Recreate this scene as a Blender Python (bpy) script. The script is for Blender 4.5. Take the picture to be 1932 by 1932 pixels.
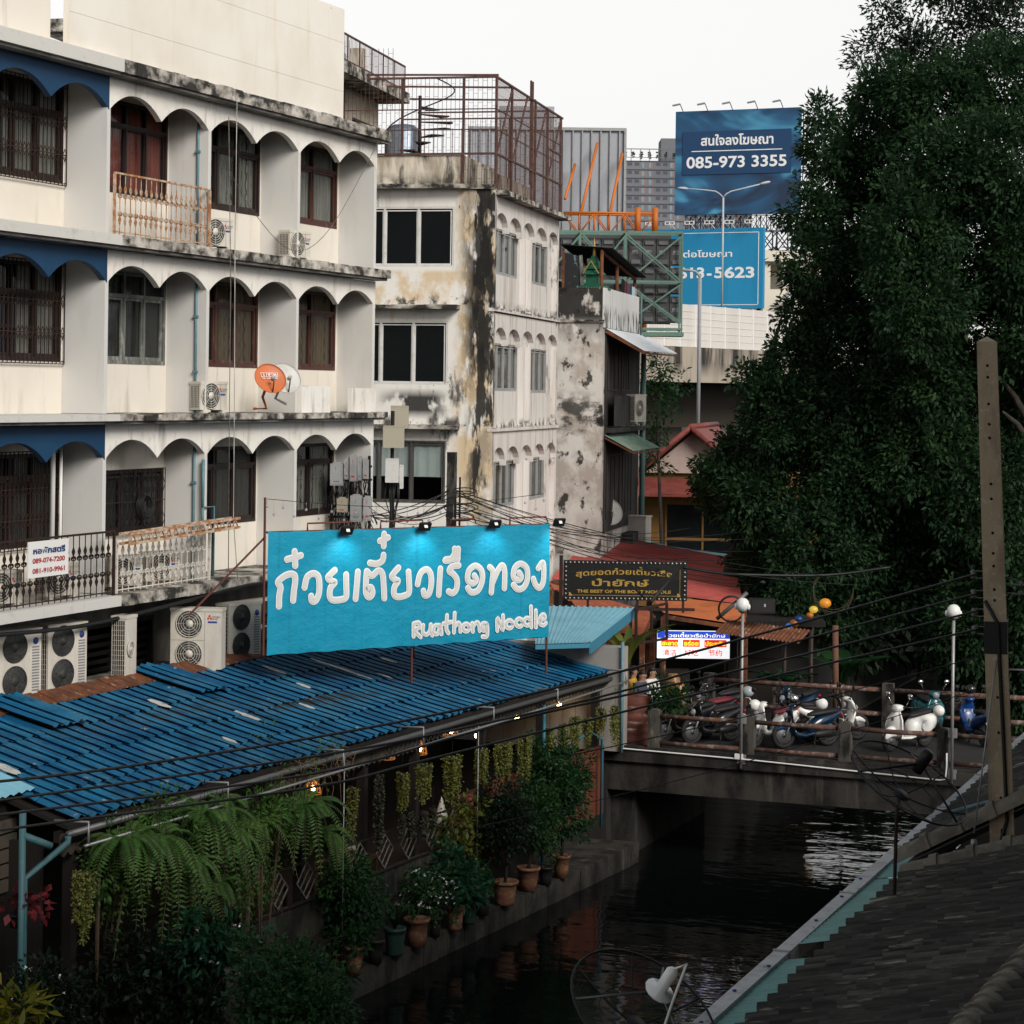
import bpy, math, random
from mathutils import Vector as V, Matrix
from mathutils.geometry import tessellate_polygon
sc = bpy.context.scene
for _o in list(bpy.data.objects): bpy.data.objects.remove(_o)
COL = sc.collection
rnd = random.Random(11)
R = math.radians
# ---------------------------------------------------------------- camera
F, CX, CY, RO, TH = 4300., 966., 741., .013, R(21.27)
ct, st = math.cos(TH), math.sin(TH)
cd = bpy.data.cameras.new('camera'); cam = bpy.data.objects.new('camera', cd); COL.objects.link(cam)
cd.sensor_width = 36; cd.sensor_fit = 'HORIZONTAL'; cd.lens = 36*F/1932
cd.shift_x = 0; cd.shift_y = -(966-CY)/1932
cd.clip_start = .1; cd.clip_end = 9000
r0, fw, zz = V((ct, st, 0)), V((-st, ct, 0)), V((0, 0, 1))
_r = (r0+zz*RO).normalized(); _u = (zz-r0*RO).normalized()
cam.matrix_world = Matrix(((_r.x, _u.x, -fw.x, 0), (_r.y, _u.y, -fw.y, 0), (_r.z, _u.z, -fw.z, 0), (0, 0, 0, 1)))
sc.camera = cam
# ---------------------------------------------------------------- daylight: overcast sky and a weak, very soft low sun over the right bank
SUN_EL, SUN_AZ = 33., 127.
wd = bpy.data.worlds.new('World'); sc.world = wd; wd.use_nodes = True
nt = wd.node_tree; bg = nt.nodes['Background']
sky = nt.nodes.new('ShaderNodeTexSky'); sky.sky_type = 'NISHITA'; sky.sun_disc = False
sky.sun_elevation = R(SUN_EL); sky.sun_rotation = R(SUN_AZ); sky.dust_density = 3; sky.air_density = 1; sky.ozone_density = 1
hs = nt.nodes.new('ShaderNodeHueSaturation'); hs.inputs['Saturation'].default_value = .1
mx = nt.nodes.new('ShaderNodeMix'); mx.data_type = 'RGBA'; mx.inputs[0].default_value = .72
mx.inputs[7].default_value = (4.62, 4.56, 4.50, 1)      # the even cloud cover
nt.links.new(sky.outputs[0], hs.inputs['Color']); nt.links.new(hs.outputs[0], mx.inputs[6]); tcw = nt.nodes.new('ShaderNodeTexCoord'); sxw = nt.nodes.new('ShaderNodeSeparateXYZ'); mrw = nt.nodes.new('ShaderNodeMapRange'); mrw.interpolation_type = 'SMOOTHSTEP'
for _i, _v in enumerate((.16, .75, 1.0, .0)): mrw.inputs[_i+1].default_value = _v       # pale horizon, heavy cloud overhead
muw = nt.nodes.new('ShaderNodeVectorMath'); muw.operation = 'MULTIPLY'; clw = nt.nodes.new('ShaderNodeMix'); clw.data_type = 'RGBA'; clw.inputs[6].default_value = (.215, .26, .30, 1); clw.inputs[7].default_value = (1, 1, 1, 1)
nt.links.new(tcw.outputs['Generated'], sxw.inputs[0]); nt.links.new(sxw.outputs[2], mrw.inputs[0]); nt.links.new(mx.outputs[2], muw.inputs[0]); nt.links.new(mrw.outputs[0], clw.inputs[0]); nt.links.new(clw.outputs[2], muw.inputs[1])
nt.links.new(muw.outputs[0], bg.inputs[0])
bg.inputs[1].default_value = .1
sl = bpy.data.lights.new('sun', 'SUN'); sl.energy = 1.55; sl.angle = R(24); sl.color = (1, .95, .88)
so = bpy.data.objects.new('sun', sl); COL.objects.link(so)
_e, _a = R(SUN_EL), R(SUN_AZ)
sdir = V((math.sin(_a)*math.cos(_e), math.cos(_a)*math.cos(_e), math.sin(_e)))
so.rotation_euler = sdir.to_track_quat('Z', 'Y').to_euler(); so.location = (20, 0, 40)
sc.view_settings.view_transform = 'Standard'; sc.view_settings.look = 'None'
sc.view_settings.exposure = 1.06; sc.view_settings.gamma = 1
sc.cycles.max_bounces = 6; sc.cycles.diffuse_bounces = 2; sc.cycles.glossy_bounces = 3; sc.cycles.transmission_bounces = 3
sc.cycles.transparent_max_bounces = 12; sc.cycles.caustics_reflective = False; sc.cycles.caustics_refractive = False
sc.cycles.use_denoising = True

# ---------------------------------------------------------------- pixel rays of the survey (full picture is 1932 wide here)
def ray(px, py):
    a, b = px-CX, py-CY
    h, u = (a+RO*b)/F, -(b-RO*a)/F
    return V((h*ct-st, h*st+ct, u))
def atX(px, py, x): r = ray(px, py); return r*(x/r.x)
def atY(px, py, y): r = ray(px, py); return r*(y/r.y)
def atZ(px, py, z): r = ray(px, py); return r*(z/r.z)
def atD(px, py, d): return ray(px, py)*d
def atP(px, py, p, n): r = ray(px, py); return r*(V(p).dot(V(n))/r.dot(V(n)))
# ---------------------------------------------------------------- objects
WM = {}
def setp(o, label=None, cat=None, group=None, kind=None):
    if label: o['label'] = label
    if cat: o['category'] = cat
    if group: o['group'] = group
    if kind: o['kind'] = kind
    return o
def thing(name, label, cat, loc=(0, 0, 0), group=None, rz=0):
    o = bpy.data.objects.new(name, None); COL.objects.link(o)
    o.location = loc; o.rotation_euler = (0, 0, rz); o.empty_display_size = .2
    WM[o.name] = Matrix.Translation(V(loc)) @ Matrix.Rotation(rz, 4, 'Z')
    return setp(o, label, cat, group)
def dup(root, loc=None, rz=None, label=None, scale=None):
    r = root.copy(); COL.objects.link(r)
    if loc is not None: r.location = loc
    if rz is not None: r.rotation_euler = (0, 0, rz)
    if scale is not None: r.scale = (scale,)*3 if not hasattr(scale, '__len__') else scale
    if label: r['label'] = label
    for ch in list(root.children):
        c = ch.copy(); COL.objects.link(c); c.parent = r
        for g in list(ch.children):
            d = g.copy(); COL.objects.link(d); d.parent = c
    return r
def place(root, i, loc, rz=0, label=None, scale=1):
    if i == 0:
        root.location = loc; root.rotation_euler = (0, 0, rz); root.scale = (scale,)*3
        if label: root['label'] = label
        return root
    return dup(root, loc, rz, label, scale)
def frame(o, u, w=None):
    """local (u along, w outwards, z up) -> world"""
    u = V((u[0], u[1], 0)).normalized(); w = V((u.y, -u.x, 0)) if w is None else V((w[0], w[1], 0)).normalized()
    return Matrix(((u.x, w.x, 0, o[0]), (u.y, w.y, 0, o[1]), (0, 0, 1, o[2] if len(o) > 2 else 0), (0, 0, 0, 1)))
ID = Matrix.Identity(4)
class MB:
    def __init__(s, fr=None): s.v = []; s.f = []; s.mi = []; s.sm = []; s.fr = fr or ID; s.cur = 0; s.smooth = False
    def add(s, vs, fs, smooth=None):
        n = len(s.v); M = s.fr
        s.v += [M @ V(p) for p in vs]; s.f += [tuple(i+n for i in f) for f in fs]
        s.mi += [s.cur]*len(fs); s.sm += [s.smooth if smooth is None else smooth]*len(fs); return s
    def box(s, x0, x1, y0, y1, z0, z1):
        x0, x1 = min(x0, x1), max(x0, x1); y0, y1 = min(y0, y1), max(y0, y1); z0, z1 = min(z0, z1), max(z0, z1)
        return s.add([(x0, y0, z0), (x1, y0, z0), (x1, y1, z0), (x0, y1, z0), (x0, y0, z1), (x1, y0, z1), (x1, y1, z1), (x0, y1, z1)],
                     [(3, 2, 1, 0), (4, 5, 6, 7), (0, 1, 5, 4), (1, 2, 6, 5), (2, 3, 7, 6), (3, 0, 4, 7)])
    def quad(s, a, b, c, d): return s.add([a, b, c, d], [(0, 1, 2, 3)])
    def beam(s, p, q, w, h=None, up=(0, 0, 1)):
        p, q = V(p), V(q); h = h or w; d = q-p
        if d.length < 1e-6: return s
        d.normalize(); up = V(up)
        if abs(d.dot(up)) > .98: up = V((1, 0, 0)) if abs(d.x) < .9 else V((0, 1, 0))
        a = d.cross(up).normalized()*w/2; b = a.cross(d).normalized()*h/2
        return s.add([p-a-b, p+a-b, p+a+b, p-a+b, q-a-b, q+a-b, q+a+b, q-a+b], [(3, 2, 1, 0), (4, 5, 6, 7), (0, 1, 5, 4), (1, 2, 6, 5), (2, 3, 7, 6), (3, 0, 4, 7)])
    def tube(s, pts, r, n=6, cap=True, rr=None):
        pts = [V(p) for p in pts]; m = len(pts); base = len(s.v); vs = []; fs = []; pa = None
        for i, p in enumerate(pts):
            d = (pts[min(i+1, m-1)]-pts[max(i-1, 0)]).normalized()
            if pa is None: pa = d.cross(V((0, 0, 1)) if abs(d.z) < .95 else V((1, 0, 0))).normalized()
            else:
                pa = pa-d*pa.dot(d)
                pa = pa.normalized() if pa.length > 1e-5 else d.cross(V((0, 0, 1)) if abs(d.z) < .95 else V((1, 0, 0))).normalized()
            b = d.cross(pa); ra = rr[i] if rr else r
            for k in range(n):
                t = 2*math.pi*k/n; vs.append(p+pa*(math.cos(t)*ra)+b*(math.sin(t)*ra))
        for i in range(m-1):
            for k in range(n): fs.append((i*n+k, i*n+(k+1) % n, (i+1)*n+(k+1) % n, (i+1)*n+k))
        if cap: fs += [tuple(range(n))[::-1], tuple((m-1)*n+k for k in range(n))]
        return s.add(vs, fs, True)
    def lathe(s, prof, c=(0, 0, 0), n=12, ax=None):
        """prof [(r,z)]; ax: optional axis direction"""
        Q = V(ax).to_track_quat('Z', 'Y').to_matrix() if ax is not None else Matrix.Identity(3)
        vs = []; fs = []; c = V(c)
        for r, z in prof:
            for k in range(n): t = 2*math.pi*k/n; vs.append(c+Q @ V((r*math.cos(t), r*math.sin(t), z)))
        for i in range(len(prof)-1):
            for k in range(n): fs.append((i*n+k, i*n+(k+1) % n, (i+1)*n+(k+1) % n, (i+1)*n+k))
        if prof[0][0] > 1e-4: fs.append(tuple(range(n))[::-1])
        if prof[-1][0] > 1e-4: fs.append(tuple((len(prof)-1)*n+k for k in range(n)))
        return s.add(vs, fs, True)
    def ball(s, c, rx, ry=None, rz=None, n=12, m=8):
        ry = ry or rx; rz = rz or rx; vs = []; fs = []
        for i in range(m+1):
            a = math.pi*i/m
            for k in range(n): t = 2*math.pi*k/n; vs.append((c[0]+rx*math.sin(a)*math.cos(t), c[1]+ry*math.sin(a)*math.sin(t), c[2]+rz*math.cos(a)))
        for i in range(m):
            for k in range(n): fs.append((i*n+k, (i+1)*n+k, (i+1)*n+(k+1) % n, i*n+(k+1) % n))
        return s.add(vs, fs, True)
    def prism(s, poly, d0, d1, plane='xz'):
        """extrude a 2-D polygon; plane 'xz': extruded along y"""
        f3 = (lambda a, b, d: (a, d, b)) if plane == 'xz' else (lambda a, b, d: (d, a, b)) if plane == 'yz' else (lambda a, b, d: (a, b, d))
        n = len(poly); vs = [f3(a, b, d0) for a, b in poly]+[f3(a, b, d1) for a, b in poly]
        tri = tessellate_polygon([[V((a, b, 0)) for a, b in poly]])
        fs = [tuple(t) for t in tri]+[tuple(i+n for i in t[::-1]) for t in tri]+[(i, (i+1) % n, (i+1) % n+n, i+n) for i in range(n)]
        return s.add(vs, fs, False)
    def bounds(s):
        lo = V((min(p.x for p in s.v), min(p.y for p in s.v), min(p.z for p in s.v))); hi = V((max(p.x for p in s.v), max(p.y for p in s.v), max(p.z for p in s.v)))
        return lo, hi
    def build(s, name, mats, parent=None, label=None, cat=None, group=None, kind=None, flip=False):
        if not isinstance(mats, (list, tuple)): mats = [mats]
        me = bpy.data.meshes.new(name)
        if parent is not None: M = WM[parent.name]
        else:
            lo, hi = s.bounds(); M = Matrix.Translation(((lo.x+hi.x)/2, (lo.y+hi.y)/2, lo.z))
        I = M.inverted()
        me.from_pydata([tuple(I @ p) for p in s.v], [], s.f)
        me.polygons.foreach_set('material_index', s.mi); me.polygons.foreach_set('use_smooth', s.sm)
        for m in mats: me.materials.append(m)
        me.update()
        o = bpy.data.objects.new(name, me); COL.objects.link(o)
        if parent is not None: o.parent = parent; WM[o.name] = M
        else: o.location = M.translation; WM[o.name] = M
        return setp(o, label, cat, group, kind)
# ---------------------------------------------------------------- materials
MT = {}
def nodes(name):
    m = bpy.data.materials.new(name); m.use_nodes = True; t = m.node_tree; return m, t, t.nodes['Principled BSDF']
def c4(c): return (c[0], c[1], c[2], 1)
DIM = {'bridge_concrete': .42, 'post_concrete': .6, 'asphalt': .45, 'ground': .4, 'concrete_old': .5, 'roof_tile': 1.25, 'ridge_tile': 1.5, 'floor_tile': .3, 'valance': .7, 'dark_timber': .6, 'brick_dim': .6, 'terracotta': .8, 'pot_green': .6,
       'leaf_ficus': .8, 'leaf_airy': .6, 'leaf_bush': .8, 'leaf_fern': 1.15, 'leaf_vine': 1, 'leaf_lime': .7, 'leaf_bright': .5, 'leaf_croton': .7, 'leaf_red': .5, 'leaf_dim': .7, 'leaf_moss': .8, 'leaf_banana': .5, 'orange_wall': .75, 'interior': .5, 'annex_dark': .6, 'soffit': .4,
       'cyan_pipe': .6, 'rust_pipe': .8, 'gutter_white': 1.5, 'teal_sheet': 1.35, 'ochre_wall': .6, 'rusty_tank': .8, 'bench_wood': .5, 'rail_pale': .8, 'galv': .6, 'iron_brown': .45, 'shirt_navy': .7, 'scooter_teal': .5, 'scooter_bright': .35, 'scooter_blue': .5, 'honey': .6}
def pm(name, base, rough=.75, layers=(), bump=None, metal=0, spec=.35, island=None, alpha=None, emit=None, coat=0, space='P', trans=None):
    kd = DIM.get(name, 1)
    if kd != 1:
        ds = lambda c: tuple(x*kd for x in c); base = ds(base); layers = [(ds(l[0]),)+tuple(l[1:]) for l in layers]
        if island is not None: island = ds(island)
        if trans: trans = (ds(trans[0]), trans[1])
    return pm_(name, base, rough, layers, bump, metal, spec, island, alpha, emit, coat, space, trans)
def pm_(name, base, rough, layers, bump, metal, spec, island, alpha, emit, coat, space, trans):
    """layers: (colour, (sx,sy,sz), lo, hi, amount, detail, [mask ...]) ; mask: (direction, a, b, c, d) trapezoid of position along direction"""
    m, t, p = nodes(name); L = t.links.new; N = t.nodes.new
    p.inputs['Base Color'].default_value = c4(base); p.inputs['Roughness'].default_value = rough
    p.inputs['Metallic'].default_value = metal; p.inputs['Specular IOR Level'].default_value = spec
    if coat: p.inputs['Coat Weight'].default_value = coat; p.inputs['Coat Roughness'].default_value = .08
    if space == 'P': pos = N('ShaderNodeNewGeometry').outputs['Position']
    else: pos = N('ShaderNodeTexCoord').outputs['Object']
    col = None
    def mixc(fac, a, b):
        x = N('ShaderNodeMix'); x.data_type = 'RGBA'
        if isinstance(fac, (int, float)): x.inputs[0].default_value = fac
        else: L(fac, x.inputs[0])
        for v, k in ((a, 6), (b, 7)):
            if isinstance(v, tuple): x.inputs[k].default_value = c4(v)
            else: L(v, x.inputs[k])
        return x.outputs[2]
    def mr(v, a, b, c=0., d=1.):
        x = N('ShaderNodeMapRange'); L(v, x.inputs[0])
        for i, q in enumerate((a, b, c, d)): x.inputs[i+1].default_value = q
        return x.outputs[0]
    def mul(a, b):
        x = N('ShaderNodeMath'); x.operation = 'MULTIPLY'; L(a, x.inputs[0])
        if isinstance(b, (int, float)): x.inputs[1].default_value = b
        else: L(b, x.inputs[1])
        return x.outputs[0]
    def noise(scl, det=6, dim='3D'):
        mp = N('ShaderNodeMapping'); L(pos, mp.inputs[0]); mp.inputs['Scale'].default_value = scl; mp.inputs['Location'].default_value = (len(t.nodes)*1.7, 3.1, 7.7)
        x = N('ShaderNodeTexNoise'); L(mp.outputs[0], x.inputs['Vector']); x.inputs['Scale'].default_value = 1; x.inputs['Detail'].default_value = det; x.inputs['Roughness'].default_value = .62
        return x.outputs[0]
    col = base
    if island is not None:
        g = N('ShaderNodeNewGeometry'); col = mixc(g.outputs['Random Per Island'], base, island)
    for ly in layers:
        c, scl, lo, hi, amt, det = ly[:6]
        f = mul(mr(noise(scl, det), lo, hi), amt)
        for d, a, b, c_, d_ in (ly[6] if len(ly) > 6 else ()):
            dt = N('ShaderNodeVectorMath'); dt.operation = 'DOT_PRODUCT'; L(pos, dt.inputs[0]); dt.inputs[1].default_value = d
            if b > a-1e-9 and not (a == b): f = mul(f, mr(dt.outputs['Value'], a, b))
            if not (c_ == d_): f = mul(f, mr(dt.outputs['Value'], c_, d_, 1., 0.))
        col = mixc(f, col, c)
    if not isinstance(col, tuple): L(col, p.inputs['Base Color'])
    if bump:
        b = N('ShaderNodeBump'); b.inputs['Strength'].default_value = bump[1]; b.inputs['Distance'].default_value = bump[2] if len(bump) > 2 else .02
        sc_ = bump[0]; sc_ = (sc_,)*3 if not hasattr(sc_, '__len__') else sc_
        L(noise(sc_, 5), b.inputs['Height']); L(b.outputs[0], p.inputs['Normal'])
    if emit: p.inputs['Emission Color'].default_value = c4(emit[0]); p.inputs['Emission Strength'].default_value = emit[1]
    if trans:
        tb = N('ShaderNodeBsdfTranslucent'); tb.inputs[0].default_value = c4(trans[0]); ms = N('ShaderNodeMixShader'); ms.inputs[0].default_value = trans[1]
        L(p.outputs[0], ms.inputs[1]); L(tb.outputs[0], ms.inputs[2]); L(ms.outputs[0], t.nodes['Material Output'].inputs[0])
    if alpha is not None:
        tr = N('ShaderNodeBsdfTransparent'); ms = N('ShaderNodeMixShader'); ms.inputs[0].default_value = alpha
        L(tr.outputs[0], ms.inputs[1]); L(p.outputs[0], ms.inputs[2]); L(ms.outputs[0], t.nodes['Material Output'].inputs[0])
    MT[name] = m; return m
def glass_mat(name, tint=(.8, .85, .85), rough=.03, refl=1.0, body=.25, bodycol=(.01, .012, .013)):
    m, t, p = nodes(name); L = t.links.new; N = t.nodes.new
    p.inputs['Base Color'].default_value = c4(bodycol); p.inputs['Roughness'].default_value = rough; p.inputs['Specular IOR Level'].default_value = .5*refl
    tr = N('ShaderNodeBsdfTransparent'); tr.inputs[0].default_value = c4(tint); ms = N('ShaderNodeMixShader')
    fr = N('ShaderNodeFresnel'); fr.inputs[0].default_value = 1.45; ad = N('ShaderNodeMath'); ad.operation = 'ADD'; ad.inputs[1].default_value = body; ad.use_clamp = True
    fs_ = N('ShaderNodeMath'); fs_.operation = 'MULTIPLY'; fs_.inputs[1].default_value = .45; L(fr.outputs[0], fs_.inputs[0]); L(fs_.outputs[0], ad.inputs[0]); L(ad.outputs[0], ms.inputs[0]); L(tr.outputs[0], ms.inputs[1]); L(p.outputs[0], ms.inputs[2]); L(ms.outputs[0], t.nodes['Material Output'].inputs[0])
    MT[name] = m; return m
def emit_mat(name, col, strength):
    m, t, p = nodes(name); p.inputs['Base Color'].default_value = c4(col); p.inputs['Emission Color'].default_value = c4(col); p.inputs['Emission Strength'].default_value = strength; p.inputs['Roughness'].default_value = .4
    MT[name] = m; return m
BLK = (.012, .011, .010)
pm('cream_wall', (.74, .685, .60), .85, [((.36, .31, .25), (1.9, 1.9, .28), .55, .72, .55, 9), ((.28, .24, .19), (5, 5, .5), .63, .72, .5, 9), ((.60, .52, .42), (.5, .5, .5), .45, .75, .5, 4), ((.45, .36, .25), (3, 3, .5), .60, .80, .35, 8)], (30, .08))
pm('fin_shade_grey', (.60, .585, .56), .85, [((.25, .235, .21), (2.4, 2.4, .22), .60, .78, .5, 9), ((.42, .38, .33), (1.2, 1.2, .35), .5, .8, .55, 6), ((.68, .64, .57), (.7, .7, .7), .4, .7, .5, 3)], (30, .06))  # fins toned greyer than the walls: recess shade put into the colour
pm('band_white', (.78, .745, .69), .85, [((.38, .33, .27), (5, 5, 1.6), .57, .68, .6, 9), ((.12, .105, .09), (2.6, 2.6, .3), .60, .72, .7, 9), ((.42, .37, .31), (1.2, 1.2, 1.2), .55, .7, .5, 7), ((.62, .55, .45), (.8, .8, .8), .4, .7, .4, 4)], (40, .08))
pm('band_blue', (.004, .038, .095), .6, [((.006, .052, .125), (.9, .9, .9), .4, .7, .6, 4), ((.22, .27, .32), (6, 6, 6), .745, .77, .5, 3)], (40, .05))
pm('slab_dirty', (.40, .36, .31), .9, [((.62, .58, .52), (2.5, 2.5, 5), .45, .62, .75, 8), (BLK, (2.2, 2.2, 3.2), .41, .58, .96, 10)], (25, .3))
pm('slab_clean', (.58, .56, .52), .85, [((.30, .27, .24), (3, 3, 3), .55, .75, .5, 7)], (25, .12))
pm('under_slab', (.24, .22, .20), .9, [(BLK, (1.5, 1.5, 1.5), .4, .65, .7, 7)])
pm('hoarding', (.78, .735, .66), .7, [((.62, .43, .22), (2.4, 2.4, .22), .60, .74, .5, 9), ((.66, .58, .47), (.5, .5, .5), .4, .7, .55, 4), ((.20, .16, .12), (7, 7, 7), .74, .77, .8, 3)], (12, .06))
pm('wood_brown', (.020, .011, .009), .6, [((.07, .035, .027), (9, 9, 1.5), .5, .7, .6, 6)])
pm('wood_red', (.065, .026, .019), .6, [((.20, .11, .08), (9, 9, 2), .55, .7, .7, 6), ((.06, .025, .02), (4, 4, 4), .5, .7, .6, 4)])
pm('wood_grey', (.13, .14, .125), .8, [((.38, .38, .34), (10, 10, 2), .52, .66, .7, 6), ((.05, .05, .045), (5, 5, 5), .5, .7, .6, 4)])
pm('white_frame', (.62, .61, .58), .6, [((.4, .37, .33), (4, 4, 4), .5, .7, .5, 5)])
pm('alu', (.42, .42, .41), .45, [((.25, .24, .22), (6, 6, 6), .5, .7, .5, 5)], metal=.5)
pm('dark_alu', (.10, .095, .09), .5, [((.22, .20, .18), (6, 6, 2), .5, .7, .5, 5)], metal=.4)
glass_mat('glass', (.92, .93, .92), .03, 1, .01)
glass_mat('glass_dark', (.5, .52, .52), .04, .9, .40, (.014, .018, .020))
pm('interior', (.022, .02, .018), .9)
pm('curtain_grey', (.55, .54, .49), .9, [((.22, .215, .19), (26, 26, .6), .42, .6, .85, 3)])
pm('curtain_red', (.50, .11, .075), .9, [((.27, .05, .035), (24, 24, .6), .42, .6, .85, 3)])
pm('curtain_tan', (.26, .17, .085), .9, [((.12, .08, .045), (24, 24, .6), .42, .6, .8, 3)])
pm('curtain_dark', (.075, .072, .066), .9, [((.03, .03, .028), (24, 24, .6), .42, .6, .85, 3)])
pm('iron_black', (.012, .011, .011), .6)
pm('iron_brown', (.045, .022, .017), .75, [((.13, .055, .03), (9, 9, 9), .5, .7, .6, 5)])
pm('rail_rust', (.52, .43, .33), .75, [((.36, .13, .035), (7, 7, 7), .40, .58, .95, 8)])
pm('rail_white', (.62, .58, .52), .7, [((.33, .17, .08), (8, 8, 8), .55, .68, .7, 7)])
pm('rust', (.17, .06, .025), .85, [((.07, .025, .015), (4, 4, 4), .4, .65, .9, 8), ((.45, .33, .24), (5, 5, 5), .60, .68, .7, 8)], (20, .3))
pm('rust_pipe', (.105, .055, .045), .8, [((.34, .28, .25), (7, 7, 7), .50, .62, .75, 8), ((.20, .075, .035), (4, 4, 4), .5, .65, .8, 7)], (25, .2))
pm('cage_iron', (.075, .036, .031), .8, [((.14, .07, .05), (5, 5, 5), .45, .65, .7, 6)])
pm('steel_grey', (.30, .30, .30), .5, [((.18, .17, .16), (5, 5, 5), .5, .7, .6, 5)], metal=.5)
pm('galv', (.22, .22, .22), .5, metal=.5)
pm('ac_white', (.60, .56, .49), .55, [((.42, .37, .30), (2.5, 2.5, 1), .45, .7, .7, 6), ((.18, .14, .11), (9, 9, 4), .68, .76, .6, 6)])
pm('ac_grille', (.055, .055, .052), .6, [((.02, .02, .02), (20, 20, 20), .4, .6, .8, 3)])
pm('black_plastic', (.010, .010, .010), .5)
pm('dark_rubber', (.014, .014, .014), .75)
pm('blue_pipe', (.10, .20, .235), .55, [((.20, .29, .31), (4, 4, 4), .5, .7, .5, 4)])
pm('cyan_pipe', (.03, .23, .33), .5, [((.02, .12, .18), (4, 4, 4), .5, .7, .6, 4)])
pm('white_paint', (.75, .74, .71), .5)
pm('white_gloss', (.80, .79, .76), .25, coat=.5)
pm('text_white', (.80, .80, .80), .7)
# ---------------------------------------------------------------- lettering cut as flat sheets
NJ = random.Random(3)
def glyphs(s, size=1., bold=0., track=1., raise_tone=.27):
    """outlines of a line of text -> [(outer, [holes])], width"""
    c = bpy.data.curves.new('lettering', 'FONT'); c.body = s; c.size = 1; c.space_character = track; c.resolution_u = 4
    o = bpy.data.objects.new('lettering', c); COL.objects.link(o)
    bpy.context.view_layer.update()
    cu = o.to_curve(bpy.context.evaluated_depsgraph_get())
    cont = []
    for sp in cu.splines:
        pts = []; b = sp.bezier_points; n = len(b)
        for i in range(n):
            p, q = b[i], b[(i+1) % n]
            straight = (p.handle_right-p.co).length < 1e-5 and (q.handle_left-q.co).length < 1e-5
            ks = [0] if straight else [0, .25, .5, .75]
            for t in ks:
                a = 1-t; w = p.co*a**3+p.handle_right*(3*a*a*t)+q.handle_left*(3*a*t*t)+q.co*t**3
                if not pts or (w-pts[-1]).length > 2e-3: pts.append(V((w.x, w.y, 0)))
        while len(pts) > 3 and (pts[0]-pts[-1]).length < 2e-3: pts.pop()
        if len(pts) > 2: cont.append([pts, getattr(sp, 'character_index', 0)])
    o.to_curve_clear(); bpy.data.objects.remove(o); bpy.data.curves.remove(c)
    above = set('\u0e31\u0e34\u0e35\u0e36\u0e37'); tone = set('\u0e48\u0e49\u0e4a\u0e4b\u0e4c')
    for ct_ in cont:
        i = ct_[1]
        if i < len(s) and s[i] in tone and i > 0 and s[i-1] in above:
            for p in ct_[0]: p.y += raise_tone
    def area(p): return sum(p[i].x*p[(i+1) % len(p)].y-p[(i+1) % len(p)].x*p[i].y for i in range(len(p)))/2
    ars = [area(p) for p, _ in cont]
    big = max(ars, key=abs) if ars else 1
    def inside(q, poly):
        r = False
        for i in range(len(poly)):
            a, b = poly[i], poly[i-1]
            if (a.y > q.y) != (b.y > q.y) and q.x < (b.x-a.x)*(q.y-a.y)/(b.y-a.y)+a.x: r = not r
        return r
    def grow(p, w):
        if not w: return p
        out = []; n = len(p)
        for i in range(n):
            e1 = (p[i]-p[i-1]); e2 = (p[(i+1) % n]-p[i])
            n1 = V((e1.y, -e1.x, 0)).normalized(); n2 = V((e2.y, -e2.x, 0)).normalized(); m = (n1+n2)
            if m.length < .3: m = n1
            m.normalize(); k = 1/max(.55, m.dot(n1)); out.append(p[i]+m*(w*k))
        return out
    sgn = 1 if big > 0 else -1
    outs = [(p, []) for (p, _), a in zip(cont, ars) if a*sgn > 0]
    for (p, _), a in zip(cont, ars):
        if a*sgn <= 0:
            for q, h in sorted(outs, key=lambda t: abs(area(t[0]))):
                if inside(p[0], q): h.append(p); break
    res = []; xm = 0
    for q, h in outs:
        best = None
        for kf in (1, .85, 1.12, .7, .55, .4, .2, 0):      # retry until the outline fills cleanly
            for jit in (0, 4e-4):
                q2 = grow(q, bold*sgn*kf); h2 = [grow(x, bold*sgn*kf) for x in h]; h2 = [x for x, y in zip(h2, h) if area(x)*area(y) > 0]
                if jit: q2, h2 = [p+V((NJ.uniform(-jit, jit), NJ.uniform(-jit, jit), 0)) for p in q2], [[p+V((NJ.uniform(-jit, jit), NJ.uniform(-jit, jit), 0)) for p in x] for x in h2]
                fl = [p for pl in [q2]+h2 for p in pl]; want = abs(area(q2))-sum(abs(area(x)) for x in h2)
                got = sum(abs((fl[b]-fl[a]).cross(fl[c]-fl[a]).z)/2 for a, b, c in tessellate_polygon([q2]+h2)); er = abs(want-got)/max(want, 1e-6)
                if best is None or er < best[0]-1e-6: best = (er, q2, h2)
                if er < .02: break
            if best[0] < .02: break
        q2, h2 = best[1:]
        res.append(([p*size for p in q2], [[p*size for p in x] for x in h2])); xm = max(xm, max(p.x for p in q2)*size)
    x0 = min(min(p.x for p in q) for q, h in res)
    return res, x0, xm
def lettering(mb, s, x, y, h, w=None, off=.004, bold=0., align='l', fn=None, step=.0004, track=1.):
    """draw s in the (u,z) plane of the builder's frame, cap height h, at offset off; w: force width; fn(u,z) bends"""
    g, x0, x1 = glyphs(s, 1., bold, track)
    k = h/.70; kx = k if w is None else w/(x1-x0)
    sh = {'l': 0, 'c': -(x1-x0)*kx/2, 'r': -(x1-x0)*kx}[align]
    for i, (q, hs_) in enumerate(g):
        polys = [q]+hs_; flat = [p for pl in polys for p in pl]
        try: tri = tessellate_polygon(polys)
        except Exception: continue
        vs = []
        for p in flat:
            u, z = x+sh+(p.x-x0)*kx, y+p.y*k
            if fn: u, z = fn(u, z)
            vs.append((u, off+step*(i % 3), z))
        mb.add(vs, [tuple(t) for t in tri])
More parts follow.
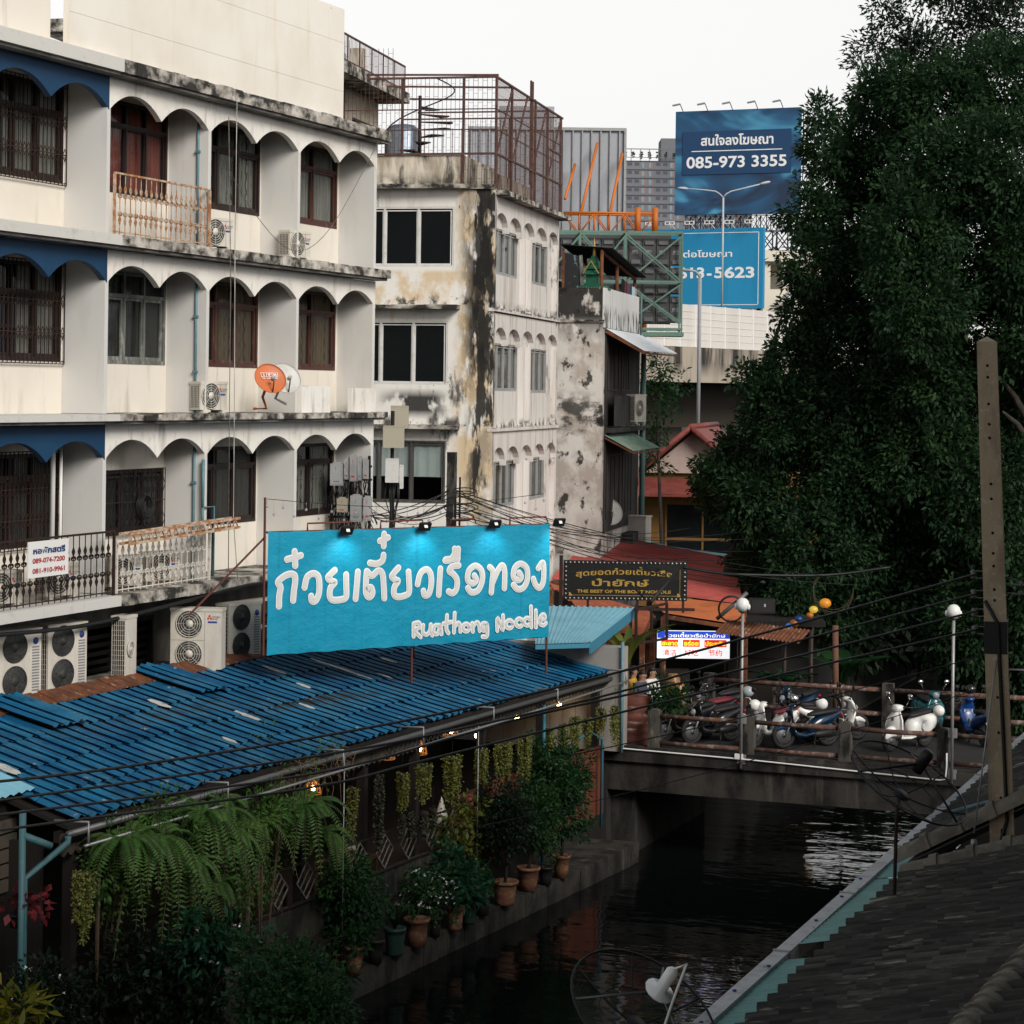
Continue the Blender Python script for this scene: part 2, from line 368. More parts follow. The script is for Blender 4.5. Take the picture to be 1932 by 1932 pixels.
def stroke(mb, pts, w, off, n=10, close=False, w2=None):
    """flat round-capped brush stroke through 2-D pts (u,z)"""
    P = [V((a, b, 0)) for a, b in pts]
    # Catmull-Rom
    if len(P) > 2:
        Q = []; m = len(P)
        for i in range(m-1):
            p0, p1, p2, p3 = P[max(i-1, 0)], P[i], P[i+1], P[min(i+2, m-1)]
            for k in range(6):
                t = k/6; Q.append(.5*((2*p1)+(p2-p0)*t+(2*p0-5*p1+4*p2-p3)*t*t+(3*p1-p0-3*p2+p3)*t**3))
        Q.append(P[-1]); P = Q
    r = w/2; L_, R_ = [], []; m = len(P)
    for i in range(m):
        d = (P[min(i+1, m-1)]-P[max(i-1, 0)]).normalized(); nn = V((-d.y, d.x, 0)); L_.append(P[i]+nn*r); R_.append(P[i]-nn*r)
    vs = [(p.x, off, p.y) for p in L_]+[(p.x, off, p.y) for p in R_]
    mb.add(vs, [(i, i+1, m+i+1, m+i) for i in range(m-1)])
    for e, q in ((0, P[1]), (m-1, P[m-2])):
        d = (P[e]-q).normalized(); a0 = math.atan2(d.y, d.x)-math.pi/2
        mb.add([(P[e].x+r*math.cos(a0+math.pi*k/n), off, P[e].y+r*math.sin(a0+math.pi*k/n)) for k in range(n+1)], [tuple(range(n+1))])
# ---------------------------------------------------------------- walls with openings, windows
def wall(mb, u0, u1, z0, z1, holes, w, th):
    us = sorted({u0, u1, *[h[0] for h in holes], *[h[1] for h in holes]}); zs = sorted({z0, z1, *[h[2] for h in holes], *[h[3] for h in holes]})
    us = [u for u in us if u0 <= u <= u1]; zs = [z for z in zs if z0 <= z <= z1]
    inh = lambda u, z: any(a < u < b and c < z < d for a, b, c, d in holes)
    for i in range(len(us)-1):
        for j in range(len(zs)-1):
            if not inh((us[i]+us[i+1])/2, (zs[j]+zs[j+1])/2):
                for q in (w, w-th):
                    mb.quad((us[i], q, zs[j]), (us[i+1], q, zs[j]), (us[i+1], q, zs[j+1]), (us[i], q, zs[j+1]))
    for a, b, c, d in holes:
        mb.quad((a, w, c), (a, w-th, c), (a, w-th, d), (a, w, d)); mb.quad((b, w, c), (b, w, d), (b, w-th, d), (b, w-th, c))
        mb.quad((a, w, d), (a, w-th, d), (b, w-th, d), (b, w, d)); mb.quad((a, w, c), (b, w, c), (b, w-th, c), (a, w-th, c))
    mb.quad((u0, w, z0), (u0, w, z1), (u0, w-th, z1), (u0, w-th, z0)); mb.quad((u1, w, z0), (u1, w-th, z0), (u1, w-th, z1), (u1, w, z1))
    mb.quad((u0, w, z1), (u1, w, z1), (u1, w-th, z1), (u0, w-th, z1))
def window(parent, fr, u0, u1, z0, z1, w, n=2, transom=None, fmat='wood_brown', glass='glass', curtain=None, cpart=(0, 1), grille=None, gmat='iron_brown', fw_=.07, sash=.05, label=None, cz=(0, 1)):
    mb = MB(fr); d0, d1 = w-.09, w+.012
    mb.box(u0, u0+fw_, d0, d1, z0, z1); mb.box(u1-fw_, u1, d0, d1, z0, z1); mb.box(u0+fw_, u1-fw_, d0, d1, z0, z0+fw_); mb.box(u0+fw_, u1-fw_, d0, d1, z1-fw_, z1)
    zt = z1-fw_ if transom is None else z0+(z1-z0)*transom
    if transom is not None: mb.box(u0+fw_, u1-fw_, d0, d1, zt-.035, zt+.035)
    W = (u1-u0-2*fw_)/n
    for k in range(1, n): mb.box(u0+fw_+W*k-.03, u0+fw_+W*k+.03, d0+.004, d1-.004, z0+fw_, z1-fw_)
    for k in range(n):
        a, b, c, d = u0+fw_+W*k+.031, u0+fw_+W*(k+1)-.031, z0+fw_+.002, zt-.037
        if sash:
            q0, q1 = w-.07, w-.015
            mb.box(a, a+sash, q0, q1, c, d); mb.box(b-sash, b, q0, q1, c, d); mb.box(a+sash, b-sash, q0, q1, c, c+sash*1.4); mb.box(a+sash, b-sash, q0, q1, d-sash, d)
    f = mb.build('window', MT[fmat], parent, label)
    g = MB(fr); g.box(u0+fw_*.5, u1-fw_*.5, w-.052, w-.046, z0+fw_*.5, z1-fw_*.5); g.build('pane', MT[glass], f)
    if curtain:
        c = MB(fr); q = w-.105; m = 40; a0, a1 = u0+(u1-u0)*cpart[0]-.05, u0+(u1-u0)*cpart[1]+.05; ph = rnd.random()*6
        P = [(a0+(a1-a0)*i/m, q+.022*math.sin(i*2.1+ph)+.012*math.sin(i*.7)) for i in range(m+1)]
        ca, cb = z0+(z1-z0)*cz[0], z0+(z1-z0)*cz[1]
        c.add([(u, y, ca) for u, y in P]+[(u, y, cb) for u, y in P], [(i, i+1, m+2+i, m+1+i) for i in range(m)], True)
        c.build('curtain', MT[curtain], f)
    if grille:
        g = MB(fr); q = w+grille.get('off', -.11); sp = grille.get('sp', .11); st_ = grille.get('style', 'bar'); t = grille.get('t', .014); e = grille.get('ext', 0)
        A, B_, C, D = u0-e, u1+e, z0-e, z1+e; k = max(2, int((B_-A)/sp))
        for i in range(k+1):
            u = A+(B_-A)*i/k
            if st_ == 'bar' or i in (0, k): g.beam((u, q, C), (u, q, D), t)
            if st_ == 'honey' and i < k:   # wavy pairs that touch
                h = (B_-A)/k; m = max(4, int((D-C)/(h*1.25)))
                for s_ in (0, 1):
                    pts = [(u+h/2+(-1 if s_ else 1)*(h*.47 if j % 2 else h*.1), q, C+(D-C)*j/m) for j in range(m+1)]
                    for a, b in zip(pts, pts[1:]): g.beam(a, b, t*.8)
            if st_ == 'bar' and grille.get('dia') and i < k:
                h = (B_-A)/k
                for zf in grille['dia']:
                    zc = C+(D-C)*zf; hh = h*.9
                    for s1, s2 in ((1, 1), (1, -1), (-1, 1), (-1, -1)): g.beam((u+h/2+s1*h*.48, q, zc), (u+h/2, q, zc+s2*hh), t*.7)
        for zf in grille.get('rails', (0, .5, 1)): g.beam((A, q, C+(D-C)*zf), (B_, q, C+(D-C)*zf), t*1.3)
        if e:
            for u in (A, B_):
                for z in (C+.05, D-.05): g.beam((u, q, z), (u, w-.02, z), t)
        g.build('grille', MT[gmat], f)
    return f
def railing(parent, fr, u0, u1, z0, z1, w, mat, n, name='balcony_railing', label=None, top=.05, side=None):
    """iron railing of square bars with diamond and scroll ornaments"""
    g = MB(fr); h = z1-z0
    g.beam((u0, w, z1), (u1, w, z1), top, top*.7); g.beam((u0, w, z0+.05), (u1, w, z0+.05), .02)
    for u in (u0, u1): g.beam((u, w, z0-.02), (u, w, z1-.02), top*.9)
    d = (u1-u0)/n
    for i in range(1, n):
        u = u0+d*i
        g.beam((u, w, z0), (u, w, z1), .014)
        for zc, s in ((z0+h*.62, 1), (z0+h*.36, -1)):
            r = d*.34; b = .014
            for sx in (-1, 1):
                pts = [(u+sx*r*1.35*math.sin(t)*(1-t/9), w+.003, zc+s*(r*.5-r*.75*math.cos(t))*(1-t/9)) for t in [k*.6 for k in range(9)]]
                for a, q in zip(pts, pts[1:]): g.beam(a, q, b, .02)
            q0 = zc+s*r*1.0; hh = r*1.15
            for sx in (-1, 1):
                g.beam((u, w, q0), (u+sx*r*.62, w, q0+s*hh), b, .02); g.beam((u+sx*r*.62, w, q0+s*hh), (u, w, q0+s*hh*2), b, .02)
    return g.build(name, MT[mat] if isinstance(mat, str) else mat, parent, label)
# ================================================================ the ground, canal and streets
G, WZ, G1, QZ = -8.2, -10.6, -9.62, -10.15
pm('ground', (.045, .042, .038), .9, [((.09, .085, .075), (.8, .8, .8), .45, .7, .7, 7), ((.02, .02, .018), (.3, .3, .3), .45, .7, .6, 5)], (9, .2))
g = MB(); z = G-.02
for x0, x1, y0, y1, z_ in ((-3000, -17.4, -300, 49.9, G1-.02), (-3000, -16.95, 49.9, 4000, z), (-5.9, 3000, -300, 4000, z), (-16.95, -5.9, 420, 4000, z)): g.quad((x0, y0, z_), (x1, y0, z_), (x1, y1, z_), (x0, y1, z_))
g.quad((-5.9, -300, z), (-5.9, 420, z), (-5.9, 420, z-3), (-5.9, -300, z-3)); g.quad((-16.95, 49.9, z), (-16.95, 420, z), (-16.95, 420, z-3), (-16.95, 49.9, z-3))
g.quad((-17.4, -300, G1-.02), (-17.4, 49.9, G1-.02), (-17.4, 49.9, z-3), (-17.4, -300, z-3)); g.quad((-3000, 49.9, z), (-16.95, 49.9, z), (-16.95, 49.9, z-3), (-3000, 49.9, z-3))
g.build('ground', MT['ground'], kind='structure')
m, t, p = nodes('water'); p.inputs['Base Color'].default_value = (.0035, .0045, .0045, 1); p.inputs['Roughness'].default_value = .035; p.inputs['IOR'].default_value = 1.33; p.inputs['Specular IOR Level'].default_value = .42
N, L = t.nodes.new, t.links.new
ps = N('ShaderNodeNewGeometry'); mp = N('ShaderNodeMapping'); mp.inputs['Scale'].default_value = (.7, 1.5, 1); mp.inputs['Rotation'].default_value = (0, 0, R(21)); L(ps.outputs['Position'], mp.inputs[0])
n1 = N('ShaderNodeTexNoise'); n1.inputs['Scale'].default_value = 1.15; n1.inputs['Detail'].default_value = 3; L(mp.outputs[0], n1.inputs['Vector'])
bp = N('ShaderNodeBump'); bp.inputs['Strength'].default_value = .2; bp.inputs['Distance'].default_value = .12; L(n1.outputs[0], bp.inputs['Height']); L(bp.outputs[0], p.inputs['Normal']); MT['water'] = m
g = MB(); g.quad((-17.39, -300, WZ), (-5.91, -300, WZ), (-5.91, 49.89, WZ), (-17.39, 49.89, WZ)); g.quad((-16.94, 49.89, WZ), (-5.91, 49.89, WZ), (-5.91, 420, WZ), (-16.94, 420, WZ)); g.build('canal_water', MT['water'], kind='structure')
# ================================================================ building 1: the arcaded apartment row
X1 = -22.1; XW = -23.0
B1 = thing('apartment_building', 'three visible storeys of cream apartments with scalloped arch balconies above the blue roof', 'building', (-25, 42, G1))
f1 = frame((X1, 0, 0), (0, 1))          # u = world y, w = outwards (+x)
BAY = [28.5, 32.35, 36.23, 40.04, 44.0, 47.98]
FL = [(2.79, 2.53, 1.92, 5.74, 5.09), (-.49, -.67, -1.33, 2.53, 1.92), (-3.79, None, None, -.67, -1.33)]   # slab top, -, -, band top, springing
wl = -.9
wins = {  # storey, bay -> (u0,u1,z0,z1,kwargs)
}
holes = []
for s, (zs_, _, _, bt, sp) in enumerate(FL):
    for b in range(5):
        a, e = BAY[b], BAY[b+1]
        zt = zs_+2.73 if s < 2 else zs_+2.58; zb = zs_+.95
        u0, u1 = a+.55, e-.12
        if b == 3: u0 = a+1.0
        if b == 4: u0 = a+1.25; u1 = e-.25
        if s == 2 and b == 2: zt -= .38
        if s == 2 and b in (0, 1): zb = zs_+.9
        holes.append((u0, u1, zb, zt))
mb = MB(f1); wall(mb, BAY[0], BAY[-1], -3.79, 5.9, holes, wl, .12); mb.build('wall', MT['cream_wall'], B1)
mb = MB(f1); wall(mb, BAY[0], BAY[-1], G1, -4.0, [(29, 31.9, -6.9, -4.6), (33, 35.9, -6.9, -4.6), (36.6, 39.6, -6.9, -4.5), (40.5, 43.6, -6.9, -4.6)], wl, .12); mb.build('ground_floor_wall', pm('ground_floor_wall', (.20, .18, .16), .9, [((.06, .055, .05), (1.5, 1.5, .6), .4, .65, .8, 7)]), B1)
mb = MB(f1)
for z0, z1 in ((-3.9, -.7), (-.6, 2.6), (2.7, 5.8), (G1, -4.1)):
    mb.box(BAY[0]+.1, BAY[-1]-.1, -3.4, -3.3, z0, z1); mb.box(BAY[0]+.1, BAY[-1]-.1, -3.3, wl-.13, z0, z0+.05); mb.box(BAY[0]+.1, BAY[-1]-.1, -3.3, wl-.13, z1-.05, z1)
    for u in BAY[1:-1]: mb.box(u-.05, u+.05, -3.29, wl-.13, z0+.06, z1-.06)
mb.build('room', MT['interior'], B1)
# outer shell and flat roof
mb = MB(f1)
mb.box(BAY[-1]-.14, BAY[-1], -9, wl-.121, G1, 5.9); mb.box(BAY[0], BAY[0]+.1, -9, wl-.121, G1, 5.9); mb.box(BAY[0], BAY[-1], -9.2, -9, G1, 5.9); mb.box(BAY[0]+.1, BAY[-1]-.14, -9, wl-.121, 5.92, 6.0)
mb.build('shell', MT['fin_shade_grey'], B1)
# fins (partition walls) from slab to band
for u in BAY:
    for s, (zs_, _, _, bt, sp) in enumerate(FL):
        d = (.06, .06)
        if u == BAY[-1]: d = (.14, 0)
        if u == BAY[0]: d = (0, .12)
        m_ = MB(f1); m_.box(u-d[0], u+d[1], wl+.001, -.004, zs_, bt-.02); m_.build('partition', MT['fin_shade_grey'], B1)
# arch bands
def arch_poly(a, e, top, spr, apex):
    pts = [(a, top), (a, spr)]; n = 14; half = (e-a)/2
    for k in range(2):
        c = a+half*(k+.5); r = half/2
        for i in range(1, n+1):
            q_ = -1+2*i/n; ux = c+r*q_; zz_ = spr+(apex-spr)*(1-abs(q_)**2.1)
            pts.append((ux, zz_))
    pts.append((e, top)); return pts
for s, (zs_, _, _, bt, sp) in enumerate(FL):
    for b in range(5):
        blue = b < 2
        a, e = BAY[b]+(.0 if b else 0), BAY[b+1]
        off = .006 if blue else 0
        mb = MB(f1); mb.prism(arch_poly(a+.001, e-.001, bt, sp, sp+.36), -.12, off)
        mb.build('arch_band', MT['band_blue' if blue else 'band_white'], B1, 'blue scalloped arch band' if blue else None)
# slabs: balcony floors and cornice
for s, (z0, z1) in enumerate(((5.76, 6.0), (2.60, 2.79), (-.61, -.49), (-3.98, -3.79))):
    for a, e, clean in ((BAY[0], BAY[2]-.06, True), (BAY[2]-.06, BAY[-1]+.08, False)):
        mb = MB(f1); pr = .34 if s < 3 else .42
        if s == 3 and not clean: pr = .5
        if clean: pr += .012
        n = 1 if clean else 26
        for i in range(n):
            u0, u1 = a+(e-a)*i/n, a+(e-a)*(i+1)/n; j = 0 if clean else rnd.uniform(-.02, .02); k = 0 if clean else rnd.uniform(-.012, .012)
            mb.box(u0, u1, wl+.002 if s else -3.0, pr+j, z0, z1+k)
        mb.build('floor_slab' if s else 'cornice', MT['slab_clean' if clean else 'slab_dirty'], B1, 'clean painted slab edge' if clean else 'mould blackened slab edge')
        if s < 3:
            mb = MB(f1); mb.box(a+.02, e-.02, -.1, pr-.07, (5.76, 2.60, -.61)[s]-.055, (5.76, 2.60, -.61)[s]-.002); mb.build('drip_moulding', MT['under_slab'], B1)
# low wall pieces at the right hand end of the second storey
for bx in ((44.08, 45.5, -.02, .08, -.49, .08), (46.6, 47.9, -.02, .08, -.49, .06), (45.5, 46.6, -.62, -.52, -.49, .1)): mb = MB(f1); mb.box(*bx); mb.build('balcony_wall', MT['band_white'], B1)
# roof parapet and the white sheet hoarding above
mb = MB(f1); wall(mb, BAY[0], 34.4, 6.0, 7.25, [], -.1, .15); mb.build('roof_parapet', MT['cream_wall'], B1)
mb = MB(f1)
for z0, z1 in ((6.0, 6.62), (6.625, 7.70), (7.705, 8.45)):
    for a, e in ((34.52, 38.2), (38.205, 42), (42.005, 45.72)): mb.box(a, e, .16+rnd.uniform(0, .006), .20, z0, z1)
for k in range(9): u = 34.7+k*1.35; mb.beam((u, .1, 6.02), (u, .1, 8.4), .06)
mb.box(34.50, 34.52, .1, .21, 5.99, 8.46)
mb.build('sheet_hoarding', MT['hoarding'], B1)
for k in range(12):
    mb = MB(f1); u = 36+k*.83; mb.box(u, u+.8, -.02, .09, 6.001, 6.03+rnd.random()*.09)
    if k % 4 == 3: mb.build('broken_coping', MT['slab_dirty'], B1)
BB = dict(off=.06, sp=.13, ext=.04, dia=(.30, .62), rails=(0, .3, .62, 1))
H = lambda **k: dict(dict(off=-.12, sp=.12, style='honey', rails=(0, .5, 1)), **k)
cfg = {(0, 0): dict(n=4, transom=.72, curtain='curtain_grey', grille=BB), (0, 1): dict(n=4, transom=.72, curtain='curtain_grey', cpart=(.45, .95), grille=BB, label='window behind a projecting iron grille'),
       (0, 2): dict(n=4, transom=.74, curtain='curtain_red', fmat='wood_brown', sash=.03, label='window with red curtains'),
       (0, 3): dict(n=3, transom=.72, curtain='curtain_grey', grille=H(), label='dark window with grey curtains'),
       (0, 4): dict(n=2, transom=.72, curtain='curtain_grey', fmat='wood_red', label='red brown wooden window'),
       (1, 0): dict(n=4, transom=.7, curtain='curtain_dark', grille=BB), (1, 1): dict(n=4, transom=.7, curtain='curtain_grey', cpart=(.6, .98), grille=BB),
       (1, 2): dict(n=4, transom=.74, curtain='curtain_dark', fmat='wood_grey', label='window in flaking grey green wood'),
       (1, 3): dict(n=3, transom=.74, curtain='curtain_tan', fmat='wood_red', grille=H(), label='window with tan curtains'), (1, 4): dict(n=2, transom=.74, curtain='curtain_tan', fmat='wood_red', grille=H()),
       (2, 0): dict(n=4, transom=.75, curtain='curtain_dark', grille=BB), (2, 1): dict(n=4, transom=.75, curtain='curtain_dark', grille=BB),
       (2, 2): dict(n=4, curtain='curtain_dark', grille=dict(off=.05, sp=.17, dia=(.2, .75), rails=(0, .5, 1)), gmat='iron_black', label='window behind black scrollwork'),
       (2, 3): dict(n=3, transom=.76, curtain='curtain_dark', fmat='wood_brown'), (2, 4): dict(n=2, transom=.76, curtain='curtain_grey', fmat='wood_brown', grille=H())}
for i, h in enumerate(holes):
    window(B1, f1, *h, wl, **cfg[(i//5, i % 5)])
for i, h in enumerate([(29, 31.9, -6.9, -4.6), (33, 35.9, -6.9, -4.6), (36.6, 39.6, -6.9, -4.5), (40.5, 43.6, -6.9, -4.6)]):   # louvred ground floor openings
    mb = MB(f1); a, b, c, d = h
    mb.box(a, a+.08, wl-.1, wl+.02, c, d); mb.box(b-.08, b, wl-.1, wl+.02, c, d); mb.box((a+b)/2-.04, (a+b)/2+.04, wl-.1, wl+.02, c, d); mb.box(a, b, wl-.1, wl+.02, d-.08, d)
    for k in range(14): z = c+.1+k*(d-c-.2)/14; mb.beam((a+.08, wl-.04, z), (b-.08, wl-.04, z), .012, .11, up=(0, .6, 1))
    mb.build('louvre', MT['iron_black'], B1)
railing(B1, f1, 36.36, 39.95, 2.82, 3.95, .06, 'rail_rust', 19, label='rusty balcony railing of the top storey')
railing(B1, f1, 36.36, 39.86, -3.77, -2.78, .2, 'rail_white', 16, label='white balcony railing')
railing(B1, f1, 32.4, 36.1, -3.77, -2.62, .3, 'iron_brown', 19, label='dark balcony railing')
# rusty folded awning arm over the white railing
mb = MB(f1)
for z, w in ((-2.86, .3), (-2.86, .5), (-2.68, .3), (-2.68, .5)): mb.beam((36.3, w, z), (40.55, w, z+.1), .045)
for k in range(16):
    u = 36.3+k*.262
    mb.beam((u, .5, -2.86+.006*k), (u+.13, .5, -2.68+.006*k), .02); mb.beam((u+.13, .5, -2.68+.006*k), (u+.26, .5, -2.86+.006*k), .02)
mb.build('awning_frame', MT['rail_rust'], B1)
# pipes on the partition walls
for s, (zs_, _, _, bt, sp) in enumerate(FL):
    mb = MB(f1); mb.tube([(39.96, -.22, zs_+.02), (39.96, -.22, bt)], .028, 8)
    for z in (zs_+.8, zs_+1.9): mb.box(39.92, 39.98, -.27, -.17, z, z+.05)
    mb.build('drain_pipe', MT['blue_pipe'], B1)
mb = MB(f1); mb.tube([(39.9, .02, -1.4), (39.9, .02, -2.35), (40.3, .04, -2.35), (40.3, .04, -3.75)], .035, 8); mb.tube([(39.9, .02, -2.35), (39.9, .02, -2.75)], .03, 8); mb.build('drain_pipe', MT['blue_pipe'], B1)
mb = MB(f1); mb.tube([(35.6, -.7, -3.7), (35.6, -.7, -1.1), (35.3, -.7, -.85)], .05, 8); mb.tube([(35.72, -.6, -3.7), (35.72, -.6, -1.0)], .03, 8); mb.build('drain_pipe', MT['white_paint'], B1)
# ================================================================ building 2: weathered corner block
C2 = V((-22.61, 56.66, 0)); uf = V((.9874, .158, 0)).normalized(); us = V((-uf.y, uf.x, 0))
F2 = frame(C2, uf, -us); S2 = frame(C2, us, uf)
uc = C2.dot(uf); sc0 = C2.dot(us)
ufv, usv = tuple(uf), tuple(us); ZA = (0, 0, 1)
OCH = (.60, .43, .23)
pm('weathered_front', (.75, .72, .67), .9, [
    (OCH, (1.1, 1.1, .8), .46, .56, .75, 8, [(ufv, uc-20, uc-19, uc-.2, uc-.1), (ZA, 1.0, 2.0, 3.2, 3.3)]),
    (OCH, (1.6, 1.6, .9), .44, .54, .8, 8, [(ufv, uc-1.2, uc-.85, 99, 99)]),
    ((.27, .23, .18), (1.4, 1.4, .7), .50, .60, .75, 9, [(ufv, uc-1.1, uc-.75, 99, 99)]),
    ((.43, .38, .32), (2.2, 2.2, .5), .54, .68, .55, 8),
    (BLK, (3.2, 3.2, 1.0), .455, .51, .97, 10, [(ufv, uc-1.0, uc-.55, 99, 99), (ZA, -.6, 1.2, 98, 99)]),
    (BLK, (2.6, 2.6, .55), .49, .54, .95, 10, [(ufv, uc-.8, uc-.5, 99, 99)]),
    (BLK, (1.8, 1.8, 1.1), .45, .53, .95, 10, [(ufv, uc-3.3, uc-2.6, uc-1.6, uc-1.1), (ZA, -.75, -.5, -.15, .1)]),
    (BLK, (2.8, 2.8, 2.0), .50, .57, .9, 9, [(ZA, 2.34, 2.36, 2.45, 2.7)]), (BLK, (2.8, 2.8, 2), .5, .57, .9, 9, [(ZA, -.93, -.9, -.8, -.6)]),
    ((.05, .042, .035), (6, 6, 3), .66, .70, .9, 5), (BLK, (1.3, 1.3, .5), .62, .68, .85, 10)], (18, .25))
pm('weathered_parapet', (.62, .56, .47), .9, [((.30, .25, .19), (2.2, 2.2, .5), .42, .56, .85, 9), (BLK, (2.2, 2.2, .45), .50, .60, .9, 9), (BLK, (3, 3, 3), .40, .55, .95, 9, [(ZA, 5.4, 5.41, 5.55, 5.95)])], (18, .25))
pm('side_wall', (.66, .62, .58), .9, [((.40, .33, .28), (2.6, 2.6, .25), .50, .68, .7, 9), ((.16, .13, .11), (5, 5, .22), .60, .68, .75, 9), (BLK, (2.5, 2.5, 1.2), .56, .64, .8, 9, [(usv, sc0+7.4, sc0+8.6, 999, 999)]), (BLK, (3, 3, 3), .5, .58, .85, 9, [(ZA, -.98, -.96, -.9, -.7)]), (BLK, (3, 3, 3), .46, .56, .85, 9, [(ZA, 2.2, 2.25, 2.3, 2.55)])], (20, .15))
pm('annex_wall', (.64, .605, .56), .9, [((.33, .27, .22), (1.3, 1.3, 1.0), .47, .60, .7, 9), (BLK, (1.6, 1.6, 1.2), .40, .47, .96, 10, [(ZA, 1.6, 2.4, 98, 99)]), (BLK, (2.0, 2.0, 1.6), .57, .62, .92, 10), (BLK, (1.5, 1.5, 2.2), .45, .55, .85, 9, [(ZA, -1.3, -1.0, -.3, .2)]), ((.22, .17, .13), (1.5, 1.5, .8), .45, .6, .8, 8, [(ZA, -9, -8.9, -4.6, -3.4)])], (18, .2))
pm('annex_dark', (.075, .068, .062), .9, [(BLK, (1.2, 1.2, .8), .4, .6, .8, 8)])
pm('white_board', (.66, .65, .63), .85, [(BLK, (4, 4, .9), .47, .56, .95, 10, [(ZA, 2.0, 2.05, 2.45, 2.8)]), ((.36, .34, .31), (5, 5, .4), .52, .66, .5, 8)], (20, .1))
glass_mat('glass_sky', (.85, .87, .87), .05, 1, .16, (.05, .055, .055))
B2 = thing('corner_building', 'peeling mould streaked corner block with a rusty cage on its roof', 'building', C2-uf*4+us*4+V((0, 0, G)))
HF = [(-5.0, -1.12, 3.36, 4.98), (-5.0, -1.26, .18, 1.90), (-5.0, -1.28, -3.01, -1.32)]
mb = MB(F2); wall(mb, -10, 0, G, 5.45, HF, 0, .2); mb.build('front_wall', MT['weathered_front'], B2)
AR = [.75, 2.62, 4.47, 6.32, 8.15]
HS = [(.42, 3.72, 3.22, 4.47), (5.42, 8.0, 3.20, 4.44), (.46, 3.9, .04, 1.34), (5.5, 8.1, .0, 1.3), (.45, 3.7, -3.17, -1.89), (5.2, 8.0, -3.14, -1.9)]
mb = MB(S2); wall(mb, .01, 9.0, G, 5.30, HS, -.16, .15); mb.build('side_wall', MT['side_wall'], B2)
for zb, zt, sp, ap in ((2.23, 5.30, 4.36, 4.87), (-1.0, 2.14, 1.28, 1.77), (G, -1.05, -2.0, -1.49)):
    mb = MB(S2); pts = [(.01, zt), (.01, sp)]
    for k in range(5):
        a, e = [.02, 1.72, 3.55, 5.4, 7.23, 8.99][k:k+2]; h = (e-a)/2-.07; c = (a+e)/2
        for i in range(13): t = math.pi-math.pi*i/12; pts.append((c+h*math.cos(t), sp+(ap-sp)*math.sin(t)**.8))
    pts += [(8.99, sp), (8.99, zt)]
    mb.prism(pts, -.159, 0); mb.build('arch_band', MT['side_wall'], B2)
    for a, e in ((.01, .2), (4.0, 4.14), (4.86, 5.0), (8.7, 8.99)): mb = MB(S2); mb.box(a, e, -.158, -.003, zb, sp+.05); mb.build('pilaster', MT['side_wall'], B2)
    mb = MB(S2); mb.box(-.02, 9.05, -.15, .07, zb-.05, zb+.04); mb.build('string_course', MT['side_wall'], B2)
for i, h in enumerate(HF):
    window(B2, F2, *h, -.02, n=4, fmat='white_frame' if i < 2 else 'dark_alu', glass='glass_dark' if i < 2 else 'glass', curtain='blind_white' if i == 2 else 'curtain_dark', sash=.03, fw_=.05, cz=(.42, 1) if i == 2 else (0, 1), label='window with pale half drawn blinds' if i == 2 else None) if i != 2 or pm('blind_white', (.62, .70, .70), .8) else 0
for i, h in enumerate(HS): window(B2, S2, *h, -.19, n=4 if h[0] < 2 else 3, fmat='alu', glass='glass_sky', curtain='curtain_grey', cpart=(.3, 1), sash=.03, fw_=.045)
for z, a, e in ((2.22, -9.9, -.93), (-1.0, -9.9, -.9)):
    mb = MB(F2); n = 20
    for k in range(n): u = a+(e-a)*k/n; mb.box(u, u+(e-a)/n, .002, .44+rnd.uniform(-.025, .025), z, z+.10+rnd.uniform(0, .015))
    mb.build('window_ledge', MT['slab_dirty'], B2)
mb = MB(F2); n = 26
for k in range(n): u = -9.9+(9.9)*k/n; mb.box(u, u+9.9/n, -.3, .38+rnd.uniform(-.04, .03) if u < -1.1 else .08, 5.452, 5.56+rnd.uniform(0, .02))
mb.build('roof_ledge', MT['slab_dirty'], B2)
mb = MB(S2); n = 24
for k in range(n): u = .1+9.3*k/n; mb.box(u, u+9.3/n, -1.0, .30+rnd.uniform(-.03, .03), 5.305, 5.43)
mb.build('roof_ledge', MT['slab_dirty'], B2)
mb = MB(F2); mb.box(-9.9, -.9, -.18, -.02, 5.562, 6.37); mb.box(-1.05, -.9, -4, -.181, 5.45, 6.37); mb.build('parapet', MT['weathered_parapet'], B2)
mb = MB(S2); mb.box(1.2, 8.6, -1.0, -.85, 5.45, 6.25); mb.box(1.2, 8.6, -4, -1.0, 5.44, 5.5); mb.build('stair_wall', MT['weathered_parapet'], B2)
mb = MB(F2); mb.box(-9.9, -.17, -8.9, -.21, 5.2, 5.44); mb.box(-10, -9.9, -9, -.2, G, 5.4); mb.box(-9.9, -.17, -9.1, -8.95, G, 5.3); mb.build('roof_deck', MT['under_slab'], B2)
mb = MB(F2)
for z0, z1 in ((-3.9, -.6), (-.5, 2.6), (2.7, 5.15)): mb.box(-9.7, -.4, -3.6, -3.5, z0, z1); mb.box(-9.7, -.4, -3.5, -.25, z0, z0+.05)
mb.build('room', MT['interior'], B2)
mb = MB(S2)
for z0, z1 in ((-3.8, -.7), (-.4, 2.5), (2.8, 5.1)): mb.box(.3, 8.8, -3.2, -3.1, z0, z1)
mb.build('room', MT['interior'], B2)
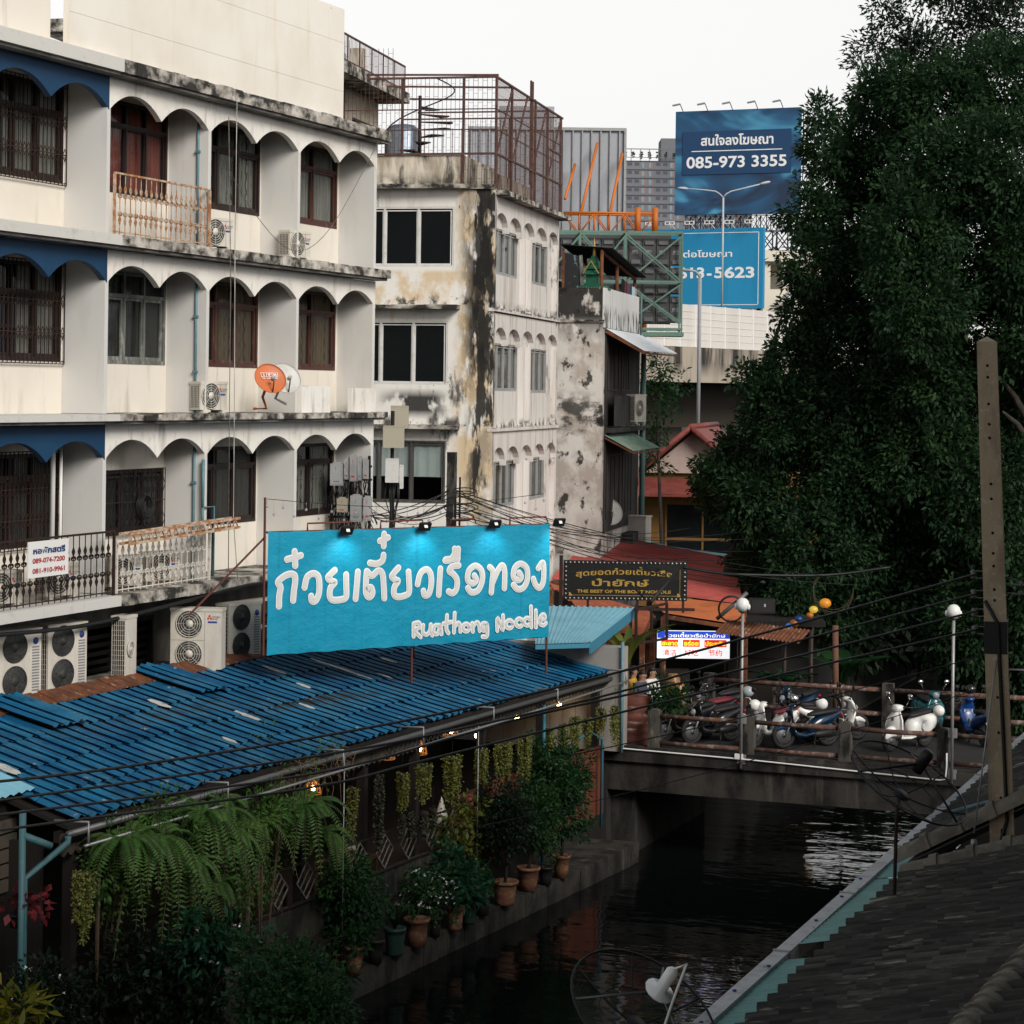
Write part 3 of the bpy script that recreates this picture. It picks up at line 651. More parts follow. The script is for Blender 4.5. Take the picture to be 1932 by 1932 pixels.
# rusty cage on the roof
def grid(mb, P, Q, z0, z1, sp=.118, hz=.34, t=.0095):
    P, Q = V(P), V(Q); n = max(1, int((Q-P).length/sp))
    for i in range(n+1):
        p = P.lerp(Q, i/n); mb.beam((p.x, p.y, z0), (p.x, p.y, z1), t)
        if i < n:
            q = P.lerp(Q, (i+1)/n); z = z0+(hz*.5 if i % 2 else .08)
            while z < z1: mb.beam((p.x, p.y, z), (q.x, q.y, z), t*.8); z += hz
def L2(u, w, z): return F2 @ V((u, w, z))
cg = []
mb = MB(); grid(mb, L2(-4.25, -.02, 0), L2(-.9, -.02, 0), 6.42, 8.42); grid(mb, L2(-.9, -.02, 0), L2(0, -.02, 0), 5.56, 8.42); mb.build('cage_mesh', MT['cage_iron'], B2)
mb = MB(); grid(mb, L2(0, 0, 0), L2(0, -9.05, 0), 5.46, 8.42); mb.build('cage_mesh', MT['cage_iron'], B2)
mb = MB(); grid(mb, L2(0, -9.05, 0), L2(-3, -9.05, 0), 5.46, 8.42, .15); mb.build('cage_mesh', MT['cage_iron'], B2)
mb = MB()
B_ = lambda a, b, w=.06: mb.beam(L2(*a), L2(*b), w)
for u, w in ((-4.25, 0), (-2.6, 0), (-.9, 0), (0, 0), (0, -1.95), (0, -4.75), (0, -7.0), (0, -9.05), (0, -5.2), (-1.6, -9.05)): B_((u, w, 5.46 if u > -1 else 6.4), (u, w, 8.45))
for w in (-4.75, -5.0): B_((-.05, w, 6.0), (-.05, w, 9.0), .05)
for z in (8.45, 6.40): B_((-4.3, .01, z), (.03, .01, z), .055); B_((0, 0, z), (0, -9.3, z), .055)
B_((-7, .0, 8.62), (.05, .0, 8.50), .05); B_((-7, -2, 8.6), (0, -2, 8.43), .05); B_((-7, -4.75, 8.6), (.1, -4.75, 8.43), .05); B_((-4, -7, 8.4), (0, -7, 8.4), .045); B_((-5, -9, 8.45), (0, -9, 8.45), .045)
for z in (7.6, 7.05): B_((-4.2, .0, z), (0, 0, z), .03); B_((0, 0, z), (0, -9, z), .025)
for w in (0, -2, -4.75, -7): B_((0, w-.1, 6.4), (0, w-2, 8.4), .045)
B_((0, -7.1, 5.5), (0, -7.1, 7.3), .05); B_((0, -7.1, 7.3), (0, -9, 7.3), .05)
mb.build('cage_frame', MT['cage_iron'], B2)
# penthouse with overhanging slab
E_ = atP(773, 196, uf*(uc-3.6), uf); eu = (E_-C2).dot(us); pz = E_.z
mb = MB(S2); mb.box(eu-14, eu, -9, -3.6, pz, pz+.3); mb.build('penthouse_roof', MT['slab_dirty'], B2)
mb = MB(S2); HP = [(eu-7.3, eu-5.2, pz-1.9, pz-.75), (eu-3.2, eu-1.0, pz-1.9, pz-.75)]
wall(mb, eu-14, eu-.5, 5.46, pz, HP, -4.4, .15); mb.box(eu-.65, eu-.5, -9, -4.56, 5.46, pz); mb.build('penthouse_wall', pm('penthouse_wall', (.50, .43, .33), .9, [((.3, .24, .18), (1.6, 1.6, .6), .45, .62, .7, 8)]), B2)
for h in HP: window(B2, S2, *h, -4.42, n=3, fmat='wood_brown', glass='glass_dark', curtain='curtain_dark', sash=.03)
mb = MB(S2)
for z in (.75, .06): mb.beam((eu-12, -3.7, pz+.3+z), (eu-.2, -3.7, pz+.3+z), .045)
for k in range(11): mb.beam((eu-12+k*1.18, -3.7, pz+.3), (eu-12+k*1.18, -3.7, pz+1.05), .03)
k = 0
while k < 95: mb.beam((eu-12+k*.125, -3.7, pz+.36), (eu-12+k*.125, -3.7, pz+1.05), .011); k += 1
mb.build('roof_railing', MT['cage_iron'], B2)
mb = MB(F2); du = (E_-C2).dot(-us)
grid2 = MB(); p0 = L2(-6.6, du+.6, 0); grid(grid2, L2(-8.2, du+.8, 0), L2(-5.2, du+.8, 0), pz+.3, pz+1.75, .14, .3); grid(grid2, L2(-4.75, du+.8, 0), L2(-3.9, du+.8, 0), pz-.3, pz+1.5, .14, .3); grid2.build('cage_mesh', MT['cage_iron'], B2)
mb.box(-5.15, -4.75, du+.7, du+1.0, pz-.5, pz+1.5); mb.build('chimney', MT['weathered_parapet'], B2)
# spiral stair
mb = MB(); c = L2(-2.45, -1.3, 0); mb.tube([(c.x, c.y, 5.5), (c.x, c.y, 8.15)], .05, 8)
for i in range(10):
    z = 5.9+i*.215; a0, a1 = 2.9+i*.52, 2.9+i*.52+.5; v = [(c.x, c.y, z), (c.x+.88*math.cos(a0), c.y+.88*math.sin(a0), z), (c.x+.92*math.cos((a0+a1)/2), c.y+.92*math.sin((a0+a1)/2), z), (c.x+.88*math.cos(a1), c.y+.88*math.sin(a1), z)]
    mb.add(v+[(x, y, w+.035) for x, y, w in v], [(3, 2, 1, 0), (4, 5, 6, 7), (0, 1, 5, 4), (1, 2, 6, 5), (2, 3, 7, 6), (3, 0, 4, 7)])
mb.tube([(c.x+.95*math.cos(2.9+i*.26), c.y+.95*math.sin(2.9+i*.26), 6.75+i*.107) for i in range(20)], .02, 5)
mb.build('spiral_staircase', MT['iron_black'], B2)
pm('zinc_sheet', (.33, .38, .44), .4, [((.16, .19, .25), (7, 7, .3), .45, .6, .8, 4)], metal=.5)
mb = MB(); c = L2(-3.05, -1.8, 0); mb.lathe([(.0, 5.5), (.5, 5.5), (.52, 5.55), (.52, 7.2), (.46, 7.28), (.3, 7.4), (0, 7.45)], (c.x, c.y, 0), 20); mb.build('water_tank', MT['zinc_sheet'], None, 'tall grey blue steel water tank beside the spiral stair on the roof', 'water tank')
mb = MB(); c = L2(-5.9, du+2.6, 0); mb.lathe([(0, pz+.3), (1.1, pz+.3), (1.1, pz+1.1), (.8, pz+1.3), (0, pz+1.38)], (c.x, c.y, 0), 20); mb.build('water_tank', MT['zinc_sheet'], None, 'wide grey blue water tank behind the railing of the highest roof', 'water tank')
# ================================================================ annex with the roof terrace
A0 = C2+us*9.79-uf*.12; AF = frame(A0, uf, -us); AS = frame(A0+uf*1.39, us, uf)
AN = thing('annex_building', 'narrow stained annex with laundry terrace and corrugated awnings', 'building', A0+us*3+V((0, 0, G)))
mb = MB(AF); mb.box(-2.2, 1.39, -7.3, 0, G, 2.28); mb.build('wall', MT['annex_wall'], AN)
mb = MB(AF); mb.box(-.05, 1.36, -.12, .03, 2.29, 3.28); mb.build('terrace_wall', MT['annex_wall'], AN)
mb = MB(AF); mb.box(-.05, 1.42, -.2, .05, 2.2, 2.288); mb.build('ledge', MT['slab_dirty'], AN)
mb = MB(AS); mb.box(0, 6.74, -.03, .04, 2.05, 3.28); mb.build('terrace_wall', MT['white_board'], AN, 'white board side of the terrace wall')
mb = MB(AS); mb.box(.3, 6.9, .003, .05, -1.0, 2.0); mb.box(.3, 6.9, .003, .05, -4.3, -1.2); mb.box(.3, 6.9, .003, .3, -1.2, -1.05); mb.build('side_cladding', MT['annex_dark'], AN)
HA = [(.5, 2.6, .1, 1.75), (3.2, 4.6, .1, 1.75), (.5, 3.0, -3.9, -1.9), (3.6, 5.4, -3.9, -1.9)]
for h in HA: window(AN, AS, *h, .06, n=3, fmat='iron_brown', glass='glass_dark', sash=.03, fw_=.05)
for bx in ((.4, 3.4, .3, .32, -1.0, -.05), (3.8, 6.6, .06, .4, -6.3, -4.5)): mb = MB(AS); mb.box(*bx); mb.build('balcony_wall', MT['annex_dark'], AN)
def corr(mb, a, b, c, d, n, amp, m=1, fine=4):
    """corrugated sheet: a,b inner edge; d,c outer edge (a->d slope) ; n waves along a-b"""
    a, b, c, d = V(a), V(b), V(c), V(d); nn = (b-a).cross(d-a).normalized(); vs = []; k = n*fine
    if nn.z < 0: nn = -nn
    for j in range(m+1):
        for i in range(k+1):
            p = a.lerp(b, i/k).lerp(d.lerp(c, i/k), j/m); vs.append(p+nn*(amp*math.sin(2*math.pi*i/fine)))
    mb.add(vs, [(j*(k+1)+i, j*(k+1)+i+1, (j+1)*(k+1)+i+1, (j+1)*(k+1)+i) for j in range(m) for i in range(k)], False)
pm('corr_white', (.68, .70, .72), .5, [((.4, .42, .44), (3, 3, 3), .5, .7, .5, 5)])
pm('corr_green', (.26, .31, .24), .7, [((.12, .26, .20), (.8, .8, .8), .40, .55, .8, 5), ((.38, .38, .31), (4, 4, 1), .5, .65, .7, 7)])
inn = AS @ V((.25, .05, 2.02)); o_n = atP(1216, 662, inn, us); o_f = atP(1278, 667.5, o_n, uf); i_f = inn+us*((o_f-o_n).dot(us))
mb = MB(); corr(mb, inn, i_f, o_f, o_n, 26, .02, 3); mb.build('awning', MT['corr_white'], AN, 'white corrugated awning')
mb = MB(); mb.beam(inn-V((0, 0, .08)), o_n-V((0, 0, .06)), .06, .1); mb.beam(inn+us*1-V((0, 0, .08)), o_n+us*1-V((0, 0, .06)), .05, .08); mb.beam(o_n-V((0, 0, .07)), o_f-V((0, 0, .07)), .05); mb.build('awning_frame', MT['rust'], AN)
inn2 = AS @ V((.2, .05, -1.28)); o_n2 = atP(1195, 851, inn2, us); o_f2 = o_n2+us*5.5+V((0, 0, .0)); i_f2 = inn2+us*5.5
mb = MB(); corr(mb, inn2, i_f2, o_f2, o_n2, 24, .02, 3); mb.build('awning', MT['corr_green'], AN, 'green grey corrugated awning')
mb = MB(); mb.beam(inn2-V((0, 0, .08)), o_n2-V((0, 0, .06)), .05); mb.beam(o_n2-V((0, 0, .07)), o_f2-V((0, 0, .07)), .05); mb.build('awning_frame', MT['rust'], AN)
mb = MB(AS); mb.tube([(6.85, .2, 2.0), (6.85, .2, -6.0)], .09, 8); mb.tube([(6.7, .12, 3.4), (6.7, .12, 1.9)], .03, 6); mb.build('drain_pipe', pm('teal_pipe', (.10, .19, .18), .6), AN)
# terrace shelter
mb = MB(); a = AS @ V((.1, -1.4, 4.62)); b = AS @ V((6.9, -1.4, 4.05)); c = AS @ V((6.9, .25, 3.95)); d = AS @ V((.1, .25, 4.50)); corr(mb, a, b, c, d, 30, .025, 2); mb.build('shelter_roof', pm('tarred_roof', (.018, .017, .016), .8), AN)
mb = MB(AS)
for u, m_ in ((.15, 0), (3.0, 0), (6.6, 0)): mb.tube([(u, -.1, 2.3), (u, -.1, 4.42-.085*u)], .055, 7)
mb.beam((.1, -.1, 4.40), (6.8, -.1, 3.88), .06, .1); mb.beam((.1, -1.3, 2.3), (.1, -1.3, 4.5), .07); mb.build('shelter_post', MT['rust'], AN)
mb = MB(AS); mb.box(.2, 6.6, -1.9, -1.85, 2.3, 3.6); mb.build('back_screen', MT['interior'], AN)
# things on the terrace
cols = [((.012, .012, .014), 'black'), ((.10, .035, .045), 'maroon'), ((.13, .04, .05), 'dark red'), ((.10, .05, .05), 'brown'), ((.012, .04, .12), 'navy blue'), ((.35, .50, .52), 'pale turquoise'), ((.40, .28, .24), 'faded pink')]
for i, (c, nm) in enumerate(cols):
    u = 3.3+i*.42; mb = MB(AS); w0 = .0; n = 8; h = .95-.08*(i % 3)
    vs = [(u+.36*k/n, w0+.04*math.sin(k*1.9+i), 3.72-.03*i-j*h/5) for j in range(6) for k in range(n+1)]
    mb.add(vs, [(j*(n+1)+k, j*(n+1)+k+1, (j+1)*(n+1)+k+1, (j+1)*(n+1)+k) for j in range(5) for k in range(n)], True)
    mb.build('hanging_garment', pm('cloth_'+nm.replace(' ', '_'), c, .95), None, f'{nm} garment hanging to dry under the black terrace roof', 'laundry', 'laundry on the terrace')
pm('tarp_black', (.016, .017, .02), .6, [((.16, .22, .28), (5, 5, 5), .60, .66, .8, 4)])
mb = MB(AF); mb.add([(.0, -.3, 2.35), (.75, -.35, 2.35), (.62, -.3, 4.25), (.02, -.25, 4.4), (.0, -.42, 2.35), (.75, -.47, 2.35), (.62, -.42, 4.25), (.02, -.37, 4.4)], [(0, 1, 2, 3), (7, 6, 5, 4), (0, 4, 5, 1), (1, 5, 6, 2), (2, 6, 7, 3), (3, 7, 4, 0)]); mb.build('banner', MT['tarp_black'], None, 'crumpled black printed banner leaning at the end of the terrace', 'banner')
mb = MB(AF); mb.beam((.72, -.3, 2.3), (.6, -.3, 4.3), .06, .1); mb.beam((.9, -.5, 2.3), (.8, -.5, 4.2), .05, .08); mb.build('timber_plank', MT['wood_grey'], None, 'grey planks leaning beside the black banner on the terrace', 'plank')
pm('shrine_green', (.012, .085, .05), .5, [((.02, .14, .08), (8, 8, 8), .4, .6, .7, 4)]); pm('gold', (.55, .36, .10), .4, metal=.6)
c = AF @ V((1.0, -.45, 2.3)); S = thing('spirit_house', 'small green and gold spirit house shrine on the terrace corner', 'shrine', c)
mb = MB(); X, Y, Z = c
for z0, z1, r in ((0, .12, .30), (.12, .5, .17), (.5, .6, .22), (.6, .85, .15), (.85, .93, .25), (.93, 1.0, .42), (1.0, 1.06, .36)): mb.box(X-r, X+r, Y-r, Y+r, Z+z0+.001, Z+z1)
mb.build('pedestal', MT['shrine_green'], S)
mb = MB(); mb.box(X-.2, X+.2, Y-.2, Y+.2, Z+1.061, Z+1.4); mb.build('chamber', MT['shrine_green'], S)
mb = MB()
for q in (0, 1, 2): s_ = .30-q*.07; z0 = Z+1.40+q*.17; mb.add([(X-s_, Y-s_, z0), (X+s_, Y-s_, z0), (X+s_, Y+s_, z0), (X-s_, Y+s_, z0), (X-s_*.25, Y, z0+.34), (X+s_*.25, Y, z0+.34)], [(0, 1, 5, 4), (1, 2, 5), (2, 3, 4, 5), (3, 0, 4), (3, 2, 1, 0)])
mb.build('roof', MT['shrine_green'], S)
mb = MB(); mb.lathe([(.07, 0), (.05, .1), (.055, .12), (.035, .25), (.04, .27), (.015, .45), (0, .62)], (X, Y, Z+1.95), 8)
for q in (-1, 1): mb.beam((X, Y-.31, Z+1.82), (X+q*.26, Y-.31, Z+1.42), .03)
for k in range(9): mb.box(X-.4+k*.09, X-.36+k*.09, Y-.435, Y-.421, Z+.94, Z+.99)
mb.build('gilding', MT['gold'], S)
# ================================================================ far background
def pbox(mb, x0, y0, x1, y1, d, dep):
    """a block whose front covers the survey rectangle at depth d, facing the canal bend, with real depth dep"""
    a = atD(x0, y1, d); b = atD(x1, y0, d); u = (V((ct, st, 0))); L_ = (b-a).dot(u); M = frame(a, u)
    old = mb.fr; mb.fr = M; mb.box(0, L_, -dep, 0, 0, b.z-a.z); mb.fr = old; return M, L_, b.z-a.z
# condominium tower
pm('condo', (.13, .135, .155), .8, [((.19, .19, .20), (.05, .05, .05), .4, .6, .5, 3)]); pm('condo_orange', (.26, .15, .12), .8); pm('condo_glass', (.20, .25, .28), .25); pm('condo_dark', (.075, .08, .10), .8)  # grey blue tower colours stand in for distance haze
CT = thing('condominium_tower', 'tall grey condominium with a planted roof deck behind the billboards', 'building', atD(1230, 306, 800)*1+V((0, 0, -95)))
mb = MB(); M, Wd, Ht = pbox(mb, 1150, 306, 1420, 742, 800, 25); mb.build('tower_block', MT['condo'], CT)
mb = MB(); M2, W2_, H2_ = pbox(mb, 1247, 262, 1330, 305.8, 806, 15); mb.build('tower_core', MT['condo'], CT)
mb = MB(M); 
for k in range(26): z = Ht-3*(k+1); mb.box(-.1, Wd+.1, -.5, .25, z+2.75, z+3.0)
mb.build('floor_band', MT['condo_dark'], CT)
for nm, mt, sel in (('window', 'condo_glass', 0), ('window_panel', 'condo_orange', 1), ('loggia', 'condo_dark', 2)):
    mb = MB(M); rr = random.Random(4+sel)
    for k in range(26):
        z = Ht-3*(k+1)
        for c in range(int(Wd/2.5)):
            kind = 2 if c % 4 > 1 else (1 if rr.random() < .3 else 0)
            if sel == 0 and c % 4 < 2: mb.box(c*2.5+.3, c*2.5+1.1, .01, .06, z+.5, z+2.4); 
            if sel == 1 and c % 4 < 2 and rr.random() < .7: mb.box(c*2.5+1.15, c*2.5+1.7, .01, .07, z+.5, z+2.4)
            if sel == 2 and c % 4 > 1: mb.box(c*2.5+.3, c*2.5+1.9, .01, .05, z+1.3, z+2.4)
    mb.build(nm, MT[mt], CT, kind='stuff')
mb = MB(M)
for k in range(17): mb.box(k*3.2, k*3.2+.25, -.5, -.2, Ht, Ht+4.2)
mb.box(0, 53, -.5, -.2, Ht+4.0, Ht+4.3); mb.box(0, 53, -.5, -.4, Ht+1.1, Ht+1.3); mb.build('roof_pergola', MT['condo'], CT)
pm('far_leaf', (.045, .06, .05), .9)
mb = MB(M)
for k in range(12):
    for q in range(14): mb.ball((1.5+k*2.9+rnd.uniform(-.5, .5), -2, Ht+1+rnd.random()*2.2), .35, n=5, m=3)
mb.build('roof_planting', MT['far_leaf'], CT)
# large dark blue billboard and its lattice
m, t, p = nodes('billboard_swirl'); N, L = t.nodes.new, t.links.new
tc = N('ShaderNodeTexCoord'); wv = N('ShaderNodeTexNoise'); mp = N('ShaderNodeMapping'); mp.inputs['Scale'].default_value = (.045, .04, .11); mp.inputs['Rotation'].default_value = (0, .25, 0)
L(tc.outputs['Object'], mp.inputs[0]); L(mp.outputs[0], wv.inputs['Vector']); wv.inputs['Scale'].default_value = 1; wv.inputs['Detail'].default_value = 2; wv.inputs['Distortion'].default_value = 2.5
cr = N('ShaderNodeValToRGB'); e = cr.color_ramp.elements; e[0].position = .34; e[0].color = (.010, .028, .065, 1); e[1].position = .72; e[1].color = (.10, .42, .62, 1); k_ = e.new(.52); k_.color = (.014, .085, .19, 1)
L(wv.outputs[0], cr.inputs[0]); L(cr.outputs[0], p.inputs['Base Color']); p.inputs['Roughness'].default_value = .6; MT['billboard_swirl'] = m
pm('bb_navy', (.012, .050, .125), .6); pm('bb_blue', (.012, .22, .42), .6, [((.02, .27, .50), (.3, .3, .05), .45, .6, .6, 3)]); pm('steel_navy', (.02, .03, .05), .6)
D1 = 330; a = atD(1272.5, 406, D1); b = atD(1511, 202, D1*.978); u = V((b.x-a.x, b.y-a.y, 0)); W1 = u.length; H1 = b.z-a.z-.0; FB = frame(a, u)
BBt = thing('billboard', 'large navy blue billboard with a white phone number and glowing swirls', 'billboard', a+u/2-V((0, 0, 12)))
mb = MB(FB); mb.box(0, W1, -.6, 0, 0, H1); mb.build('face', MT['billboard_swirl'], BBt)
mb = MB(FB); mb.box(W1*.062, W1*.93, .02, .12, H1*.385, H1*.80); mb.build('number_panel', MT['bb_navy'], BBt)
mb = MB(FB); lettering(mb, 'สนใจลงโฆษณา', W1*.50, H1*.665, H1*.085, w=W1*.58, off=.14, bold=.025, align='c'); mb.box(W1*.135, W1*.86, .13, .15, H1*.605, H1*.613)
lettering(mb, '085-973 3355', W1*.095, H1*.45, H1*.105, w=W1*.80, off=.14, bold=.022); mb.build('lettering', MT['text_white'], BBt)
mb = MB(FB)
for k in range(5):
    x = W1*(.06+.2*k); mb.beam((x, 0, H1), (x, 1.4, H1+.9), .1); mb.beam((x, 1.4, H1+.9), (x-1.1, 1.5, H1+.7), .45, .2)
mb.build('lamp_bracket', MT['steel_grey'], BBt)
def lattice(mb, w0, w1, z0, z1, n, off, t=.12, m=3):
    for i in range(n+1):
        x = w0+(w1-w0)*i/n
        for o in (off, off-2.2):
            mb.beam((x, o, z0), (x, o, z1), t)
            if i < n:
                x2 = w0+(w1-w0)*(i+1)/n
                for j in range(m):
                    za, zb = z0+(z1-z0)*j/m, z0+(z1-z0)*(j+1)/m; mb.beam((x, o, za), (x2, o, zb), t*.7); mb.beam((x, o, zb), (x2, o, za), t*.7); mb.beam((x, o, zb), (x2, o, zb), t*.7)
        mb.beam((x, off, z0), (x, off-2.2, z1), t*.7)
mb = MB(FB); lattice(mb, 1.5, W1-.5, -2.4, -.05, 11, -.7, m=1); lattice(mb, W1*.66, W1*1.02, -11, -2.4, 3, -.7, .18); lattice(mb, W1+.1, W1+3.4, H1*.3, H1-.3, 2, -1, .1, 5); mb.build('lattice_support', MT['steel_navy'], BBt)
# lower blue billboard
D2 = 165; a = atD(1205, 583, D2*1.026); b = atD(1440.5, 429, D2); u = V((b.x-a.x, b.y-a.y, 0)); W2 = u.length; H2 = b.z-a.z; FB2 = frame(a, u)
BB2 = thing('billboard', 'bright blue billboard with white phone number behind the highway barrier', 'billboard', a+u/2-V((0, 0, 6)))
mb = MB(FB2); mb.box(0, W2, -.4, 0, 0, H2); mb.build('face', MT['bb_blue'], BB2)
mb = MB(FB2); s_ = .05
mb.box(.3, W2-.33, .005, .02, H2-.35, H2-.35+s_); mb.box(W2-.38, W2-.33, .005, .02, .3, H2-.36); mb.box(.3, W2-.39, .005, .02, .25, .3)
lettering(mb, 'ติดต่อโฆษณา', W2*.755, H2*.645, H2*.072, w=W2*.52, off=.02, bold=.02, align='r'); [lettering(mb, s_, W2*u0, H2*.385, H2*.128, w=W2*(u1-u0), off=.02, bold=.03) for s_, u0, u1 in (('5623', .614, .933), ('-', .553, .592), ('613', .323, .533), ('-', .25, .29), ('02', .10, .23))]; mb.build('lettering', MT['text_white'], BB2)
mb = MB(FB2)
for k in range(6):
    x = W2*(.13+.16*k); mb.beam((x, 0, H2), (x, .8, H2+.3), .04)
    for z in (.28, .5): mb.beam((x-.45, .8, H2+z), (x+.25, .8, H2+z), .05)
    for q in (-.45, -.1, .25): mb.beam((x+q, .8, H2+.28), (x+q, .8, H2+.5), .06)
mb.build('lamp_bracket', MT['white_paint'], BB2)
mb = MB(FB2)
for k in range(5): x = .5+k*(W2-1)/4; mb.beam((x, -.6, -14), (x, -.6, H2), .25)
mb.build('support_post', MT['steel_navy'], BB2)
# cream building behind the tree
pm('far_cream', (.62, .57, .47), .9)
CB = thing('office_building', 'cream flat roofed building between the blue billboard and the tree', 'building', atD(1500, 620, 190)-V((0, 0, 12)))
mb = MB(); M, Wd, Ht = pbox(mb, 1437, 548, 1640, 742, 190, 15); mb.build('wall', MT['far_cream'], CB)
mb = MB(M); mb.box(-.1, Wd, -6, .5, Ht+2.3, Ht+3.2); mb.box(-.05, Wd, -8, -6, Ht, Ht+2.3); mb.build('upper_storey', MT['far_cream'], CB)
for k in range(4): mb = MB(M); mb.box(.1+k*1.5, .6+k*1.5, -.4, 0, Ht+.001, Ht+2.3); mb.build('column', MT['far_cream'], CB)
mb = MB(M); mb.box(.2, .9, .01, .05, Ht-3.3, Ht-2.2); mb.build('window', MT['condo_dark'], CB)
mb = MB(M); c = M @ V((1.9, 1.2, 0)); mb = MB(); mb.lathe([(.28, -6), (.28, Ht-1), (.5, Ht-.9), (.5, Ht-.7), (.2, Ht-.4), (0, Ht-.3)], (c.x, c.y, c.z), 12)
for k in range(3): mb.beam((c.x-.9, c.y, c.z+Ht-2.2-k*.2), (c.x+.9, c.y, c.z+Ht-2.0-k*.2), .06)
mb.build('equipment_mast', MT['steel_grey'], None, 'grey equipment mast in front of the cream building', 'mast')
# elevated highway
e = V((math.sin(R(32.4)-TH), math.cos(R(32.4)-TH), 0)); HW = atD(1300, 655, 120); FH = frame(HW, e, V((e.y, -e.x, 0)))
if (FH @ V((0, 1, 0))-HW).dot(-HW) < 0: FH = frame(HW, e, V((-e.y, e.x, 0)))
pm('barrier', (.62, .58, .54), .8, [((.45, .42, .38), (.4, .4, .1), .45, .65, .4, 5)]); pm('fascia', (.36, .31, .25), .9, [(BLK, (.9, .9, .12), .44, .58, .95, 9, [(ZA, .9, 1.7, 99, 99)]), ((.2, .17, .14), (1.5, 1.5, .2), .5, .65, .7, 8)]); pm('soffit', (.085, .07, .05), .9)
HWY = thing('elevated_highway', 'elevated concrete road with pale panelled noise barrier and stained edge', 'highway', HW+e*30+V((0, 0, G-HW.z)))
mb = MB(FH); mb.box(-22, 260, -.6, 0, -1.85, 0); mb.build('edge_beam', MT['fascia'], HWY)
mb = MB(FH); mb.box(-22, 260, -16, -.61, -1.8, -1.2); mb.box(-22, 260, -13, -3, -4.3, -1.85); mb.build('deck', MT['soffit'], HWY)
for k in range(5):
    mb = MB(FH); mb.box(8+k*30, 10.5+k*30, -10, -6, G-HW.z, -4.3); mb.build('pier', MT['fascia'], HWY)
mb = MB(FH); mb.box(-22, 260, -.25, -.15, .02, 2.25)
for k in range(5): mb.box(-22, 260, -.16, -.13, .40+k*.37, .425+k*.37)
mb.build('noise_barrier', MT['barrier'], HWY)
mb = MB(FH)
for k in range(90): u_ = -21.5+k*1.72; mb.box(u_, u_+.09, -.20, -.10, .021, 2.27)
mb.build('barrier_post', MT['white_paint'], HWY, kind='stuff')
# street lamps
def lamp_arms(nm, lab, px, y0, y1, d, arms, r):
    b = atD(px, y1, d); t_ = atD(px-1, y0, d); o = thing(nm, lab, 'street lamp', (b.x, b.y, b.z))
    mb = MB(); mb.tube([b, (b.x, b.y, t_.z)], r, 8); top = V((b.x, b.y, t_.z)); mb.build('pole', MT['lamp_grey'], o)
    for pts in arms:
        q = [atD(x, y, d) for x, y in pts]; mb = MB(); mb.tube([top]+q, r*.75, 6); mb.build('arm', MT['lamp_grey'], o)
        dd = (q[-1]-q[-2]).normalized(); mb = MB(); mb.ball((0, 0, 0), r*6, r*2.4, r*1.6, 10, 6); M_ = Matrix.Translation(q[-1]+dd*r*4) @ dd.to_track_quat('X', 'Z').to_matrix().to_4x4(); mb.v = [M_ @ p_ for p_ in mb.v]; mb.build('lamp_head', MT['lamp_grey'], o)
pm('lamp_grey', (.42, .43, .45), .5)
lamp_arms('street_lamp', 'tall two armed street lamp standing in front of both blue billboards', 1362, 373, 581, 128, [[(1358, 366), (1350, 361), (1330, 358.5), (1296, 356)], [(1370, 366), (1379, 361), (1400, 356), (1436, 347)]], .055)
lamp_arms('street_lamp', 'single armed pale street lamp rising past the dark highway edge', 1317, 524, 805, 100, [[(1318, 518), (1312, 512), (1300, 510), (1268, 508)]], .085)
# back of the grey billboard and the orange truss, dark display modules in a green frame
pm('grey_panel', (.33, .34, .37), .7, [((.22, .23, .25), (.6, .6, .25), .45, .65, .5, 6)]); pm('orange_steel', (.52, .14, .02), .55); pm('green_steel', (.10, .19, .15), .65, [((.14, .21, .17), (1.5, 1.5, 1.5), .45, .6, .7, 5), ((.12, .06, .03), (3, 3, 3), .62, .7, .7, 6)])
D3 = 108
GB = thing('billboard', 'grey steel back of a billboard propped by orange poles', 'billboard', atD(1120, 438, D3)-V((0, 0, 6)))
mb = MB(); M, Wd, Ht = pbox(mb, 880, 243, 1181, 440, D3, .25); mb.build('back_sheet', MT['grey_panel'], GB)
mb = MB(M)
for k in range(23): x = .3+k*.44; mb.box(Wd-x-.03, Wd-x+.03, .001, .12, .02, Ht-.1)
mb.box(0, Wd, .001, .14, Ht-.12, Ht+.02); mb.box(Wd-.08, Wd+.03, .002, .15, 0, Ht); mb.build('rib', MT['steel_grey'], GB)
for a_, b_ in (((1085, 310), (1066, 375)), ((1127, 270), (1096, 402)), ((1174, 290), (1151, 402))):
    mb = MB(); mb.tube([atD(*a_, D3-.6), atD(*b_, D3-3)], .07, 7); mb.build('prop', MT['orange_steel'], GB)
mb = MB(); pbox(mb, 941, 201, 1046, 247, 118, .3); pbox(mb, 941, 247.2, 1046, 400, 118.2, .15); mb.build('billboard', MT['grey_panel'], None, 'small grey billboard back standing above the rusty cage', 'billboard')
D4 = 98
a = atD(1064, 441, D4); b = atD(1236, 441, D4); u = b-a; u.z = 0; FT = frame(a, u); Lw = u.length
mb = MB(FT); hh = .92
for w in (0, -1.0):
    for z in (.02, hh): mb.tube([(0, w, z), (Lw, w, z)], .055, 6)
    n = 6
    for k in range(n):
        x0, x1 = Lw*k/n, Lw*(k+1)/n; mb.tube([(x0, w, .02), (x1, w, hh)] if k % 2 else [(x0, w, hh), (x1, w, .02)], .03, 5)
        mb.tube([(x1, w, .02), (x1, w, hh)], .03, 5)
for x in (Lw-.75, Lw): 
    for w in (0, -1.0): mb.tube([(x, w, 0), (x, w, hh+.25)], .12 if w == 0 else .09, 8)
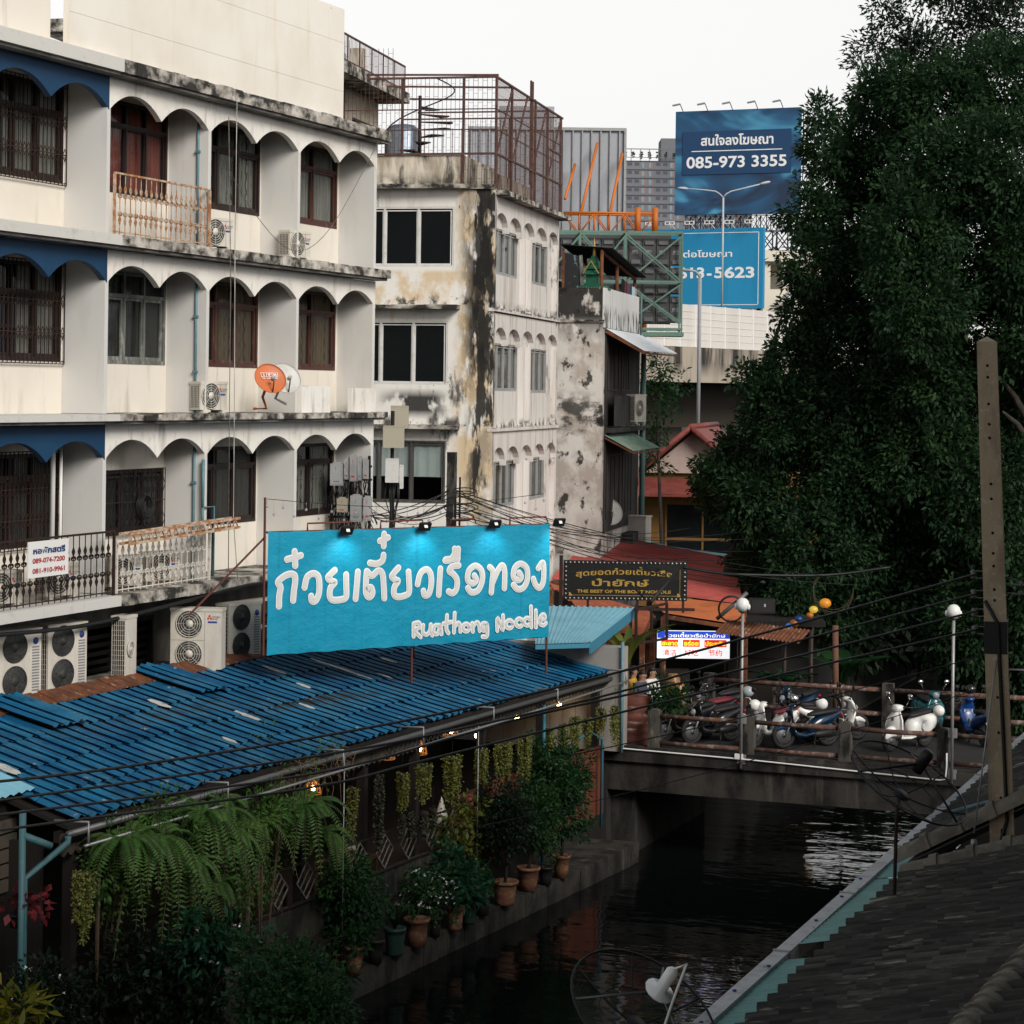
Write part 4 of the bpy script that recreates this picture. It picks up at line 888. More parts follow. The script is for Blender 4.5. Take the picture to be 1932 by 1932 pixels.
for k in range(7): mb.tube([(Lw*k/6, 0, hh), (Lw*k/6, -1, hh)], .03, 5)
for x in (1.0, Lw-.4): mb.tube([(x, -.5, -5), (x, -.5, .0)], .12, 8)
mb.build('steel_truss', MT['orange_steel'], None, 'bright orange steel truss on top of the dark display wall', 'truss')
pm('module', (.075, .074, .078), .6, [((.05, .05, .05), (1, 1, 1), .4, .6, .4, 3)]); pm('module_bump', (.13, .128, .132), .5)
D5 = 95; a = atD(1040, 608.5, D5); b = atD(1264.5, 449, D5); u = V((b.x-a.x, b.y-a.y, 0)); FD = frame(a, u); Wd = u.length; Ht = b.z-a.z
DS = thing('display_screen', 'back of a dark grey display screen held in a green steel frame', 'screen', a+u/2-V((0, 0, 3)))
mb = MB(FD); mb.box(-.5, Wd+.05, -.5, -.12, 0, Ht+.15)
cw, rh = Wd/8.6, Ht/3
for r_ in range(3):
    for c in range(-1, 9): x = Wd-(c+1)*cw; mb.box(x+.015, x+cw-.02, -.119, -.03, r_*rh+.04, (r_+1)*rh-.04)
mb.build('cabinet', MT['module'], DS)
mb = MB(FD)
for r_ in range(3):
    for c in range(-1, 9):
        x = Wd-(c+1)*cw
        for z in (.07, .74): mb.prism([(-.029, r_*rh+rh*z), (.05, r_*rh+rh*z+.02), (.05, r_*rh+rh*(z+.10)), (-.029, r_*rh+rh*(z+.17))], x+.1, x+cw-.1, 'yz')
mb.build('vent_hood', MT['module_bump'], DS, kind='stuff')
mb = MB(FD)
for r_ in (0, 2):
    for c in range(-1, 9):
        x = Wd-(c+.62)*cw; z = r_*rh+rh*.47
        for q in range(3): mb.add([(x-.1+q*.05, -.025, z), (x-.065+q*.05, -.025, z), (x-.035+q*.05, -.025, z+.11), (x-.07+q*.05, -.025, z+.11)], [(0, 1, 2, 3)])
        stroke(mb, [(x+.15, z+.105), (x+.10, z+.10), (x+.10, z+.065), (x+.14, z+.05), (x+.13, z+.01), (x+.075, z+.005)], .014, -.0245, 4)
        mb.add([(x-.12, -.025, z-.05), (x+.15, -.025, z-.05), (x+.15, -.025, z-.035), (x-.12, -.025, z-.035)], [(0, 1, 2, 3)])
mb.build('maker_mark', pm('mark_grey', (.35, .35, .36), .6), DS)
mb = MB(FD); w0, w1 = .25, 1.5; zz_ = (0-.25, Ht*.47, Ht+.12)
for w in (w0, w1):
    for z in zz_: mb.beam((-.5, w, z), (Wd+.45, w, z), .06, .09)
    for i, x in enumerate((Wd*.23, Wd*.61, Wd+.4)): mb.beam((x, w, zz_[0]-.3), (x, w, zz_[2]), .07)
    mb.beam((Wd*.61, w, Ht), (Wd*.3, w, Ht*.47), .06); mb.beam((Wd*.23, w, Ht), (-.3, w, Ht*.5), .06); mb.beam((Wd*.25, w, Ht), (Wd*.6, w, Ht*.47), .06)
    mb.beam((Wd+.4, w, Ht), (Wd*.62, w, Ht*.47), .06); mb.beam((Wd*.62, w, Ht), (Wd+.4, w, Ht*.47), .06); mb.beam((Wd*.62, w, Ht*.45), (Wd+.4, w, 0), .06); mb.beam((Wd*.62, w, 0), (Wd+.4, w, Ht*.45), .06)
for x in (Wd*.23, Wd*.61, Wd+.4):
    for z in zz_: mb.beam((x, -.1, z), (x, w1, z), .08)
mb.box(Wd*.6, Wd+.5, .2, 1.6, -.55, -.38)
mb.build('steel_frame', MT['green_steel'], DS)
mb = MB(FD)
for x in (1.0, Wd*.7): mb.box(x, x+.3, -.4, -.1, -14, 0)
mb.build('support_post', MT['steel_grey'], DS)
# red gabled house
D6 = 86; ap = atD(1304, 806, D6); FHs = frame((ap.x, ap.y, 0), (math.cos(R(10)), math.sin(R(10)), 0)); hz = ap.z
pm('red_tile', (.20, .045, .035), .6, [((.10, .025, .02), (2, 2, 2), .4, .65, .7, 6)], ((1, 1, 14), .8, .05)); pm('pink_siding', (.42, .33, .29), .8, [((.30, .22, .19), (1, 1, .3), .4, .7, .5, 5)], ((.1, .1, 22), .5, .03)); pm('ochre_wall', (.34, .17, .045), .85, [((.2, .1, .03), (2, 2, 1), .45, .7, .6, 6)])
HS_ = thing('house', 'timber house with a red tiled gable half hidden by the tree', 'house', (ap.x, ap.y+4, G))
mb = MB(FHs); hw, rh_ = 2.2, 1.75
mb.prism([(-hw*.8, hz-rh_), (hw*.8, hz-rh_), (0, hz-.25)], -.5, -.3); mb.build('gable_wall', MT['pink_siding'], HS_)
mb = MB(FHs)
for s_ in (-1, 1): mb.prism([(0, hz), (s_*hw, hz-rh_-.15), (s_*hw, hz-rh_-.27), (0, hz-.14)][::s_], -9, .25)
mb.tube([(0, .27, hz+.02), (0, -9, hz+.02)], .11, 8)
for s_ in (-1, 1): mb.tube([(0, .26, hz), (s_*hw*1.02, .26, hz-rh_-.15)], .09, 8)
mb.build('roof', MT['red_tile'], HS_)
mb = MB(FHs); mb.prism([(-.3, hz-rh_-.2), (1.0, hz-rh_-.75), (1.0, hz-rh_-.85), (-.3, hz-rh_-.3)], -3.2, 3.2, 'yz'); mb.build('skirt_roof', MT['red_tile'], HS_)
mb = MB(FHs); mb.box(-2.8, 4.5, -9, -.51, G, hz-rh_); mb.build('wall', MT['ochre_wall'], HS_)
mb = MB(FHs); mb.box(-1.0, 3.8, -.505, -.46, hz-5.9, hz-rh_-1.2); mb.build('window', MT['glass_dark'], HS_)
mb = MB(FHs)
for x in (-1.0, .4, 1.75, 3.1): mb.box(x, x+.07, -.46, -.42, hz-5.9, hz-rh_-1.2)
mb.box(-1, 3.8, -.459, -.421, hz-4.3, hz-4.2); mb.box(-2.8, 4.5, -.5, -.40, hz-rh_-1.2, hz-rh_-.9); mb.build('window_frame', MT['ochre_wall'], HS_)
# corrugated roofs behind the signs
def sheet(nm, mt, lab, cat, a, b, c, d, n, amp, th_=.03, posts=True):
    """a,b near edge left/right, c,d far right/left; ribs run left-right"""
    o = thing(nm, lab, cat, ((a.x+c.x)/2, (a.y+c.y)/2, G))
    mb = MB(); corr(mb, a, d, c, b, n, amp, 4); mb.build('roof_sheet', MT[mt], o)
    mb = MB()
    for p in (a, b, c, d): pb_ = MB(); pb_.beam((p.x, p.y, G), (p.x, p.y, p.z-.1), .12); pb_.build('post', MT['rust'], o)
    mb.beam(a-V((0, 0, .1)), b-V((0, 0, .1)), .06, .1); mb.beam(b-V((0, 0, .1)), c-V((0, 0, .1)), .06, .1)
    mb.build('roof_frame', MT['rust'], o); return o
pm('roof_red', (.46, .095, .08), .65, [((.34, .07, .06), (1.2, 1.2, 1.2), .42, .62, .8, 6), ((.42, .16, .13), (5, 5, 5), .6, .7, .5, 5)]); pm('roof_orange', (.44, .13, .045), .65, [((.30, .08, .03), (1.5, 1.5, 1.5), .45, .65, .8, 6)]); pm('tile_orange', (.40, .12, .06), .6, [((.26, .08, .045), (2, 2, 2), .42, .62, .8, 6)]); pm('roof_cyan', (.22, .46, .56), .5, [((.16, .37, .47), (1.4, 1.4, 1.4), .42, .65, .7, 5), ((.12, .2, .24), (9, 9, 9), .66, .72, .8, 4)])
sheet('canteen', 'roof_red', 'open canteen under a wide red corrugated roof behind the black sign', 'building', atD(1040, 1092, 66), atD(1402, 1140, 62), atD(1384, 1054, 72), atD(1122, 1007, 76), 34, .05)
sheet('canteen', 'roof_orange', 'low shed with an orange corrugated roof above the lightbox', 'shed', atD(1252, 1156, 60.5), atD(1406, 1180, 60), atD(1404, 1141, 61.6), atD(1225, 1122, 63), 12, .025)
sheet('tiled_shed', 'tile_orange', 'shed with orange roman tiles behind the light blue roof', 'shed', atD(1150, 1192, 59.5), atD(1212, 1199, 59), atD(1232, 1155, 61), atD(1030, 1098, 63), 9, .05)
mb = MB(); A_ = [atD(1010, 1215, 50.5), atD(1113, 1212, 51), atD(1196, 1147, 55.5), atD(1010, 1143, 55)]
nn = 16; vs = []
LB = thing('shed', 'small shed with a light blue ribbed metal roof beside the banner', 'shed', (A_[1].x-1, A_[1].y+2, G))
for k in range(nn+1):
    f = k/nn; lo, hi = A_[0].lerp(A_[1], f), A_[3].lerp(A_[2], f)
    if k: mb.add([pl, lo, hi, ph], [(0, 1, 2, 3)]); mb.beam(lo+V((0, 0, .012)), hi+V((0, 0, .012)), .05, .03)
    pl, ph = lo, hi
mb.build('roof_sheet', MT['roof_cyan'], LB)
mb = MB(); mb.beam(A_[1]-V((0, 0, .12)), A_[2]-V((0, 0, .12)), .04, .28); mb.beam(A_[0]-V((0, 0, .07)), A_[1]-V((0, 0, .07)), .03, .1); mb.build('fascia', pm('fascia_blue', (.04, .19, .28), .6), LB)
mb = MB(); q = atD(1141, 1212, 53); w_ = atD(1116, 1212, 52); mb.box(w_.x-3, w_.x+.55, w_.y+.5, w_.y+1.0, G, w_.z-.15); mb.build('wall', pm('block_wall', (.30, .28, .26), .9, [((.18, .16, .15), (2, 2, 1), .45, .65, .7, 7)]), LB)
mb = MB(); mb.tube([(w_.x+.6, w_.y+.45, G), (w_.x+.6, w_.y+.45, w_.z)], .04, 6); mb.build('pipe', MT['blue_pipe'], LB)
# pale blue gutter pipe above the red roof
mb = MB(); mb.tube([atD(x, y, 76) for x, y in ((1199, 978), (1203, 990), (1214, 994), (1217, 1004), (1217, 1022), (1235, 1028), (1260, 1035), (1330, 1045), (1392, 1053))], .09, 8); mb.build('drain_pipe', MT['blue_pipe'], None, 'pale blue pipe running along the back edge of the red roof', 'pipe')
# dark mass of buildings and garden wall closing the canal behind the tree
# ================================================================ canal-side noodle restaurant
ED = V((1.24, 20.9, 0)).normalized(); EN = V((ED.y, -ED.x, 0)); E0 = V((-18.1, 28.8, 0))
def eave(y, off=0., z=0.): return V((-18.1+(y-28.8)/20.9*1.24, y, z))+EN*off
def ep(px, py, off): return atP(px, py, E0+EN*off, EN)
pm('roof_blue', (.003, .066, .160), .42, [((.06, .16, .235), (1.1, 1.1, 1.1), .48, .68, .5, 7), ((.004, .028, .06), (2.2, 2.2, 2.2), .5, .68, .7, 7), ((.26, .30, .33), (5, 2, 5), .665, .69, .7, 6)], island=(.010, .135, .26), spec=.5)
pm('valance', (.13, .105, .08), .9, [((.05, .04, .032), (3, 3, .5), .4, .6, .8, 8), ((.03, .05, .02), (2, 2, 2), .55, .7, .7, 6)])
pm('dark_timber', (.022, .017, .014), .85); pm('brick_dim', (.085, .045, .03), .9, [((.04, .025, .02), (3, 3, 12), .45, .6, .7, 5)]); pm('orange_wall', (.20, .052, .025), .85, [((.12, .035, .02), (1.5, 1.5, 1), .42, .62, .8, 6), (BLK, (3, 3, 1), .58, .7, .7, 7)])
pm('floor_tile', (.07, .045, .035), .7); pm('concrete_old', (.085, .075, .062), .95, [(BLK, (1.6, 1.6, 1.0), .42, .60, .93, 9), ((.19, .165, .13), (3, 3, .8), .56, .68, .8, 9), ((.02, .03, .014), (1.2, 1.2, 1.2), .55, .7, .7, 6)], (14, .5, .04))
RS = thing('noodle_restaurant', 'long open restaurant under a patched blue corrugated roof on the canal bank', 'restaurant', (-19.5, 39.5, G1))
RX0, RX1, YA, YB = -21.3, -17.3, 28.9, 49.85
ZU, ZE = -5.42, -6.40
def rp(f, y, up=0.):      # f 0 at the top edge, 1 at the eave
    e = eave(y); x = RX0+(e.x-RX0)*f; return V((x, y, ZU+(ZE-ZU)*f+up))
pitch = .215; wv = 2; n_sh = int((YB-YA)/(pitch*(wv-.5))); fine = 8
mb = MB(); rows = 4
for r_ in range(rows):
    for k in range(n_sh):
        y0 = YA+k*pitch*(wv-.5); f0, f1 = r_/rows-.035, (r_+1)/rows+.02
        f1 += rnd.uniform(-.004, .012); lift = .010+.006*((k+r_) % 2)+rnd.uniform(0, .005); tw = rnd.uniform(-.008, .008)
        if r_ == 0: f0 = rnd.uniform(-.02, .03)
        if r_ == 3: f1 = 1.0+rnd.uniform(.0, .02)
        if r_ == 0 and k in (9, 10, 11, 24, 25, 26): lift += .10; tw = .05; f0 -= .12
        m = wv*fine; vs = []
        for j in range(3):
            f = f0+(f1-f0)*j/2
            for i in range(m+1):
                ph = i/fine; h = .046*(.5+.5*math.cos(2*math.pi*ph))**1.6
                y = y0+i*pitch/fine+tw*(j-1)
                p = rp(f, max(min(y, YB+.1), YA-.1), h+lift+(.022 if j == 2 else .0)+(0 if j else -.008)); vs.append(p)
        mb.add(vs, [(j*(m+1)+i, j*(m+1)+i+1, (j+1)*(m+1)+i+1, (j+1)*(m+1)+i) for j in range(2) for i in range(m)], True)
rf = mb.build('roof_sheet', MT['roof_blue'], RS)
mb = MB(); mb.add([rp(-.05, YA-.1, -.03), rp(-.05, YB, -.03), rp(1.0, YB, -.03), rp(1.0, YA-.1, -.03), rp(-.05, YA-.1, -.10), rp(-.05, YB, -.10), rp(1.0, YB, -.10), rp(1.0, YA-.1, -.10)], [(0, 1, 2, 3), (7, 6, 5, 4), (0, 4, 5, 1), (1, 5, 6, 2), (2, 6, 7, 3), (3, 7, 4, 0)]); mb.build('roof_deck', MT['dark_timber'], RS)
pm('patch_white', (.52, .50, .46), .9, [((.3, .28, .26), (8, 8, 8), .45, .65, .7, 6)])
for f, y, l, w in ((.18, 33.1, .35, .22), (.48, 29.6, .6, .2), (.32, 42.0, 1.3, .14), (.25, 35.4, .45, .18), (.55, 36.6, .5, .14), (.72, 34.9, .3, .12), (.12, 44.3, .5, .22), (.4, 39.8, .3, .12), (.22, 46.2, .3, .14), (.35, 44.0, .35, .12), (.5, 42.6, .28, .1), (.3, 48.3, .3, .1), (.18, 40.2, .5, .14), (.6, 38.5, .3, .12)):
    mb = MB(); n = 7; vs = []
    for k in range(2*n):
        t = 2*math.pi*k/(2*n); q = rnd.uniform(.75, 1.1); vs.append(rp(f+math.cos(t)*l/7*q, y+math.sin(t)*w*.6*q, .082))
    vs += [p-V((0, 0, .012)) for p in vs]; n2 = 2*n
    mb.add(vs, [tuple(range(n2)), tuple(range(n2, 2*n2))[::-1]]+[(k, (k+1) % n2, (k+1) % n2+n2, k+n2) for k in range(n2)]); mb.build('roof_patch', MT['patch_white'], RS)
mb = MB(); n = 60
for k in range(n):
    y0, y1 = YA+(41.8-YA)*k/n, YA+(41.8-YA)*(k+1)/n; j = rnd.uniform(-.015, .02); a, b = rp(-.10, y0, .10+j), rp(.015, y0, .07+j*.5); c, d = rp(.015, y1, .07+j*.5), rp(-.10, y1, .10+j)
    mb.add([a, b, c, d, a-V((0, 0, .03)), b-V((0, 0, .03)), c-V((0, 0, .03)), d-V((0, 0, .03))], [(0, 1, 2, 3), (7, 6, 5, 4), (0, 4, 5, 1), (1, 5, 6, 2), (2, 6, 7, 3), (3, 7, 4, 0)])
mb.build('rusty_flashing', MT['rust'], RS)
# concrete ledge behind the roof (stands against the apartment wall)
mb = MB(); mb.box(XW+.02, RX0-.28, 28.6, 47.9, -5.75, -5.45); mb.build('concrete_ledge', MT['slab_dirty'], B1)
# gutter, valance boards
mb = MB(); mb.tube([eave(28.7, .06, ZE-.14), eave(49.9, .06, ZE-.14)], .055, 8); mb.build('gutter', MT['galv'], RS)
k = 0; y = 28.75
while y < 43.0:
    w_ = 1.9; mb = MB(); n = int(w_/.19); pts = [(y, ZE-.16), (y, ZE-.44)]
    for i in range(n):
        for t in (.25, .5, .75, 1): pts.append((y+(i+t)*w_/n, ZE-.44-.07*math.sin(math.pi*t)))
    pts += [(y+w_, ZE-.16)]
    mb.prism([(a, b) for a, b in pts], 0, .02, 'yz'); mb.v = [V((eave(p.y, -.12).x+p.x, p.y, p.z)) for p in mb.v]
    if k not in (1, 2, 6): mb.build('valance_board', MT['valance'], RS)
    y += w_+.03; k += 1
mb = MB()
y = 38.8
while y < 49.6:
    for i in range(5):
        t0, t1 = math.pi*i/5, math.pi*(i+1)/5; mb.beam(eave(y+.17*i/5, -.05, ZE-.28-.10*math.sin(t0)), eave(y+.17*(i+1)/5, -.05, ZE-.28-.10*math.sin(t1)), .012)
    y += .19
mb.build('scroll_trim', MT['galv'], RS)
mb = MB(); mb.beam(eave(28.7, -.15, ZE-.2), eave(49.8, -.15, ZE-.2), .08, .16); mb.beam(eave(28.7, -.02, ZE-.22), eave(49.8, -.02, ZE-.22), .02, .1); mb.build('eave_beam', MT['dark_timber'], RS)
for y in (29.2, 32.6, 36.0, 38.3, 40.4, 43.4, 46.4, 49.5):
    mb = MB(); p = eave(y, -.25, G1); mb.box(p.x-.08, p.x+.08, p.y-.08, p.y+.08, G1, ZE-.1); mb.build('post', MT['dark_timber'], RS)
mb = MB(); mb.box(RX0+.05, RX0+.2, YA, YB, G1, ZU-.15); mb.build('back_wall', MT['interior'], RS)
mb = MB(); mb.box(RX0+.21, RX0+.35, 38.5, 42.5, G1+.3, G1+1.9); mb.build('brick_panel', MT['brick_dim'], RS)
mb = MB(); mb.box(RX0+.05, eave(YA, .05).x-.6, YA, YA+.1, G1, ZE-.35); mb.build('end_wall', MT['dark_timber'], RS)
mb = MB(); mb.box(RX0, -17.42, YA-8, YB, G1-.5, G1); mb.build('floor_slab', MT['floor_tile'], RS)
mb = MB(); a, b = eave(43.5, -.06), eave(49.6, -.06); mb.add([V((a.x-.12, a.y, G1)), V((a.x, a.y, G1)), V((b.x, b.y, G1)), V((b.x-.12, b.y, G1)), V((a.x-.12, a.y, -8.02)), V((a.x, a.y, -8.02)), V((b.x, b.y, -8.08)), V((b.x-.12, b.y, -8.08))], [(3, 2, 1, 0), (4, 5, 6, 7), (0, 1, 5, 4), (1, 2, 6, 5), (2, 3, 7, 6), (3, 0, 4, 7)]); mb.build('low_wall', MT['orange_wall'], RS)
mb = MB(); a, b = eave(30.5, -.06), eave(43.2, -.06); mb.add([V((a.x-.1, a.y, G1-.5)), V((a.x, a.y, G1-.5)), V((b.x, b.y, G1-.5)), V((b.x-.1, b.y, G1-.5)), V((a.x-.1, a.y, -8.95)), V((a.x, a.y, -8.95)), V((b.x, b.y, -8.95)), V((b.x-.1, b.y, -8.95))], [(3, 2, 1, 0), (4, 5, 6, 7), (0, 1, 5, 4), (1, 2, 6, 5), (2, 3, 7, 6), (3, 0, 4, 7)]); mb.build('low_wall', MT['concrete_old'], RS)
# diamond rail ornaments
pm('rail_pale', (.20, .18, .155), .75, [((.08, .07, .06), (9, 9, 9), .45, .6, .7, 5)])
for i in range(8):
    y = 34.9+i*.97; mb = MB(); q = lambda a, z: eave(y+a, -.02, -8.58+z)
    for s in (1, -1):
        mb.beam(q(0, .32), q(s*.33, 0), .022); mb.beam(q(s*.33, 0), q(0, -.32), .022)
    for f in (.33, .66): mb.beam(q(-.33*(1-f), -.32*f), q(.33*f, .32*(1-f)), .018); 
    mb.build('diamond_rail', MT['rail_pale'], RS)
mb = MB(); mb.beam(eave(30.5, -.03, -8.24), eave(43.2, -.03, -8.24), .03); mb.beam(eave(30.5, -.03, -8.94), eave(43.2, -.03, -8.94), .03); mb.build('hand_rail', MT['dark_timber'], RS)
# conduit on brackets in front of the eave
mb = MB(); mb.tube([eave(28.5, .5, -6.63), eave(36, .5, -6.65), eave(44, .5, -6.62), eave(49.6, .5, -6.56)], .022, 7); mb.build('conduit', MT['steel_grey'], RS)
for y in (28.6, 32.4, 36.2, 39.3, 42.4, 45.6, 49.5):
    mb = MB(); mb.tube([eave(y, -.1, -6.33), eave(y, .5, -6.30), eave(y, .5, -6.63)], .02, 6); mb.build('bracket', MT['steel_grey'], RS)
# thin wire posts down to the quay
for px, py0, py1 in ((650, 1425, 1560), (903, 1368, 1692)):
    a = ep(px, py0, .5); mb = MB(); mb.tube([a, (a.x, a.y, QZ)], .012, 5); mb.build('hanger_wire', MT['steel_grey'], RS)
# quay
mb = MB(); k = 1.1667; a, b = V((-14.46*k, 30.3*k, QZ)), V((-13.67*k, 41.95*k, QZ)); d_ = (b-a).normalized()
P0, P1 = a-d_*14, b+d_*.3
n = 50
for i in range(n):
    p, q = P0.lerp(P1, i/n), P0.lerp(P1, (i+1)/n); j = V((1, 0, 0))*rnd.uniform(-.012, .012); z0 = rnd.uniform(-.006, .006)
    mb.add([V((-18, p.y, WZ-.6)), V((p.x, p.y, WZ-.6))+j, V((q.x, q.y, WZ-.6))+j, V((-18, q.y, WZ-.6)), V((-18, p.y, QZ+z0)), V((p.x, p.y, QZ+z0))+j, V((q.x, q.y, QZ+z0))+j, V((-18, q.y, QZ+z0))], [(3, 2, 1, 0), (4, 5, 6, 7), (0, 1, 5, 4), (1, 2, 6, 5), (2, 3, 7, 6), (3, 0, 4, 7)])
mb.build('quay', MT['concrete_old'], None, 'low mossy concrete quay lined with potted plants along the water', 'quay')
# pendant lamps
emit_mat('bulb_warm', (1, .62, .26), 14); pm('wicker', (.22, .11, .04), .8, emit=((.6, .2, .04), .25))
LPX = [(590, 1487, 1), (665, 1441, 0), (730, 1422, 1), (791, 1413, 1), (851, 1379, 1), (900, 1388, 0), (975, 1354, 0), (1015, 1361, 0), (1055, 1329, 0), (1091, 1329, 0)]
nms = ['farthest down the canal side by the fern', 'small bare one second along the eave', 'wicker shaded one before the first hanging vines', 'wicker shaded one third of its kind', 'wicker shaded one highest under the eave', 'bare one beside the wicker lamps', 'bare one behind the thin conduit', 'bare lower one near the teal pipe', 'bare one second from the bridge', 'bare one nearest the bridge']
for i, (px, py, sh) in enumerate(LPX):
    p = ep(px, py, -1.0); T = thing('pendant_lamp', 'glowing pendant lamp under the blue eave, '+nms[i], 'lamp', p, 'pendant lamps under the blue eave')
    mb = MB(); mb.ball(p, .055, n=10, m=6); mb.build('bulb', MT['bulb_warm'], T)
    mb = MB(); mb.tube([(p.x, p.y, p.z+.05), (p.x, p.y, ZE-.05)], .006, 4); mb.build('cord', MT['black_plastic'], T)
    if sh:
        mb = MB(); c = (p.x, p.y, p.z)
        for k in range(9): a = 2*math.pi*k/9; mb.tube([(c[0]+.03*math.cos(a), c[1]+.03*math.sin(a), c[2]+.17), (c[0]+.13*math.cos(a), c[1]+.13*math.sin(a), c[2]+.06), (c[0]+.16*math.cos(a), c[1]+.16*math.sin(a), c[2]-.1)], .012, 4)
        for r_, z in ((.16, -.1), (.145, 0), (.12, .08)): mb.tube([(c[0]+r_*math.cos(t*.524), c[1]+r_*math.sin(t*.524), c[2]+z) for t in range(13)], .008, 4, False)
        mb.build('lamp_shade', MT['wicker'], T)
# furniture inside
pm('table_red', (.17, .03, .02), .5); pm('bench_wood', (.16, .085, .04), .7, [((.1, .05, .025), (2, 14, 14), .4, .6, .7, 4)])
for i, (y, x, lab) in enumerate(((39.2, -18.5, 'red box topped table behind the diamond rail'), (36.2, -18.9, 'dim wooden table at the fern end'), (46.6, -18.8, 'dim wooden table behind the orange wall'))):
    T = thing('dining_table', lab, 'table', (x, y, G1)); mb = MB(); mb.box(x-.4, x+.4, y-.6, y+.6, G1+.70, G1+.75); mb.build('table_top', MT['bench_wood'], T)
    for sx in (-1, 1):
        for sy in (-1, 1): mb = MB(); mb.box(x+sx*.35-.03, x+sx*.35+.03, y+sy*.55-.03, y+sy*.55+.03, G1, G1+.699); mb.build('leg', MT['bench_wood'], T)
def simplebox(nm, lab, cat, c, sx, sy, sz, mt, bev=0):
    mb = MB(); x, y, z = c; mb.prism([(x-sx/2, y-sy/2), (x+sx/2, y-sy/2), (x+sx/2*.96, y+sy/2), (x-sx/2*.96, y+sy/2)], z, z+sz, 'xy'); mb.box(x-sx/2-.01, x+sx/2+.01, y-sy/2-.01, y+sy/2+.01, z+sz*.82, z+sz*.9); return mb.build(nm, mt, None, lab, cat)
simplebox('condiment_box', 'red condiment box on the table behind the diamond rail', 'box', (-18.3, 39.0, G1+.751), .3, .4, .16, MT['table_red'])
simplebox('paper_stack', 'pale stack of papers on the table behind the diamond rail', 'papers', (-18.5, 39.55, G1+.751), .3, .3, .14, pm('paper', (.45, .42, .38), .8))
q = ep(890, 1535, -.5); mb = MB(); mb.box(q.x-.35, q.x+.3, q.y-1.3, q.y+1.0, q.z-.06, q.z)
for a in (-1.1, .8): mb.box(q.x-.2, q.x-.1, q.y+a, q.y+a+.1, G1, q.z-.061)
mb.build('serving_counter', MT['bench_wood'], None, 'pale wooden counter holding the pink basket', 'counter')
pm('pink_mesh', (.42, .09, .11), .7, alpha=.85); c = ep(897, 1500, -.4)
mb = MB(); mb.lathe([(.0, 0), (.2, 0), (.22, .05), (.22, .32), (.18, .4), (.05, .45), (0, .46)], (c.x, c.y, q.z), 14); mb.build('food_cover', MT['pink_mesh'], None, 'pink mesh basket on the serving counter', 'basket')
mb = MB(); c = ep(833, 1518, -.5); mb.lathe([(.2, 0), (.12, .22), (.03, .5), (.0, .58)], (c.x, c.y, q.z), 12); mb.build('food_cone', pm('plastic_wrap', (.5, .48, .44), .35), None, 'tall cone wrapped in clear plastic on the counter', 'food cone')
# teal water pipes at the restaurant
mb = MB(); a = ep(1027, 1330, .05); b = ep(1024, 1520, .05); mb.tube([a, (a.x, a.y, QZ)], .035, 7); mb.build('water_pipe', MT['cyan_pipe'], None, 'bright teal vertical pipe in front of the orange wall', 'pipe')
mb = MB(); a = ep(1136, 1395, .1); mb.tube([(a.x, a.y, QZ+.3), a, a+V((-.15, -.5, .25)), a+V((-.2, -1.2, .1))], .03, 7); mb.build('water_pipe', MT['cyan_pipe'], None, 'bent teal pipe beside the bridge end', 'pipe')
mb = MB(); a = ep(942, 1512, .05); mb.tube([a+V((0, -.3, 0)), a, a+V((0, .3, .1)), a+V((0, .3, -.6))], .03, 7); mb.build('water_pipe', MT['cyan_pipe'], None, 'short hooked teal pipe at the dark post', 'pipe')
pm('teal_dim', (.05, .125, .14), .55, [((.10, .18, .19), (4, 4, 4), .5, .7, .5, 4)])
a = ep(43, 1530, .1); b = ep(34, 1780, .1)
mb = MB(); mb.tube([(a.x, a.y, -6.0), (a.x, a.y, QZ)], .05, 9); mb.tube([(a.x, a.y, -6.35), (a.x+.25, a.y+.35, -6.55)], .055, 8); mb.build('drain_pipe', MT['teal_dim'], None, 'teal drain pipe at the corner of the blue roof, the thicker of two', 'pipe')
a2 = ep(128, 1590, .1); c2 = ep(46, 1658, .1); mb = MB(); mb.tube([(a2.x, a2.y, ZE-.15), a2, c2, (c2.x, c2.y, QZ)], .05, 9); mb.build('drain_pipe', MT['teal_dim'], None, 'teal drain pipe slanting down from the eave gutter', 'pipe')
# light cyan neighbour roof at the lower left
LC = thing('lean_to_shed', 'neighbouring shed with a cyan ribbed metal roof at the end of the restaurant', 'shed', (-19.4, 26, G1))
c0 = atD(69, 1487, 34.2); d0 = atD(0, 1508, 33.4); u_ = (c0-d0); 
mb = MB(); corr(mb, c0+V((-3.2, 0, 1.0)), c0+V((-3.2, -6, 1.0)), c0+V((0, -6, 0)), c0, 28, .02, 2); mb.build('roof_sheet', MT['roof_cyan'], LC)
mb = MB(); mb.box(c0.x-3.2, c0.x-.25, c0.y-6, c0.y-.15, G1, c0.z-.12); mb.build('wall', MT['dark_timber'], LC)
for k in range(5): mb = MB(); mb.box(c0.x-.249, c0.x-.2, c0.y-1.4, c0.y-.2, c0.z-.6-k*.22, c0.z-.42-k*.22); mb.build('louvre', MT['valance'], LC)
